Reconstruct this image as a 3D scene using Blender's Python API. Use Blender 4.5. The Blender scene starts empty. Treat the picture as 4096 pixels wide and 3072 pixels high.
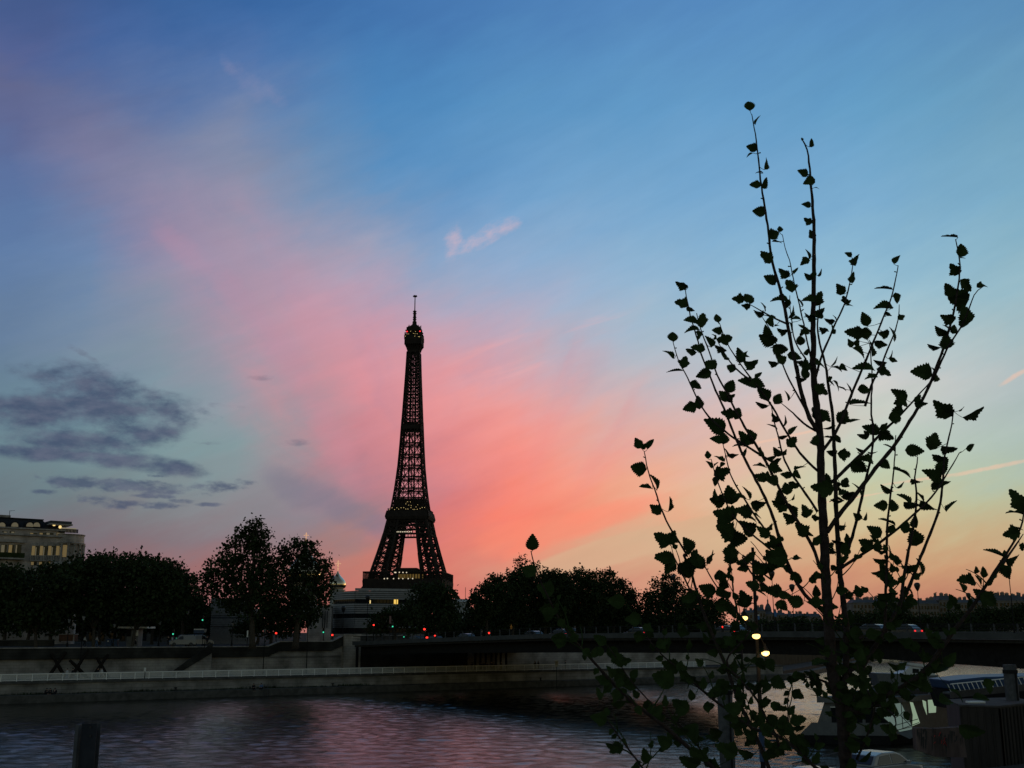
import bpy, math, random
import numpy as np
from mathutils import Vector, Matrix
R = math.radians
rng = np.random.default_rng(7)
random.seed(7)
S = bpy.context.scene
COL = S.collection

# ------------------------------------------------------------------ camera
F, H, YH = 4392.0, 9.8, 2530.0          # focal length in photo pixels, eye height above the water, horizon row
PITCH = math.atan((YH - 1536) / F)
cp, sp = math.cos(PITCH), math.sin(PITCH)
cam = bpy.data.cameras.new('camera')
cam.sensor_width = 36.0
cam.lens = 36.0 * F / 4096
cam.clip_start, cam.clip_end = 0.1, 30000
co = bpy.data.objects.new('camera', cam); COL.objects.link(co)
co.location = (0, 0, H); co.rotation_euler = (math.pi / 2 + PITCH, 0, 0)
S.camera = co
S.view_settings.view_transform = 'Standard'; S.view_settings.look = 'None'
S.view_settings.exposure = 0; S.view_settings.gamma = 1
S.cycles.max_bounces = 5; S.cycles.diffuse_bounces = 2; S.cycles.glossy_bounces = 3
S.cycles.transparent_max_bounces = 4

def ray(px, py):
    u, v = (px - 2048) / F, (1536 - py) / F
    return Vector((u, cp - sp * v, sp + cp * v))
def P(px, py, Y):
    d = ray(px, py); return Vector((0, 0, H)) + d * (Y / d.y)
def gp(px, py, z):
    d = ray(px, py); return Vector((0, 0, H)) + d * ((z - H) / d.z)
def zat(py, Y): return P(2048, py, Y).z
def mpp(py, Y): return (P(2049, py, Y) - P(2048, py, Y)).x     # metres per photo pixel
def xat(px, Y, py=2530): return P(px, py, Y).x
def proj(p):
    x, y, z = p[0], p[1], p[2] - H
    dep = y * cp + z * sp
    return 2048 + F * x / dep, 1536 - F * (z * cp - y * sp) / dep

# ------------------------------------------------------------------ sky (world): evening sky as a function of azimuth and elevation
def lin(c): return tuple((x / 255 / 12.92) if x / 255 <= 0.04045 else ((x / 255 + 0.055) / 1.055) ** 2.4 for x in c)
SKY = {
0: [(0,72,92,142),(200,88,98,146),(320,102,104,140),(420,98,104,146),(520,90,105,152),(620,88,112,162),(800,92,120,168),(1000,98,128,172),(1200,102,128,164),(1400,106,130,158),(1600,105,132,148),(1800,108,134,144),(2000,106,122,130),(2200,118,104,112),(2400,130,98,104)],
350: [(0,66,96,152),(200,76,106,164),(400,98,112,156),(560,120,120,154),(680,122,124,160),(800,112,126,166),(1000,112,138,178),(1200,116,140,172),(1400,122,142,164),(1600,112,142,158),(1800,112,140,148),(2000,114,124,128),(2100,120,116,124),(2200,122,106,112),(2400,140,98,102)],
700: [(0,58,100,160),(200,74,110,168),(400,98,124,172),(600,122,134,168),(800,144,138,166),(920,160,138,163),(1010,158,143,168),(1200,144,148,168),(1400,136,150,164),(1600,130,156,166),(1800,128,156,160),(2000,132,136,140),(2150,132,118,124),(2300,152,106,108),(2400,158,102,104)],
1050: [(0,60,106,168),(200,82,120,178),(400,112,134,176),(600,134,144,172),(800,148,150,174),(1000,166,149,171),(1150,179,146,166),(1300,178,148,167),(1400,170,148,166),(1600,152,152,164),(1800,138,154,160),(2000,140,140,146),(2150,141,125,133),(2300,166,116,113),(2400,172,112,106)],
1400: [(0,66,116,178),(200,72,128,188),(400,78,136,194),(600,88,144,198),(800,112,152,196),(900,142,154,184),(1000,164,160,182),(1150,192,160,178),(1300,212,150,164),(1500,216,144,154),(1700,198,134,146),(1900,178,126,140),(2000,144,130,144),(2120,138,122,131),(2200,172,130,120),(2400,200,116,104)],
1750: [(0,72,122,184),(400,84,144,200),(700,98,152,204),(900,118,158,204),(1000,136,166,204),(1150,162,168,194),(1300,194,164,182),(1450,220,156,164),(1600,230,150,152),(1800,226,138,138),(1950,214,130,134),(2100,212,120,120),(2250,220,124,110),(2400,214,120,108)],
2100: [(0,78,130,190),(400,94,152,204),(800,118,166,212),(1000,142,176,214),(1200,166,178,206),(1350,188,172,190),(1500,216,164,172),(1650,242,158,150),(1800,248,148,136),(1950,252,138,118),(2100,252,130,106),(2170,246,138,112),(2250,216,156,130),(2330,212,150,128),(2400,208,130,114)],
2500: [(0,86,138,196),(400,100,158,208),(800,124,172,214),(1100,148,184,216),(1300,166,188,208),(1500,188,182,190),(1650,208,176,176),(1800,228,172,156),(1950,244,166,136),(2050,240,158,128),(2120,216,176,144),(2200,208,176,144),(2300,212,160,130),(2400,212,142,120)],
3000: [(0,90,144,200),(400,104,160,208),(800,124,174,216),(1100,146,188,216),(1400,176,198,208),(1600,214,192,190),(1750,228,186,170),(1900,218,196,168),(2050,214,192,154),(2200,212,172,136),(2300,212,152,122),(2400,206,140,118)],
3500: [(0,92,146,198),(400,102,162,206),(800,126,176,214),(1100,150,192,216),(1350,178,204,212),(1550,208,206,202),(1700,196,206,194),(1850,188,206,186),(2000,202,200,160),(2150,208,178,136),(2280,206,152,116),(2400,196,132,108)],
4096: [(0,92,144,190),(400,112,162,196),(800,128,176,204),(1100,150,188,204),(1350,172,192,196),(1500,178,190,192),(1700,170,188,186),(1900,176,190,170),(2050,186,182,146),(2200,198,166,128),(2330,196,148,112),(2450,174,120,96)],
}
SX = sorted(SKY)
def sky_px(px, py):
    px = min(max(px, SX[0]), SX[-1]); py = min(max(py, -150), 2450)
    def colm(k):
        t = SKY[k]; ys = [r[0] for r in t]
        return np.array([np.interp(py, ys, [r[i] for r in t]) for i in (1, 2, 3)])
    for a, b in zip(SX, SX[1:]):
        if px <= b:
            w = (px - a) / (b - a); return colm(a) * (1 - w) + colm(b) * w
def dir_px(az, el):
    d = (math.sin(az) * math.cos(el), math.cos(az) * math.cos(el), math.sin(el))
    return proj((d[0], d[1], d[2] + H))
def px_dir(px, py):
    d = ray(px, py).normalized(); return math.atan2(d.x, d.y), math.asin(d.z)

W = bpy.data.worlds.new('World'); S.world = W; W.use_nodes = True
NT = W.node_tree; NT.nodes.clear()
def N(t, **kw):
    n = NT.nodes.new(t)
    for k, v in kw.items(): setattr(n, k, v)
    return n
def setin(n, i, v):
    if hasattr(v, 'is_output'): NT.links.new(v, n.inputs[i])
    else: n.inputs[i].default_value = v
def M(op, a, b=0.0, clamp=False):
    n = N('ShaderNodeMath', operation=op, use_clamp=clamp); setin(n, 0, a); setin(n, 1, b); return n.outputs[0]
def MIX(f, a, b):
    n = N('ShaderNodeMix', data_type='RGBA'); setin(n, 0, f); setin(n, 6, a); setin(n, 7, b); return n.outputs[2]
def STEP(x, lo, hi):
    n = N('ShaderNodeMapRange', interpolation_type='SMOOTHSTEP'); setin(n, 0, x); setin(n, 1, lo); setin(n, 2, hi); return n.outputs[0]
tc = N('ShaderNodeTexCoord'); sx = N('ShaderNodeSeparateXYZ'); NT.links.new(tc.outputs['Generated'], sx.inputs[0])
az = M('ARCTAN2', sx.outputs[0], sx.outputs[1]); el = M('ARCSINE', sx.outputs[2])
def NOISE(ca, ce, scale, detail=4, rough=.55, rot=0.0, seed=0.0, out=0):
    c = N('ShaderNodeCombineXYZ')
    a2 = M('ADD', M('MULTIPLY', az, math.cos(rot)), M('MULTIPLY', el, math.sin(rot)))
    e2 = M('SUBTRACT', M('MULTIPLY', el, math.cos(rot)), M('MULTIPLY', az, math.sin(rot)))
    setin(c, 0, M('MULTIPLY', a2, ca)); setin(c, 1, M('MULTIPLY', e2, ce)); setin(c, 2, seed)
    n = N('ShaderNodeTexNoise'); setin(n, 0, c.outputs[0]); n.inputs['Scale'].default_value = scale
    n.inputs['Detail'].default_value = detail; n.inputs['Roughness'].default_value = rough
    return n.outputs[out]
# thin streaky warp so that the cloud edges are feathered
w1 = M('SUBTRACT', NOISE(1, 2.6, 9, 5, .6, R(20), 1.3), .5)
w2 = M('SUBTRACT', NOISE(1, 3.0, 12, 5, .6, R(24), 7.1), .5)
azw = M('ADD', az, M('MULTIPLY', w1, .09)); elw = M('ADD', el, M('MULTIPLY', w2, .055))
A0, A1, E0, E1 = R(-26), R(26), R(0.0), R(36)
NCOL, NROW = 15, 25
fac = M('DIVIDE', M('SUBTRACT', elw, E0), E1 - E0, True)
acc = None
for i in range(NCOL):
    a = A0 + (A1 - A0) * i / (NCOL - 1)
    cr = N('ShaderNodeValToRGB'); setin(cr, 0, fac); els = cr.color_ramp.elements
    for j in range(NROW):
        e = E0 + (E1 - E0) * j / (NROW - 1)
        q = sky_px(*dir_px(a, e)); bl_ = max(0.0, (q[2] - q[0]) / 110.0)
        c = lin(q * (1 - np.array([.03, .035, .05]) * min(1, bl_))) + (1,)
        if j == 0: els[0].position, els[0].color = 0, c
        elif j == NROW - 1: els[-1].position, els[-1].color = 1, c
        else: els.new(j / (NROW - 1)).color = c
    if acc is None: acc = cr.outputs[0]
    else:
        da = (A1 - A0) / (NCOL - 1)
        acc = MIX(M('DIVIDE', M('SUBTRACT', azw, a - da), da, True), acc, cr.outputs[0])
def blob(px, py, rx, ry, tilt=0.0, sharp=1.0):
    a, e = px_dir(px, py); k = 1 / 4450
    da, de = M('SUBTRACT', az, a), M('SUBTRACT', el, e)
    ct, st = math.cos(tilt), math.sin(tilt)
    p = M('DIVIDE', M('ADD', M('MULTIPLY', da, ct), M('MULTIPLY', de, st)), rx * k)
    q = M('DIVIDE', M('SUBTRACT', M('MULTIPLY', de, ct), M('MULTIPLY', da, st)), ry * k)
    return M('SUBTRACT', 1.0, M('ADD', M('MULTIPLY', p, p), M('MULTIPLY', q, q)))
def UNION(bl):
    r = bl[0]
    for b in bl[1:]: r = M('SMOOTH_MAX', r, b); 
    return r
# grey evening clouds low over the rooftops
cn = M('SUBTRACT', NOISE(1, 1.9, 26, 7, .62, 0, 3.7), .5); cn2 = M('SUBTRACT', NOISE(1, 2.2, 60, 6, .6, 0, 6.1), .5)
low = UNION([blob(430,1560,330,74,R(-9)), blob(110,1640,230,78), blob(560,1705,200,62,R(-6)), blob(330,1765,270,46),
             blob(150,1815,260,30), blob(430,1838,300,34,R(-4)), blob(640,1862,180,38,R(-8)), blob(560,1640,230,64,R(-10)),
             blob(300,1620,260,60)])
low = M('ADD', low, M('MULTIPLY', cn, 4.0))
strip = UNION([blob(500,1943,340,30,R(-2)), blob(860,1948,110,24), blob(300,1935,140,26), blob(975,1925,66,14,R(-4)), blob(180,1968,66,13), blob(430,2012,120,24,R(-6)),
               blob(600,2020,130,17), blob(620,1985,100,10), blob(725,2005,50,11), blob(845,2018,66,9), blob(650,1905,60,8), ])
strip = M('ADD', strip, M('ADD', M('MULTIPLY', cn, 2.5), M('MULTIPLY', cn2, 4.0)))
mlow = STEP(low, -.5, 1.25); mstrip = STEP(strip, -.1, 1.3)
faint = M('ADD', UNION([blob(1050,1512,70,16), blob(1185,1768,80,18,R(6)), blob(330,1412,70,16,R(-25)), blob(900,1620,90,14), blob(830,1770,70,12)]), M('ADD', M('MULTIPLY', cn, 3.0), M('MULTIPLY', cn2, 4.0)))
acc = MIX(M('MULTIPLY', STEP(faint, .1, 1.8), .5), acc, lin((100, 104, 124)) + (1,))
cm = M('MAXIMUM', mlow, M('MULTIPLY', mstrip, .85))
shade = NOISE(1, 2.4, 30, 5, .6, 0, 9.4)
ccol = MIX(STEP(shade, .35, .68), lin((66, 79, 106)) + (1,), lin((94, 100, 122)) + (1,))
acc = MIX(M('MULTIPLY', cm, .90), acc, ccol)
# small rose wisps and the faint vapour trails
wn = M('SUBTRACT', NOISE(1, 1.8, 46, 7, .66, R(28), 5.5), .5)
wisp = UNION([blob(1975,925,130,42,R(32)), blob(2020,905,70,40,R(24)), blob(1812,975,44,90,R(-8)), blob(1880,985,90,36,R(20))])
acc = MIX(M('MULTIPLY', STEP(M('ADD', wisp, M('MULTIPLY', wn, 4.0)), -.1, 2.0), .66), acc, lin((214, 182, 192)) + (1,))
wisp = UNION([blob(990,330,120,44,R(-34)), blob(920,270,60,26,R(-40)), blob(1090,380,70,40,R(-30))])
acc = MIX(M('MULTIPLY', STEP(M('ADD', wisp, M('MULTIPLY', wn, 3.6)), -.3, 2.4), .34), acc, lin((150, 146, 176)) + (1,))
trail = UNION([blob(3980,1868,230,10,R(9)), blob(3700,1915,180,7,R(6)), blob(4060,1505,70,12,R(28)), blob(3420,1990,200,5,R(8)), blob(3130,1750,260,7,R(10))])
acc = MIX(M('MULTIPLY', STEP(M('ADD', trail, M('MULTIPLY', wn, 2.2)), -.1, 1.1), .5), acc, lin((246, 196, 168)) + (1,))
# feathered filaments fanning out of the glow behind the tower
ca, ce = px_dir(1980, 2420); da_, de_ = M('SUBTRACT', az, ca), M('SUBTRACT', el, ce)
th_ = M('ARCTAN2', de_, da_); rr_ = M('SQRT', M('ADD', M('MULTIPLY', da_, da_), M('MULTIPLY', de_, de_)))
def FAN(ft, fr, seed, rough=.6):
    c = N('ShaderNodeCombineXYZ'); setin(c, 0, M('ADD', M('MULTIPLY', th_, ft), M('MULTIPLY', w1, .9))); setin(c, 1, M('ADD', M('MULTIPLY', rr_, fr), M('MULTIPLY', w2, .5))); setin(c, 2, seed)
    n = N('ShaderNodeTexNoise'); setin(n, 0, c.outputs[0]); n.inputs['Scale'].default_value = 1; n.inputs['Detail'].default_value = 6; n.inputs['Roughness'].default_value = rough; return n.outputs[0]
plume = UNION([blob(1350,1450,560,520,R(-45)), blob(950,1050,520,330,R(-38)), blob(2150,1650,560,420)])
pm = STEP(plume, 0, .8)
acc = MIX(M('MULTIPLY', pm, M('MULTIPLY', STEP(FAN(5.5, 3.6, 1.7, .55), .45, .80), .40)), acc, MIX(STEP(el, R(4), R(22)), lin((250, 140, 128)) + (1,), lin((186, 148, 172)) + (1,)))
acc = MIX(M('MULTIPLY', pm, M('MULTIPLY', STEP(FAN(4.5, 5.0, 5.3, .5), .44, .84), .30)), acc, MIX(STEP(el, R(4), R(20)), lin((192, 128, 138)) + (1,), lin((112, 142, 180)) + (1,)))
edge = UNION([blob(740,1005,190,60,R(-34)), blob(960,1190,200,70,R(-44)), blob(1150,1440,220,80,R(-56)), blob(1330,1760,240,80,R(-62))])
acc = MIX(M('MULTIPLY', STEP(M('ADD', edge, M('MULTIPLY', wn, 1.6)), -.2, 1.3), .34), acc, MIX(STEP(el, R(7), R(19)), lin((214, 138, 150)) + (1,), lin((184, 142, 166)) + (1,)))
grey = UNION([blob(1330,2010,210,70,R(-28)), blob(1520,2100,140,60,R(-20)), blob(1180,1960,160,70,R(-30))])
acc = MIX(M('MULTIPLY', STEP(M('ADD', grey, M('MULTIPLY', wn, 1.2)), -.3, 1.2), .55), acc, lin((124, 120, 138)) + (1,))
rib = STEP(NOISE(.8, 7.0, 9, 5, .6, R(17), 2.2), .52, .75)
ribm = UNION([blob(2150,1420,520,240,R(18)), blob(2350,1750,420,160,R(12))])
acc = MIX(M('MULTIPLY', M('MULTIPLY', rib, STEP(ribm, 0, .9)), .34), acc, lin((246, 172, 170)) + (1,))
edge1 = UNION([blob(2330,2090,420,62,R(16)), blob(2080,2150,220,90,R(14))])
acc = MIX(M('MULTIPLY', STEP(M('ADD', edge1, M('MULTIPLY', wn, .8)), -.05, .8), .42), acc, lin((255, 140, 114)) + (1,))
edge2 = UNION([blob(2440,2205,400,62,R(15)), blob(2720,2140,260,60,R(13))])
acc = MIX(M('MULTIPLY', STEP(M('ADD', edge2, M('MULTIPLY', wn, .5)), -.02, .45), .62), acc, lin((213, 176, 142)) + (1,))
stk = NOISE(.7, 4.5, 14, 6, .62, R(22), 8.8)
gain = N('ShaderNodeMapRange'); setin(gain, 0, stk); gain.inputs[1].default_value = .25; gain.inputs[2].default_value = .75; gain.inputs[3].default_value = .968; gain.inputs[4].default_value = 1.03
vg = N('ShaderNodeVectorMath', operation='SCALE'); setin(vg, 0, acc); setin(vg, 3, gain.outputs[0]); acc = vg.outputs[0]
# away from the afterglow: clear dusk sky from the Sky Texture
sky = N('ShaderNodeTexSky', sky_type='NISHITA'); sky.sun_disc = False
SUN_EL, SUN_AZ = R(4.0), R(42)
sky.sun_elevation = SUN_EL; sky.sun_rotation = SUN_AZ
vm = N('ShaderNodeVectorMath', operation='SCALE'); setin(vm, 0, sky.outputs[0]); vm.inputs['Scale'].default_value = 0.125
DUSK = M('MAXIMUM', STEP(M('ABSOLUTE', az), R(34), R(80)), STEP(el, R(36), R(75)))
acc = MIX(DUSK, acc, vm.outputs[0])
bg = N('ShaderNodeBackground'); setin(bg, 0, acc); bg.inputs[1].default_value = 1.0
wo = N('ShaderNodeOutputWorld'); NT.links.new(bg.outputs[0], wo.inputs[0])

sl = bpy.data.lights.new('sun', 'SUN'); sl.energy = 0.12; sl.angle = R(12); sl.color = (1, .62, .38)
so = bpy.data.objects.new('sun', sl); COL.objects.link(so)
sd = Vector((math.sin(SUN_AZ) * math.cos(SUN_EL), math.cos(SUN_AZ) * math.cos(SUN_EL), math.sin(SUN_EL)))
so.rotation_euler = sd.to_track_quat('Z', 'Y').to_euler(); so.location = (30, 30, 60)

# ------------------------------------------------------------------ materials
MATS = {}
def mat(name, col, rough=.7, metal=0.0, vary=.25, scale=6.0, emit=None, estr=0.0, bump=0.0, streak=False):
    if name in MATS: return MATS[name]
    m = bpy.data.materials.new(name); m.use_nodes = True; nt = m.node_tree; b = nt.nodes['Principled BSDF']
    b.inputs['Base Color'].default_value = (*col, 1); b.inputs['Roughness'].default_value = rough; b.inputs['Metallic'].default_value = metal
    if rough > .84: b.inputs['Specular IOR Level'].default_value = .05
    if vary or bump:
        t = nt.nodes.new('ShaderNodeTexCoord'); n = nt.nodes.new('ShaderNodeTexNoise'); n.inputs['Scale'].default_value = scale
        n.inputs['Detail'].default_value = 6; n.inputs['Roughness'].default_value = .62
        mp = nt.nodes.new('ShaderNodeMapping'); nt.links.new(t.outputs['Object'], mp.inputs[0]); nt.links.new(mp.outputs[0], n.inputs['Vector'])
        if streak: mp.inputs['Scale'].default_value = (1, 1, .18)
        r = nt.nodes.new('ShaderNodeValToRGB'); e = r.color_ramp.elements
        e[0].position, e[1].position = .32, .7
        e[0].color = (*[c * (1 - vary) for c in col], 1); e[1].color = (*[min(1, c * (1 + vary * .7)) for c in col], 1)
        nt.links.new(n.outputs[0], r.inputs[0]); nt.links.new(r.outputs[0], b.inputs['Base Color'])
        if bump:
            bp = nt.nodes.new('ShaderNodeBump'); bp.inputs['Strength'].default_value = bump; bp.inputs['Distance'].default_value = .05
            nt.links.new(n.outputs[0], bp.inputs['Height']); nt.links.new(bp.outputs[0], b.inputs['Normal'])
    if emit:
        b.inputs['Emission Color'].default_value = (*emit, 1); b.inputs['Emission Strength'].default_value = estr
    MATS[name] = m; return m
def masonry(name, c1, c2, mortar, sx=1.2, sy=.45, bump=.4):
    m = bpy.data.materials.new(name); m.use_nodes = True; nt = m.node_tree; b = nt.nodes['Principled BSDF']; b.inputs['Roughness'].default_value = .9; b.inputs['Specular IOR Level'].default_value = .05
    t = nt.nodes.new('ShaderNodeTexCoord'); mp = nt.nodes.new('ShaderNodeMapping'); k = nt.nodes.new('ShaderNodeTexBrick')
    sep = nt.nodes.new('ShaderNodeSeparateXYZ'); cb = nt.nodes.new('ShaderNodeCombineXYZ'); ad = nt.nodes.new('ShaderNodeMath'); ad.operation = 'ADD'
    nt.links.new(t.outputs['Object'], sep.inputs[0]); nt.links.new(sep.outputs[0], ad.inputs[0]); nt.links.new(sep.outputs[1], ad.inputs[1])
    nt.links.new(ad.outputs[0], cb.inputs[0]); nt.links.new(sep.outputs[2], cb.inputs[1]); nt.links.new(cb.outputs[0], k.inputs['Vector'])
    k.inputs['Color1'].default_value = (*c1, 1); k.inputs['Color2'].default_value = (*c2, 1); k.inputs['Mortar'].default_value = (*mortar, 1)
    k.inputs['Scale'].default_value = 1; k.inputs['Brick Width'].default_value = sx; k.inputs['Row Height'].default_value = sy; k.inputs['Mortar Size'].default_value = .02
    n = nt.nodes.new('ShaderNodeTexNoise'); n.inputs['Scale'].default_value = .35; n.inputs['Detail'].default_value = 7
    nt.links.new(t.outputs['Object'], n.inputs['Vector'])
    mr = nt.nodes.new('ShaderNodeMapRange'); mr.inputs[1].default_value = .3; mr.inputs[2].default_value = .7; mr.inputs[3].default_value = .42; mr.inputs[4].default_value = 1.15
    nt.links.new(n.outputs[0], mr.inputs[0])
    mx = nt.nodes.new('ShaderNodeMix'); mx.data_type = 'RGBA'; mx.blend_type = 'MULTIPLY'; mx.inputs[0].default_value = 1
    nt.links.new(k.outputs[0], mx.inputs[6]); nt.links.new(mr.outputs[0], mx.inputs[7]); nt.links.new(mx.outputs[2], b.inputs['Base Color'])
    return m
STONE = masonry('quay_stone', (.45,.42,.385), (.385,.36,.335), (.24,.22,.2))
STONE2 = masonry('facade_stone', (.58,.52,.48), (.51,.455,.42), (.33,.29,.27), .9, .35)
QUAYB = masonry('quay_block', (.36,.345,.32), (.31,.295,.275), (.16,.15,.14), 2.3, .55)
DARKSTONE = masonry('dark_stone', (.055,.055,.05), (.045,.045,.042), (.03,.03,.03))  # darker stone tone; also carries the deck shade on the abutment wall
m_conc = mat('concrete', (.36,.34,.32), .9, 0, .4, 1.2, streak=True)
m_dconc = mat('dark_concrete', (.10,.10,.095), .9, 0, .4, 1.0)
m_asph = mat('asphalt', (.05,.05,.052), .9, 0, .3, 3)
m_soil = mat('ground_soil', (.045,.045,.035), .95, 0, .4, .4)
m_iron = mat('brown_iron', (.036,.030,.027), .86, 0, .3, .3)
m_dsteel = mat('dark_steel', (.022,.022,.024), .86, 0, .3, 2)
m_gsteel = mat('grey_steel', (.09,.095,.105), .86, 0, .35, 3)
m_white = mat('white_paint', (.72,.72,.70), .5, 0, .1, 8)
m_rail = mat('pale_rail_paint', (.88,.88,.85), .5, 0, .05, 5)
m_black = mat('black_paint', (.015,.015,.017), .5, 0, .2, 5)
m_glass = mat('dark_glass', (.012,.014,.017), .08, 0, 0)
m_zinc = mat('zinc_roof', (.03,.032,.037), .86, 0, .3, 1.5)
m_leaf = mat('tree_leaf', (.035,.05,.02), .88, 0, .45, .8)
m_leaf2 = mat('plane_leaf', (.035,.052,.022), .88, 0, .45, .6)
m_bark = mat('tree_bark', (.07,.06,.048), .95, 0, .4, 5, bump=.6)
m_sleaf = mat('sapling_leaf', (.030,.050,.015), .88, 0, .35, 14)
m_sbark = mat('sapling_bark', (.045,.034,.031), .88, 0, .4, 30, bump=.3)
m_gold = mat('gold_leaf', (.88,.70,.46), .16, 1.0, .1, 4)
m_clad = mat('pale_cladding', (.36,.345,.34), .6, 0, .2, 2)
m_glowwin = mat('glow_window', (.4,.35,.2), .4, 0, 0, 1, (1,.64,.24), .10)  # weak emission put in for the yellow sunset reflected in the panes
m_litwin2 = mat('bright_lit_window', (.4,.3,.1), .4, 0, 0, 1, (1,.62,.12), .95)
m_curtain = mat('window_curtain', (.5,.46,.36), .6, 0, .3, 9, (1,.75,.4), .06)  # fainter emission, same reflected glow on the dimmer panes
m_bulb = mat('warm_bulb', (1,.8,.4), .4, 0, 0, 1, (1,.72,.28), .9)
m_wbulb = mat('white_bulb', (1,.95,.8), .4, 0, 0, 1, (1,.9,.7), 1.4)
m_flood = mat('floodlight_lens', (1,.8,.4), .4, 0, 0, 1, (1,.60,.17), 3.0)
m_red = mat('red_light', (.8,.02,.02), .4, 0, 0, 1, (1,.03,.02), 2.6)
m_dred = mat('tail_light', (.6,.02,.02), .4, 0, 0, 1, (1,.02,.03), 1.1)
m_green = mat('green_light', (.02,.6,.4), .4, 0, 0, 1, (.06,.9,.5), 1.0)
m_beacon = mat('beacon_red', (.8,.02,.02), .4, 0, 0, 1, (1,.03,.04), 1.6)
m_cpaint = mat('white_car_paint', (.28,.29,.30), .25, 0, .05, 3)
m_spaint = mat('silver_car_paint', (.28,.29,.31), .3, .4, .05, 3)
m_dpaint = mat('dark_car_paint', (.03,.032,.04), .25, 0, .1, 3)
m_bluep = mat('blue_paint', (.012,.045,.125), .5, 0, .2, 3)
m_skin = mat('skin', (.42,.27,.2), .6, 0, .05, 9)
m_hair = mat('dark_hair', (.02,.015,.012), .6, 0, .2, 20)
m_cl_d = mat('dark_clothes', (.025,.026,.032), .85, 0, .2, 12)
m_cl_b = mat('blue_clothes', (.10,.17,.32), .85, 0, .2, 12)
m_cl_w = mat('pale_clothes', (.55,.55,.56), .85, 0, .1, 12)
m_brown = mat('rusty_container', (.035,.027,.024), .8, 0, .5, 1.2, streak=True)
m_roofg = mat('grey_sheet_roof', (.075,.07,.07), .86, 0, .3, 1.5)
m_plast = mat('stained_render', (.12,.088,.082), .9, 0, .6, 1.6, streak=True)
m_boatw = mat('boat_paint', (.13,.135,.14), .6, 0, .2, 2)
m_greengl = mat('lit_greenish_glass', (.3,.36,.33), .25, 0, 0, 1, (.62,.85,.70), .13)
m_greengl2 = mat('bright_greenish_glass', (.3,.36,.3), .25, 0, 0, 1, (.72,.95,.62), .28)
m_wood = mat('weathered_timber', (.022,.019,.017), .9, 0, .4, 6)
m_signb = mat('blue_sign', (.04,.16,.42), .5, 0, 0)
m_signr = mat('red_sign', (.5,.03,.03), .5, 0, 0)
m_orange = mat('orange_sign', (.65,.25,.03), .5, 0, .1, 5)
m_hill = mat('far_hill', (.03,.035,.03), .95, 0, .4, .02)

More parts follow.
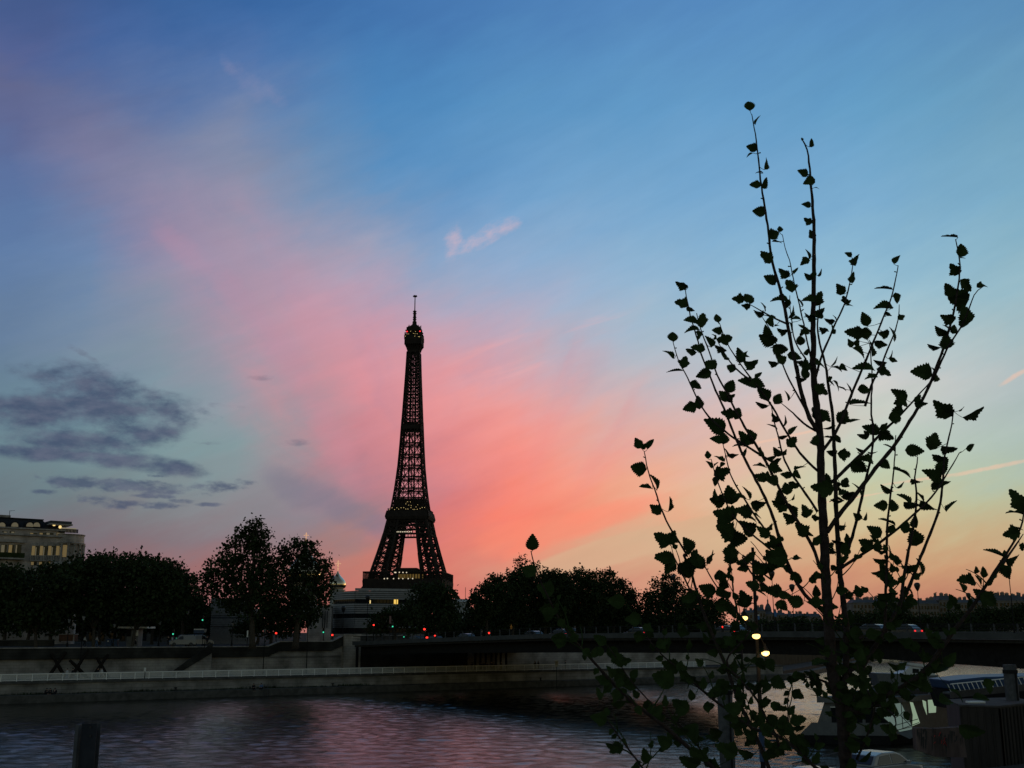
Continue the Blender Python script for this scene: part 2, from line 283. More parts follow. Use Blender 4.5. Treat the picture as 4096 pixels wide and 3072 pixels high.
# ------------------------------------------------------------------ mesh helpers
class MB:
    def __init__(s): s.v, s.f = [], []
    def add(s, vs, fs):
        o = len(s.v); s.v += [tuple(p) for p in vs]; s.f += [tuple(i + o for i in q) for q in fs]; return s
    def box(s, c, size, rot=0.0, taper=1.0, tapy=None):
        hx, hy, hz = [d / 2 for d in size]; cr, sr = math.cos(rot), math.sin(rot); ty = taper if tapy is None else tapy; vs = []
        for z, kx, ky in ((-hz, 1, 1), (hz, taper, ty)):
            for a, b in ((-1,-1), (1,-1), (1,1), (-1,1)):
                x, y = a * hx * kx, b * hy * ky
                vs.append((c[0] + x * cr - y * sr, c[1] + x * sr + y * cr, c[2] + z))
        return s.add(vs, [(3,2,1,0), (4,5,6,7), (0,1,5,4), (1,2,6,5), (2,3,7,6), (3,0,4,7)])
    def prism(s, poly, z0, z1):
        n = len(poly); vs = [(p[0], p[1], z0) for p in poly] + [(p[0], p[1], z1) for p in poly]
        return s.add(vs, [tuple(range(n - 1, -1, -1)), tuple(range(n, 2 * n))] + [(i, (i + 1) % n, (i + 1) % n + n, i + n) for i in range(n)])
    def slab(s, pts, off):                    # closed polygon pts extruded by the vector off
        n = len(pts); vs = [tuple(p) for p in pts] + [tuple(Vector(p) + Vector(off)) for p in pts]
        return s.add(vs, [tuple(range(n - 1, -1, -1)), tuple(range(n, 2 * n))] + [(i, (i + 1) % n, (i + 1) % n + n, i + n) for i in range(n)])
    def beam(s, p, q, w, h=None):
        p, q = Vector(p), Vector(q); h = h or w; d = (q - p)
        if d.length < 1e-6: return s
        d.normalize(); up = Vector((0, 0, 1)) if abs(d.z) < .95 else Vector((1, 0, 0))
        a = d.cross(up).normalized() * w / 2; b = a.cross(d).normalized() * h / 2
        vs = [p - a - b, p + a - b, p + a + b, p - a + b, q - a - b, q + a - b, q + a + b, q - a + b]
        return s.add(vs, [(3,2,1,0), (4,5,6,7), (0,1,5,4), (1,2,6,5), (2,3,7,6), (3,0,4,7)])
    def tube(s, pts, rad, n=8):
        pts = [Vector(p) for p in pts]; vs, fs = [], []; a = None
        for i, p in enumerate(pts):
            d = (pts[min(i + 1, len(pts) - 1)] - pts[max(i - 1, 0)]).normalized()
            if a is None: a = d.cross(Vector((0, 1, 0)) if abs(d.y) < .9 else Vector((1, 0, 0))).normalized()
            a = (a - d * a.dot(d)).normalized(); b = d.cross(a); r = rad[i] if hasattr(rad, '__len__') else rad
            for k in range(n):
                t = 2 * math.pi * k / n; vs.append(p + (a * math.cos(t) + b * math.sin(t)) * r)
        for i in range(len(pts) - 1):
            for k in range(n): fs.append((i*n+k, i*n+(k+1) % n, (i+1)*n+(k+1) % n, (i+1)*n+k))
        fs += [tuple(range(n - 1, -1, -1)), tuple((len(pts) - 1) * n + k for k in range(n))]
        return s.add(vs, fs)
    def lathe(s, c, prof, n=16):
        vs, fs = [], []
        for r, z in prof:
            for k in range(n):
                t = 2 * math.pi * k / n; vs.append((c[0] + r * math.cos(t), c[1] + r * math.sin(t), c[2] + z))
        for i in range(len(prof) - 1):
            for k in range(n): fs.append((i*n+k, i*n+(k+1) % n, (i+1)*n+(k+1) % n, (i+1)*n+k))
        fs += [tuple(range(n - 1, -1, -1)), tuple((len(prof) - 1) * n + k for k in range(n))]
        return s.add(vs, fs)
    def ball(s, c, r, n=8, sq=1.0):
        m = max(4, n // 2 + 1)
        return s.lathe(c, [(max(.02, math.sin(math.pi * i / m)) * r, -math.cos(math.pi * i / m) * r * sq) for i in range(m + 1)], n)
    def build(s, name, m, parent=None, loc=None, smooth=False, bevel=0.0):
        o0 = Vector(parent.location) if parent is not None and loc is None and not parent.get('local') else Vector(loc or (0, 0, 0))
        if parent is not None and parent.parent is not None and loc is None and not parent.get('local'): o0 = Vector(parent.parent.location)
        if parent is not None and parent.get('local'): o0 = Vector((0, 0, 0))
        me = bpy.data.meshes.new(name); me.from_pydata([(x - o0.x, y - o0.y, z - o0.z) for x, y, z in s.v], [], s.f)
        me.materials.append(m); me.update()
        if smooth: me.polygons.foreach_set('use_smooth', [True] * len(me.polygons))
        o = bpy.data.objects.new(name, me); COL.objects.link(o)
        if parent is not None:
            o.parent = parent
            if parent.get('local'): o['local'] = 1
        else: o.location = o0
        if bevel:
            b = o.modifiers.new('bevel', 'BEVEL'); b.width = bevel; b.segments = 2; b.limit_method = 'ANGLE'
        return o
def tag(o, label=None, cat=None, group=None, kind=None):
    if label: o['label'] = label
    if cat: o['category'] = cat
    if group: o['group'] = group
    if kind: o['kind'] = kind
    return o
def thing(name, label, cat, loc=(0,0,0), rotz=0.0, group=None, local=False):
    o = bpy.data.objects.new(name, None); COL.objects.link(o); o.location = loc; o.rotation_euler = (0, 0, rotz); o.empty_display_size = .3
    if local: o['local'] = 1
    return tag(o, label, cat, group)
def struct(name, mb, m, **kw): return tag(mb.build(name, m, **kw), kind='structure')
def dup(root, loc, rotz, label, group=None, scale=None):
    def cp_(o, par):
        c = o.copy(); COL.objects.link(c)
        if par is not None: c.parent = par
        for ch in list(o.children): cp_(ch, c)
        return c
    r = cp_(root, None); r.location = loc; r.rotation_euler = (0, 0, rotz); r['label'] = label
    if group: r['group'] = group
    if scale: r.scale = (scale,) * 3
    return r
# ------------------------------------------------------------------ the river bank frame
ZP = 2.9                                            # promenade level
A0_ = gp(0, 2699, ZP + 1.0); C0_ = gp(2800, 2647, ZP + 1.0)
U = Vector((C0_.x - A0_.x, C0_.y - A0_.y, 0)).normalized(); NRM = Vector((-U.y, U.x, 0))
BASE = Vector((A0_.x, A0_.y, 0))
def B(t, off, z=0.0):
    p = BASE + U * t + NRM * off; return Vector((p.x, p.y, z))
def bt(px, off=0.0, py=2560):                       # t along the bank where photo column px meets the line at this offset
    k = ray(px, py); k = k.x / k.y; o = BASE + NRM * off
    return (k * o.y - o.x) / (U.x - k * U.y)
UANG = math.atan2(U.y, U.x)
T1 = bt(3120)                                       # here the bank bends away
TA = -90.0
D2 = Vector((.40, .916, 0)).normalized(); N2 = Vector((-D2.y, D2.x, 0))
def B2(s, off, z=0.0):                              # second stretch beyond the bend
    p = BASE + U * T1 + D2 * s + NRM * off * .9; return Vector((p.x, p.y, z))
ZS = 7.45                                           # street level of the far bank
# ground sheet out to the horizon, street on top
g = MB()
line = [B(TA, 9.85, ZS)] + [B(T1, 9.85, ZS), B2(260, 9, ZS), B2(900, 30, ZS), (1500, 2200, ZS), (9000, 9000, ZS), (-9000, 9000, ZS), (-9000, 40, ZS)]
g.slab([(p[0], p[1], ZS) for p in line], (0, 0, -12)); struct('ground', g, m_soil)
g = MB(); g.slab([B(TA, 10.2, ZS + .004), B(T1, 10.2, ZS + .004), B(T1, 30, ZS + .004), B(TA, 30, ZS + .004)], (0, 0, .12)); struct('quay_street', g, m_asph)
g = MB(); g.slab([B(TA, 0.0, -3), B(T1, 0, -3), B(T1, 9.2, -3), B(TA, 9.2, -3)], (0, 0, 3 + ZP)); g.slab([B2(0.2, 0, -3), B2(400, 0, -3), B2(400, 9.2, -3), B2(0.2, 9.2, -3)], (0, 0, 3 + 1.6)); struct('promenade', g, m_asph)
# low wall under the promenade, projecting kerb, and the ledge at the water
w = thing('quay_wall', 'pale low quay wall under the long promenade railing above the river', 'wall', B(0, 0, 0))
MB().slab([B(TA, -.02, .9), B(T1, -.02, .9), B(T1, -.35, .9), B(TA, -.35, .9)], (0, 0, 1.66)).build('wall_face', QUAYB, w)
MB().slab([B(TA, .3, 2.565), B(T1, .3, 2.565), B(T1, -.6, 2.565), B(TA, -.6, 2.565)], (0, 0, .345)).build('kerb', m_dconc, w)
led = MB().slab([B(TA, -.35, -3), B(T1, -.35, -3), B(T1, -2.7, -3), B(TA, -2.7, -3)], (0, 0, 4.05))
led.slab([B2(0, 0, -3), B2(400, 0, -3), B2(400, -3, -3), B2(0, -3, -3)], (0, 0, 3.9)); struct('river_ledge', led, m_dconc)
# grass tufts on the ledge
tv, tf = [], []
for _ in range(2600):
    t = random.uniform(0, bt(1500)); 
    if random.random() < .35 * (1 + math.sin(t * .9)): continue
    p = B(t, random.uniform(-.75, -.36), 1.05); a = random.uniform(0, 6.28); h = random.uniform(.1, .42) * (1.3 if math.sin(t * .37) > .4 else .7); k = len(tv)
    tv += [(p.x - .05 * math.cos(a), p.y - .05 * math.sin(a), p.z), (p.x + .05 * math.cos(a), p.y + .05 * math.sin(a), p.z), (p.x + random.uniform(-.12, .12), p.y + random.uniform(-.12, .12), p.z + h)]
    tf.append((k, k + 1, k + 2))
tg = MB(); tg.v, tg.f = tv, tf; go = tg.build('grass', m_leaf); tag(go, 'dark weeds growing along the foot of the quay wall', 'grass', kind='stuff')
# upper embankment wall with its dark parapet and the stepped top near the bridge
ew = thing('embankment_wall', 'high stone embankment wall behind the promenade, stepping up towards the bridge', 'wall', B(0, 9, 0))
TAB = bt(1372, 9)
MB().slab([B(TA, 9, ZP - .5), B(TAB, 9, ZP - .5), B(TAB, 10, ZP - .5), B(TA, 10, ZP - .5)], (0, 0, 5.78 - ZP + .5)).build('wall_face', STONE, ew)
t1, t2, t3 = bt(1068, 9), bt(1118, 9), bt(1325, 9)
par = MB()
def strip_(ta, tb, za0, za1, zb0, zb1, o0=8.55, o1=10.05, mb=None):
    q = [B(ta, o0, za0), B(tb, o0, zb0), B(tb, o0, zb1), B(ta, o0, za1)]; (mb or par).slab(q, NRM * (o1 - o0))
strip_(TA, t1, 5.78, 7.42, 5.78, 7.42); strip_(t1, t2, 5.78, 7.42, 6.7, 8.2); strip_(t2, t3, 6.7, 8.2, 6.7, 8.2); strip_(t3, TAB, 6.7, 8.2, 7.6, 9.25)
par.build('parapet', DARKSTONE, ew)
MB().slab([B(t1, 9, 5.5), B(TAB, 9, 5.5), B(TAB, 9, 7.7), B(t3, 9, 6.8), B(t2, 9, 6.8)], NRM * .95).build('wall_face', STONE, ew)
cop = MB(); strip_(TA, t1, 7.423, 7.56, 7.423, 7.56, 8.45, 9.6, cop); strip_(t1, t2, 7.423, 7.56, 8.203, 8.35, 8.45, 9.6, cop); strip_(t2, t3, 8.203, 8.35, 8.203, 8.35, 8.45, 9.6, cop); strip_(t3, TAB, 8.203, 8.35, 9.253, 9.4, 8.45, 9.6, cop)
cop.build('coping', m_conc, ew)
# flight of stairs down to the promenade
ts0, ts1 = bt(842, 8), bt(694, 8)
st = MB(); n = 22
for i in range(n):
    ta, tb = ts0 + (ts1 - ts0) * i / n, ts0 + (ts1 - ts0) * (i + 1) / n
    z = 7.4 - (7.4 - ZP) * (i + 1) / n
    st.slab([B(ta, 6.9, ZP - .05), B(tb, 6.9, ZP - .05), B(tb, 8.5, ZP - .05), B(ta, 8.5, ZP - .05)], (0, 0, max(.06, z - ZP)))
sr = thing('stair_flight', 'stone stairs slanting down the embankment wall to the promenade', 'stairs', B(ts0, 8, ZP))
st.build('steps', STONE, sr)
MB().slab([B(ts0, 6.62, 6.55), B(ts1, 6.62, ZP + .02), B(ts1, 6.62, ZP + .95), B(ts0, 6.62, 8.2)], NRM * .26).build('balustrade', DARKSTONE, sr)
# promenade railing
rl = thing('promenade_railing', 'long white painted railing with thin balusters along the promenade edge', 'railing', B(0, 0, ZP))
TR = bt(2815); rm = MB()
for z in (ZP + .14, ZP + 1.02): rm.beam(B(TA * .2, -.2, z), B(TR, -.2, z), .13 if z > 3.5 else .08)
rm.build('rails', m_rail, rl)
bm_ = MB(); t = TA * .2
while t < TR: bm_.beam(B(t, -.2, ZP + .14), B(t, -.2, ZP + 1.0), .05); t += .14
bm_.build('balusters', m_rail, rl)
p0 = MB().box((0, 0, .53), (.10, .10, 1.08)).build('post', m_rail, rl, loc=(0, 0, 0)); t = -4.0; first = True
while t < TR:
    c = p0 if first else p0.copy()
    if not first: COL.objects.link(c); c.parent = rl
    first = False; c.location = B(t, -.2, ZP) - Vector(rl.location); t += 2.08
# ------------------------------------------------------------------ river: one sheet of real waves, finer near the camera
xs = np.arange(-110, 130.1, .36); ys = np.arange(30, 260.1, .32)
X, Y = np.meshgrid(xs, ys); Zw = np.zeros_like(X)
for i in range(90):
    lam = .75 * (3.6 / .75) ** rng.random(); th = R(80) + rng.normal(0, .85); k = 2 * math.pi / lam
    ph = k * (X * math.cos(th) + Y * math.sin(th)) + rng.random() * 6.28
    Zw += .0046 * lam ** .8 / 2.0 * (np.sin(ph) + .25 * np.sin(2 * ph + .6))
env = 1.0 + .35 * np.sin(X * .045 + Y * .03) * np.sin(Y * .06 - X * .02 + 1)
edge = np.clip(np.minimum.reduce([X + 110, 130 - X, Y - 30, 260 - Y]) / 12, 0, 1)
Zw *= env * edge * np.clip(1.15 - (Y - 60) / 400, .5, 1)
ny, nx = X.shape
vco = np.stack([X.ravel(), Y.ravel(), Zw.ravel()], 1); idx = np.arange(nx * ny).reshape(ny, nx)
fq = np.stack([idx[:-1, :-1].ravel(), idx[:-1, 1:].ravel(), idx[1:, 1:].ravel(), idx[1:, :-1].ravel()], 1)
nv = len(vco); ring = np.array([(-4000,-60,0),(4000,-60,0),(4000,6000,0),(-4000,6000,0),(-110,30,0),(130,30,0),(130,260,0),(-110,260,0)], float)
vco = np.vstack([vco, ring]); fq = np.vstack([fq, np.array([(0,1,5,4),(1,2,6,5),(2,3,7,6),(3,0,4,7)]) + nv])
def mesh_np(name, vco, fq):
    me = bpy.data.meshes.new(name); k = fq.shape[1]
    me.vertices.add(len(vco)); me.vertices.foreach_set('co', vco.astype(np.float32).ravel())
    me.loops.add(fq.size); me.loops.foreach_set('vertex_index', fq.astype(np.int32).ravel())
    me.polygons.add(len(fq)); me.polygons.foreach_set('loop_start', np.arange(0, fq.size, k, dtype=np.int32)); me.update(calc_edges=True); me.validate()
    return me
me = mesh_np('river', vco, fq); me.polygons.foreach_set('use_smooth', [True] * len(me.polygons))
wm = bpy.data.materials.new('river_water'); wm.use_nodes = True; nt = wm.node_tree; b = nt.nodes['Principled BSDF']
b.inputs['Base Color'].default_value = (.010, .010, .007, 1); b.inputs['Specular Tint'].default_value = (.92, .80, .74, 1); b.inputs['Roughness'].default_value = .12; b.inputs['IOR'].default_value = 1.333
tcn = nt.nodes.new('ShaderNodeTexCoord'); mp = nt.nodes.new('ShaderNodeMapping'); mp.inputs['Scale'].default_value = (1.0, 1.1, 1); mp.inputs['Rotation'].default_value = (0, 0, R(-12))
n1 = nt.nodes.new('ShaderNodeTexNoise'); n1.inputs['Scale'].default_value = 6.0; n1.inputs['Detail'].default_value = 5; n1.inputs['Roughness'].default_value = .62
bp = nt.nodes.new('ShaderNodeBump'); bp.inputs['Strength'].default_value = .34; bp.inputs['Distance'].default_value = .075
nt.links.new(tcn.outputs['Object'], mp.inputs[0]); nt.links.new(mp.outputs[0], n1.inputs['Vector']); nt.links.new(n1.outputs[0], bp.inputs['Height']); nt.links.new(bp.outputs[0], b.inputs['Normal'])
me.materials.append(wm); ro = bpy.data.objects.new('river', me); COL.objects.link(ro); ro['kind'] = 'structure'
# near bank: lower quay by the boats, and the raised quay the camera stands on
qn = -NRM                                           # towards the camera
bx = Vector((0, 0, 0)) + NRM * 37.0
g = MB(); g.slab([tuple(Vector((bx.x, bx.y, 0)) + U * s + NRM * o) for s, o in ((-40, 0), (160, 0), (160, -60), (-40, -60))], (0, 0, 3.0)); lq = struct('lower_quay', g, m_asph)
g = MB(); g.slab([(-40, -40, 3.02), (40, -40, 3.02), (40, 12.9, 3.02), (-40, 12.9, 3.02)], (0, 0, 5.1)); struct('upper_quay', g, m_conc)

# ------------------------------------------------------------------ bridge
bs = Vector((xat(1440, 197), 197, 0)); be = Vector((xat(4096, 105), 105, 0)); BD = (be - bs).normalized(); BW = Vector((-BD.y, BD.x, 0))
def BR(t, off, z): p = bs + BD * t + BW * off; return Vector((p.x, p.y, z))
def bpos(px):
    k = ray(px, 2530); k = k.x / k.y; return (k * bs.y - bs.x) / (BD.x - k * BD.y)
KT = [-60, 0, 20, 50, 93, 118, 150, 190]; KZ = [8.0, 8.28, 8.88, 9.62, 9.95, 9.75, 9.3, 8.6]; KB = [5.4, 6.05, 6.55, 7.05, 7.45, 6.5, 4.6, 3.2]
def dz(t): return float(np.interp(t, KT, KZ))
def dbz(t): return float(np.interp(t, [-60, 0, 20, 50, 80, 95, 105, 116, 150, 190], [6, 6.05, 6.55, 7.05, 7.40, 7.35, 6.95, 6.5, 5.0, 4.0]))
WB = 38.0
brg = thing('steel_bridge', 'long low road bridge crossing the river with a pale fascia and dark girder', 'bridge', BR(0, 0, 0))
TS = list(range(-2, 185, 4))
fa, fb, dk = MB(), MB(), MB(); GO = (1.6, 10, 19, 28, WB - 1.6); gis = [MB() for _ in GO]
for a, b_ in zip(TS, TS[1:]):
    za, zb = dz(a), dz(b_)
    fa.slab([BR(a, -.3, za - .62), BR(b_, -.3, zb - .62), BR(b_, -.3, zb), BR(a, -.3, za)], BW * .5)
    fb.slab([BR(a, WB - .2, za - .62), BR(b_, WB - .2, zb - .62), BR(b_, WB - .2, zb), BR(a, WB - .2, za)], BW * .5)
    dk.slab([BR(a, .2, za - .95), BR(b_, .2, zb - .95), BR(b_, WB - .2, zb - .95), BR(a, WB - .2, za - .95)], (0, 0, .3))
    for off, gi in zip(GO, gis):
        gi.slab([BR(a, off, dbz(a)), BR(b_, off, dbz(b_)), BR(b_, off, zb - .952), BR(a, off, za - .952)], BW * .5)
fa.build('fascia', mat('bridge_fascia_paint', (.075,.08,.085), .86, 0, .25, .6), brg); fb.build('fascia', MATS['bridge_fascia_paint'], brg); [gi.build('girder', m_dsteel, brg) for gi in gis]; dk.build('deck', m_asph, brg)
for off in (-.1, WB):
    rr = MB()
    for a, b_ in zip(TS, TS[1:]):
        for h in (.28, .55, .82): rr.beam(BR(a, off, dz(a) + h), BR(b_, off, dz(b_) + h), .05 if h < .8 else .09)
    rr.build('railing', m_dsteel, brg)
po = MB().box((0, 0, .43), (.16, .12, .86)).build('railing_post', m_gsteel, brg, loc=(0, 0, 0)); first = True
for i in range(74):
    t = i * 2.3 + .5; c = po if first else po.copy()
    if not first: COL.objects.link(c); c.parent = brg
    first = False; c.location = BR(t, -.1, dz(t)) - Vector(brg.location)
# abutment: stone pillar, wall with deck shade put into its colour and the columns below the deck
ab = thing('bridge_abutment', 'tall stone abutment pillar where the bridge meets the embankment', 'abutment', B(TAB, 9, ZP))
ta, tb = bt(1374, 8.4), bt(1440, 8.4)
MB().slab([B(ta, 8.0, ZP - .2), B(tb, 8.0, ZP - .2), B(tb, 14, ZP - .2), B(ta, 14, ZP - .2)], (0, 0, 9.42 - ZP)).build('pillar', STONE, ab)
MB().slab([B(ta - .12, 7.9, 9.225), B(tb + .12, 7.9, 9.225), B(tb + .12, 14.1, 9.225), B(ta - .12, 14.1, 9.225)], (0, 0, .3)).build('cap', m_conc, ab)
tc_ = bt(1425, 8); MB().slab([B(tc_, 7.85, ZP), B(tc_ + .45, 7.85, ZP), B(tc_ + .45, 8.05, ZP), B(tc_, 8.05, ZP)], (0, 0, 4.4)).build('dark_slot', m_dsteel, ab)  # flat dark strip in place of the pillar's vertical dark slot
td = bt(1440, 9.4); MB().slab([B(td, 9.4, ZP), B(td + .9, 9.4, ZP), B(td + .9, 9.48, ZP), B(td, 9.48, ZP)], (0, 0, 1.3)).build('door', m_black, ab)
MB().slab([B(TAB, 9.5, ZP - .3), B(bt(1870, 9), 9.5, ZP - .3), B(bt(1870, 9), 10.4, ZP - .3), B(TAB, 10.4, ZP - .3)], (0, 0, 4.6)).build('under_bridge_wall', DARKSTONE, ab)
ew2 = thing('quay_wall', 'pale stone quay wall seen beyond and below the bridge girder', 'wall', B(bt(1872, 9), 9, ZP))
MB().slab([B(bt(1872, 9), 9.5, ZP - .3), B(bt(3060, 9), 9.5, ZP - .3), B(bt(3060, 9), 10.4, ZP - .3), B(bt(1872, 9), 10.4, ZP - .3)], (0, 0, 4.9)).build('wall_face', STONE, ew2)
cm0 = None
for i, px in enumerate((1866, 1902, 1922, 1944, 1966, 1984, 2003, 2025)):
    th_ = thing('bridge_column', '', 'column', B(bt(px, 7.6), 7.6, ZP), UANG, 'columns under the bridge beside the lit quay wall', local=True) if cm0 is None else None
    if cm0 is None:
        cm0 = th_; MB().box((0, 0, 2.0), (.30, .30, 4.0)).build('shaft', m_dsteel, th_); MB().box((0, 0, 4.06), (.44, .44, .12)).build('capital', m_dsteel, th_); MB().box((0, 0, .06), (.44, .44, .12)).build('foot', m_dsteel, th_)
    else: th_ = dup(cm0, B(bt(px, 7.6), 7.6, ZP), UANG, '')
    th_['label'] = 'slim dark column under the bridge standing before the pale quay wall'

# ------------------------------------------------------------------ the iron tower
TD = 1020.0
TX = xat(1633, TD); TZ0 = 7.4
k_t = mpp(2200, TD)
tow = thing('lattice_tower', 'tall tapering iron lattice tower with three platforms and an antenna mast', 'tower', (TX, TD, TZ0), R(-5.0), local=True)
RF = math.cos(R(5)) + math.sin(R(5))
def tz(py): return zat(py, TD) - TZ0
# visible outer width in photo pixels -> half width in metres at that height
WP = [(2420, 470), (2375, 322), (2289, 276), (2210, 228), (2148, 194), (2086, 167), (2050, 150), (2034, 142), (1950, 118), (1871, 101), (1795, 90), (1720, 82), (1600, 69), (1500, 58.5), (1412, 51), (1345, 49)]
ZW = [tz(a) for a, _ in WP]; HW = [b * mpp(a, TD) / RF / 2 for a, b in WP]
def hw(z): return float(np.interp(z, ZW, HW)) if z > ZW[0] else HW[0] + (ZW[0] - z) * .62
def lw(z): return float(np.interp(z, [0, tz(2289), tz(2148), tz(2086), tz(2040), tz(1871), tz(1720), tz(1600), tz(1400)], [24, 13.6, 10.8, 9.8, 9.8, 6.6, 5.2, 4.4, 3.4]))
Z1, Z2, Z3 = tz(2328), tz(2052), tz(1368)
def lattice_faces(mb, cA, cB, zs, tb, th, dbl=False):
    # cA, cB: functions z -> corner point; panels between successive heights
    for za, zb in zip(zs, zs[1:]):
        a0, a1, b0, b1 = cA(za), cA(zb), cB(za), cB(zb)
        mb.beam(a0, b1, tb); mb.beam(b0, a1, tb); mb.beam(a1, b1, th)
        if dbl:
            m0, m1 = (a0 + b0) / 2, (a1 + b1) / 2; ma, mb_ = (a0 + a1) / 2, (b0 + b1) / 2
            for p, q in ((m0, ma), (ma, m1), (m1, mb_), (mb_, m0)): mb.beam(p, q, tb * .7)
for sx_, sy_ in ((-1,-1), (1,-1), (1,1), (-1,1)):
    mb = MB(); zs = [0, 16, 32, 46] + list(np.linspace(Z1 - 2, Z2 - 3, 8))
    cs = [lambda z, i=i, j=j: Vector((sx_ * (hw(z) - i * lw(z)), sy_ * (hw(z) - j * lw(z)), z)) for i, j in ((0,0), (1,0), (1,1), (0,1))]
    for c in cs:
        for za, zb in zip(zs, zs[1:]): mb.beam(c(za), c(zb), 1.9)
    for i in range(4): lattice_faces(mb, cs[i], cs[(i + 1) % 4], zs, .85, 1.1, True)
    mb.build('leg', m_iron, tow)
# arch girder and cross truss under the first platform, truss under the second
mb = MB()
zt0, zt1, zt2 = tz(2142), tz(2110), tz(2078)
for sx_, ax in ((-1, 0), (1, 0), (-1, 1), (1, 1)):
    def pt(s, z, sx_=sx_, ax=ax):
        h = hw(z) - .4; return Vector((s * h, sx_ * h, z)) if ax == 0 else Vector((sx_ * h, s * h, z))
    for z, w_ in ((zt0, 1.6), (zt0 + 3.2, .8), (zt1, 1.2), (zt1 + 4.5, .8), (zt2, 1.6)): mb.beam(pt(-1, z), pt(1, z), w_)
    n = 14
    for i in range(n):
        a, b_ = -1 + 2 * i / n, -1 + 2 * (i + 1) / n
        mb.beam(pt(a, zt1), pt(b_, zt1 + 4.5), .5); mb.beam(pt(b_, zt1), pt(a, zt1 + 4.5), .5)
        if abs((a + b_) / 2) < .42: mb.beam(pt(a, zt0), pt(a, zt0 + 3.2), .7)
    for i in range(4):
        a, b_ = -1 + 2 * i / 4, -1 + 2 * (i + 1) / 4
        mb.beam(pt(a, zt1 + 4.5), pt(b_, zt2), .9); mb.beam(pt(b_, zt1 + 4.5), pt(a, zt2), .9); mb.beam(pt(a, zt0 + 3.2), pt(b_, zt1), .7); mb.beam(pt(b_, zt0 + 3.2), pt(a, zt1), .7)
mb.build('cross_truss', m_iron, tow)
mb = MB()
za, zb = tz(2412), tz(2364)
for sx_, ax in ((-1, 0), (1, 0), (-1, 1), (1, 1)):
    h1 = 337 * k_t / RF / 2 - 1.0
    def pt(s, z, sx_=sx_, ax=ax): return Vector((s * h1, sx_ * h1, z)) if ax == 0 else Vector((sx_ * h1, s * h1, z))
    for z in (za, zb - 3): mb.beam(pt(-1, z), pt(1, z), 1.2)
    n = 16
    for i in range(n):
        a, b_ = -1 + 2 * i / n, -1 + 2 * (i + 1) / n
        mb.beam(pt(a, za), pt(b_, zb - 3), .7); mb.beam(pt(b_, za), pt(a, zb - 3), .7)
    for i in range(16):                              # decorative arch below
        a, b_ = math.pi * i / 16, math.pi * (i + 1) / 16; r = h1 * .98
        for rr_ in (r, r - 3.2): mb.beam(pt(-math.cos(a) * rr_ / h1, 12 + math.sin(a) * (za - 16) * rr_ / r), pt(-math.cos(b_) * rr_ / h1, 12 + math.sin(b_) * (za - 16) * rr_ / r), .8)
mb.build('arch_girder', m_iron, tow)
def ring_boxes(mb, hz0, hz1, h0, h1, th=1.0):       # four walls of a square gallery, flared from h0 to h1
    for sx_, ax in ((-1, 0), (1, 0), (-1, 1), (1, 1)):
        q = []
        for z, h in ((hz0, h0), (hz1, h1)):
            for s in ((-1, 1) if z == hz0 else (1, -1)): q.append(Vector((s * h, sx_ * h, z)) if ax == 0 else Vector((sx_ * h, s * h, z)))
        off = Vector((0, -sx_ * th, 0)) if ax == 0 else Vector((-sx_ * th, 0, 0)); mb.slab(q, off)
def slab_(mb, z0, z1, h): mb.box((0, 0, (z0 + z1) / 2), (2 * h, 2 * h, z1 - z0))
# first platform
fp = MB(); h1 = 337 * k_t / RF / 2; zt_, zm, zb_ = tz(2293), tz(2328), tz(2362)
ring_boxes(fp, zb_, zm, h1 - .6, h1, 1.2); slab_(fp, zm - 1.4, zm - .6, h1 - 1.3)
ring_boxes(fp, zt_ - .9, zt_, h1 - .2, h1 - .2, 2.6)
n = 26
for i in range(n + 1):
    s = -1 + 2 * i / n
    for sg in (-1, 1):
        hh = h1 - .5
        fp.box((s * hh, sg * hh, (zm + zt_) / 2), (.45, .45, zt_ - zm)); fp.box((sg * hh, s * hh, (zm + zt_) / 2), (.45, .45, zt_ - zm))
ring_boxes(fp, zm + .1, zm + 1.6, h1 - .4, h1 - .4, .3)
fpo = fp.build('first_platform', m_iron, tow)
pv = MB(); pw = 100 * k_t / 2
pv.box((8 * k_t, -h1 + 14, (zm + tz(2283)) / 2), (pw * 2, 14, tz(2283) - zm)); pv.box((8 * k_t, -h1 + 14, tz(2281)), (pw * 2 - 4, 12, 1.2))
pv.build('pavilion', m_iron, tow); pv = MB(); pv.box((-62 * k_t, h1 - 14, (zm + tz(2296)) / 2), (pw * 1.3, 14, tz(2296) - zm)); pv.build('pavilion', m_iron, tow); pv = MB(); pv.box((72 * k_t, h1 - 14, (zm + tz(2296)) / 2), (pw, 14, tz(2296) - zm))
pv.build('pavilion', m_iron, tow)
for i in range(9): 
    x = (-42 + i * 11) * k_t
    MB().box((x + 6, -h1 + 6.9, (tz(2320) + tz(2303)) / 2), (2.0, .3, tz(2303) - tz(2320))).build('window', mat('dim_gold_window', (.3,.2,.05), .5, 0, 0, 1, (1,.6,.15), .08), tow)
def lamp_points(lst, m, nm='lamp', r=.5):
    l0 = MB().ball((0, 0, 0), r, 8).build(nm, m, tow); first = True
    for x, y, z in lst:
        c = l0 if first else l0.copy()
        if not first: COL.objects.link(c); c.parent = tow
        first = False; c.location = (x, y, z)
lamp_points([((px - 1633) * k_t, -h1 - .2, tz(2050 + v * .3617)) for px, v in ((1604, 685), (1608, 686), (1622, 685), (1636, 686), (1650, 687), (1564, 752), (1576, 750), (1600, 752), (1620, 750), (1636, 752), (1657, 752), (1674, 752))], mat('pale_bulb', (1,.9,.7), .4, 0, 0, 1, (1,.85,.6), .7), r=.55)
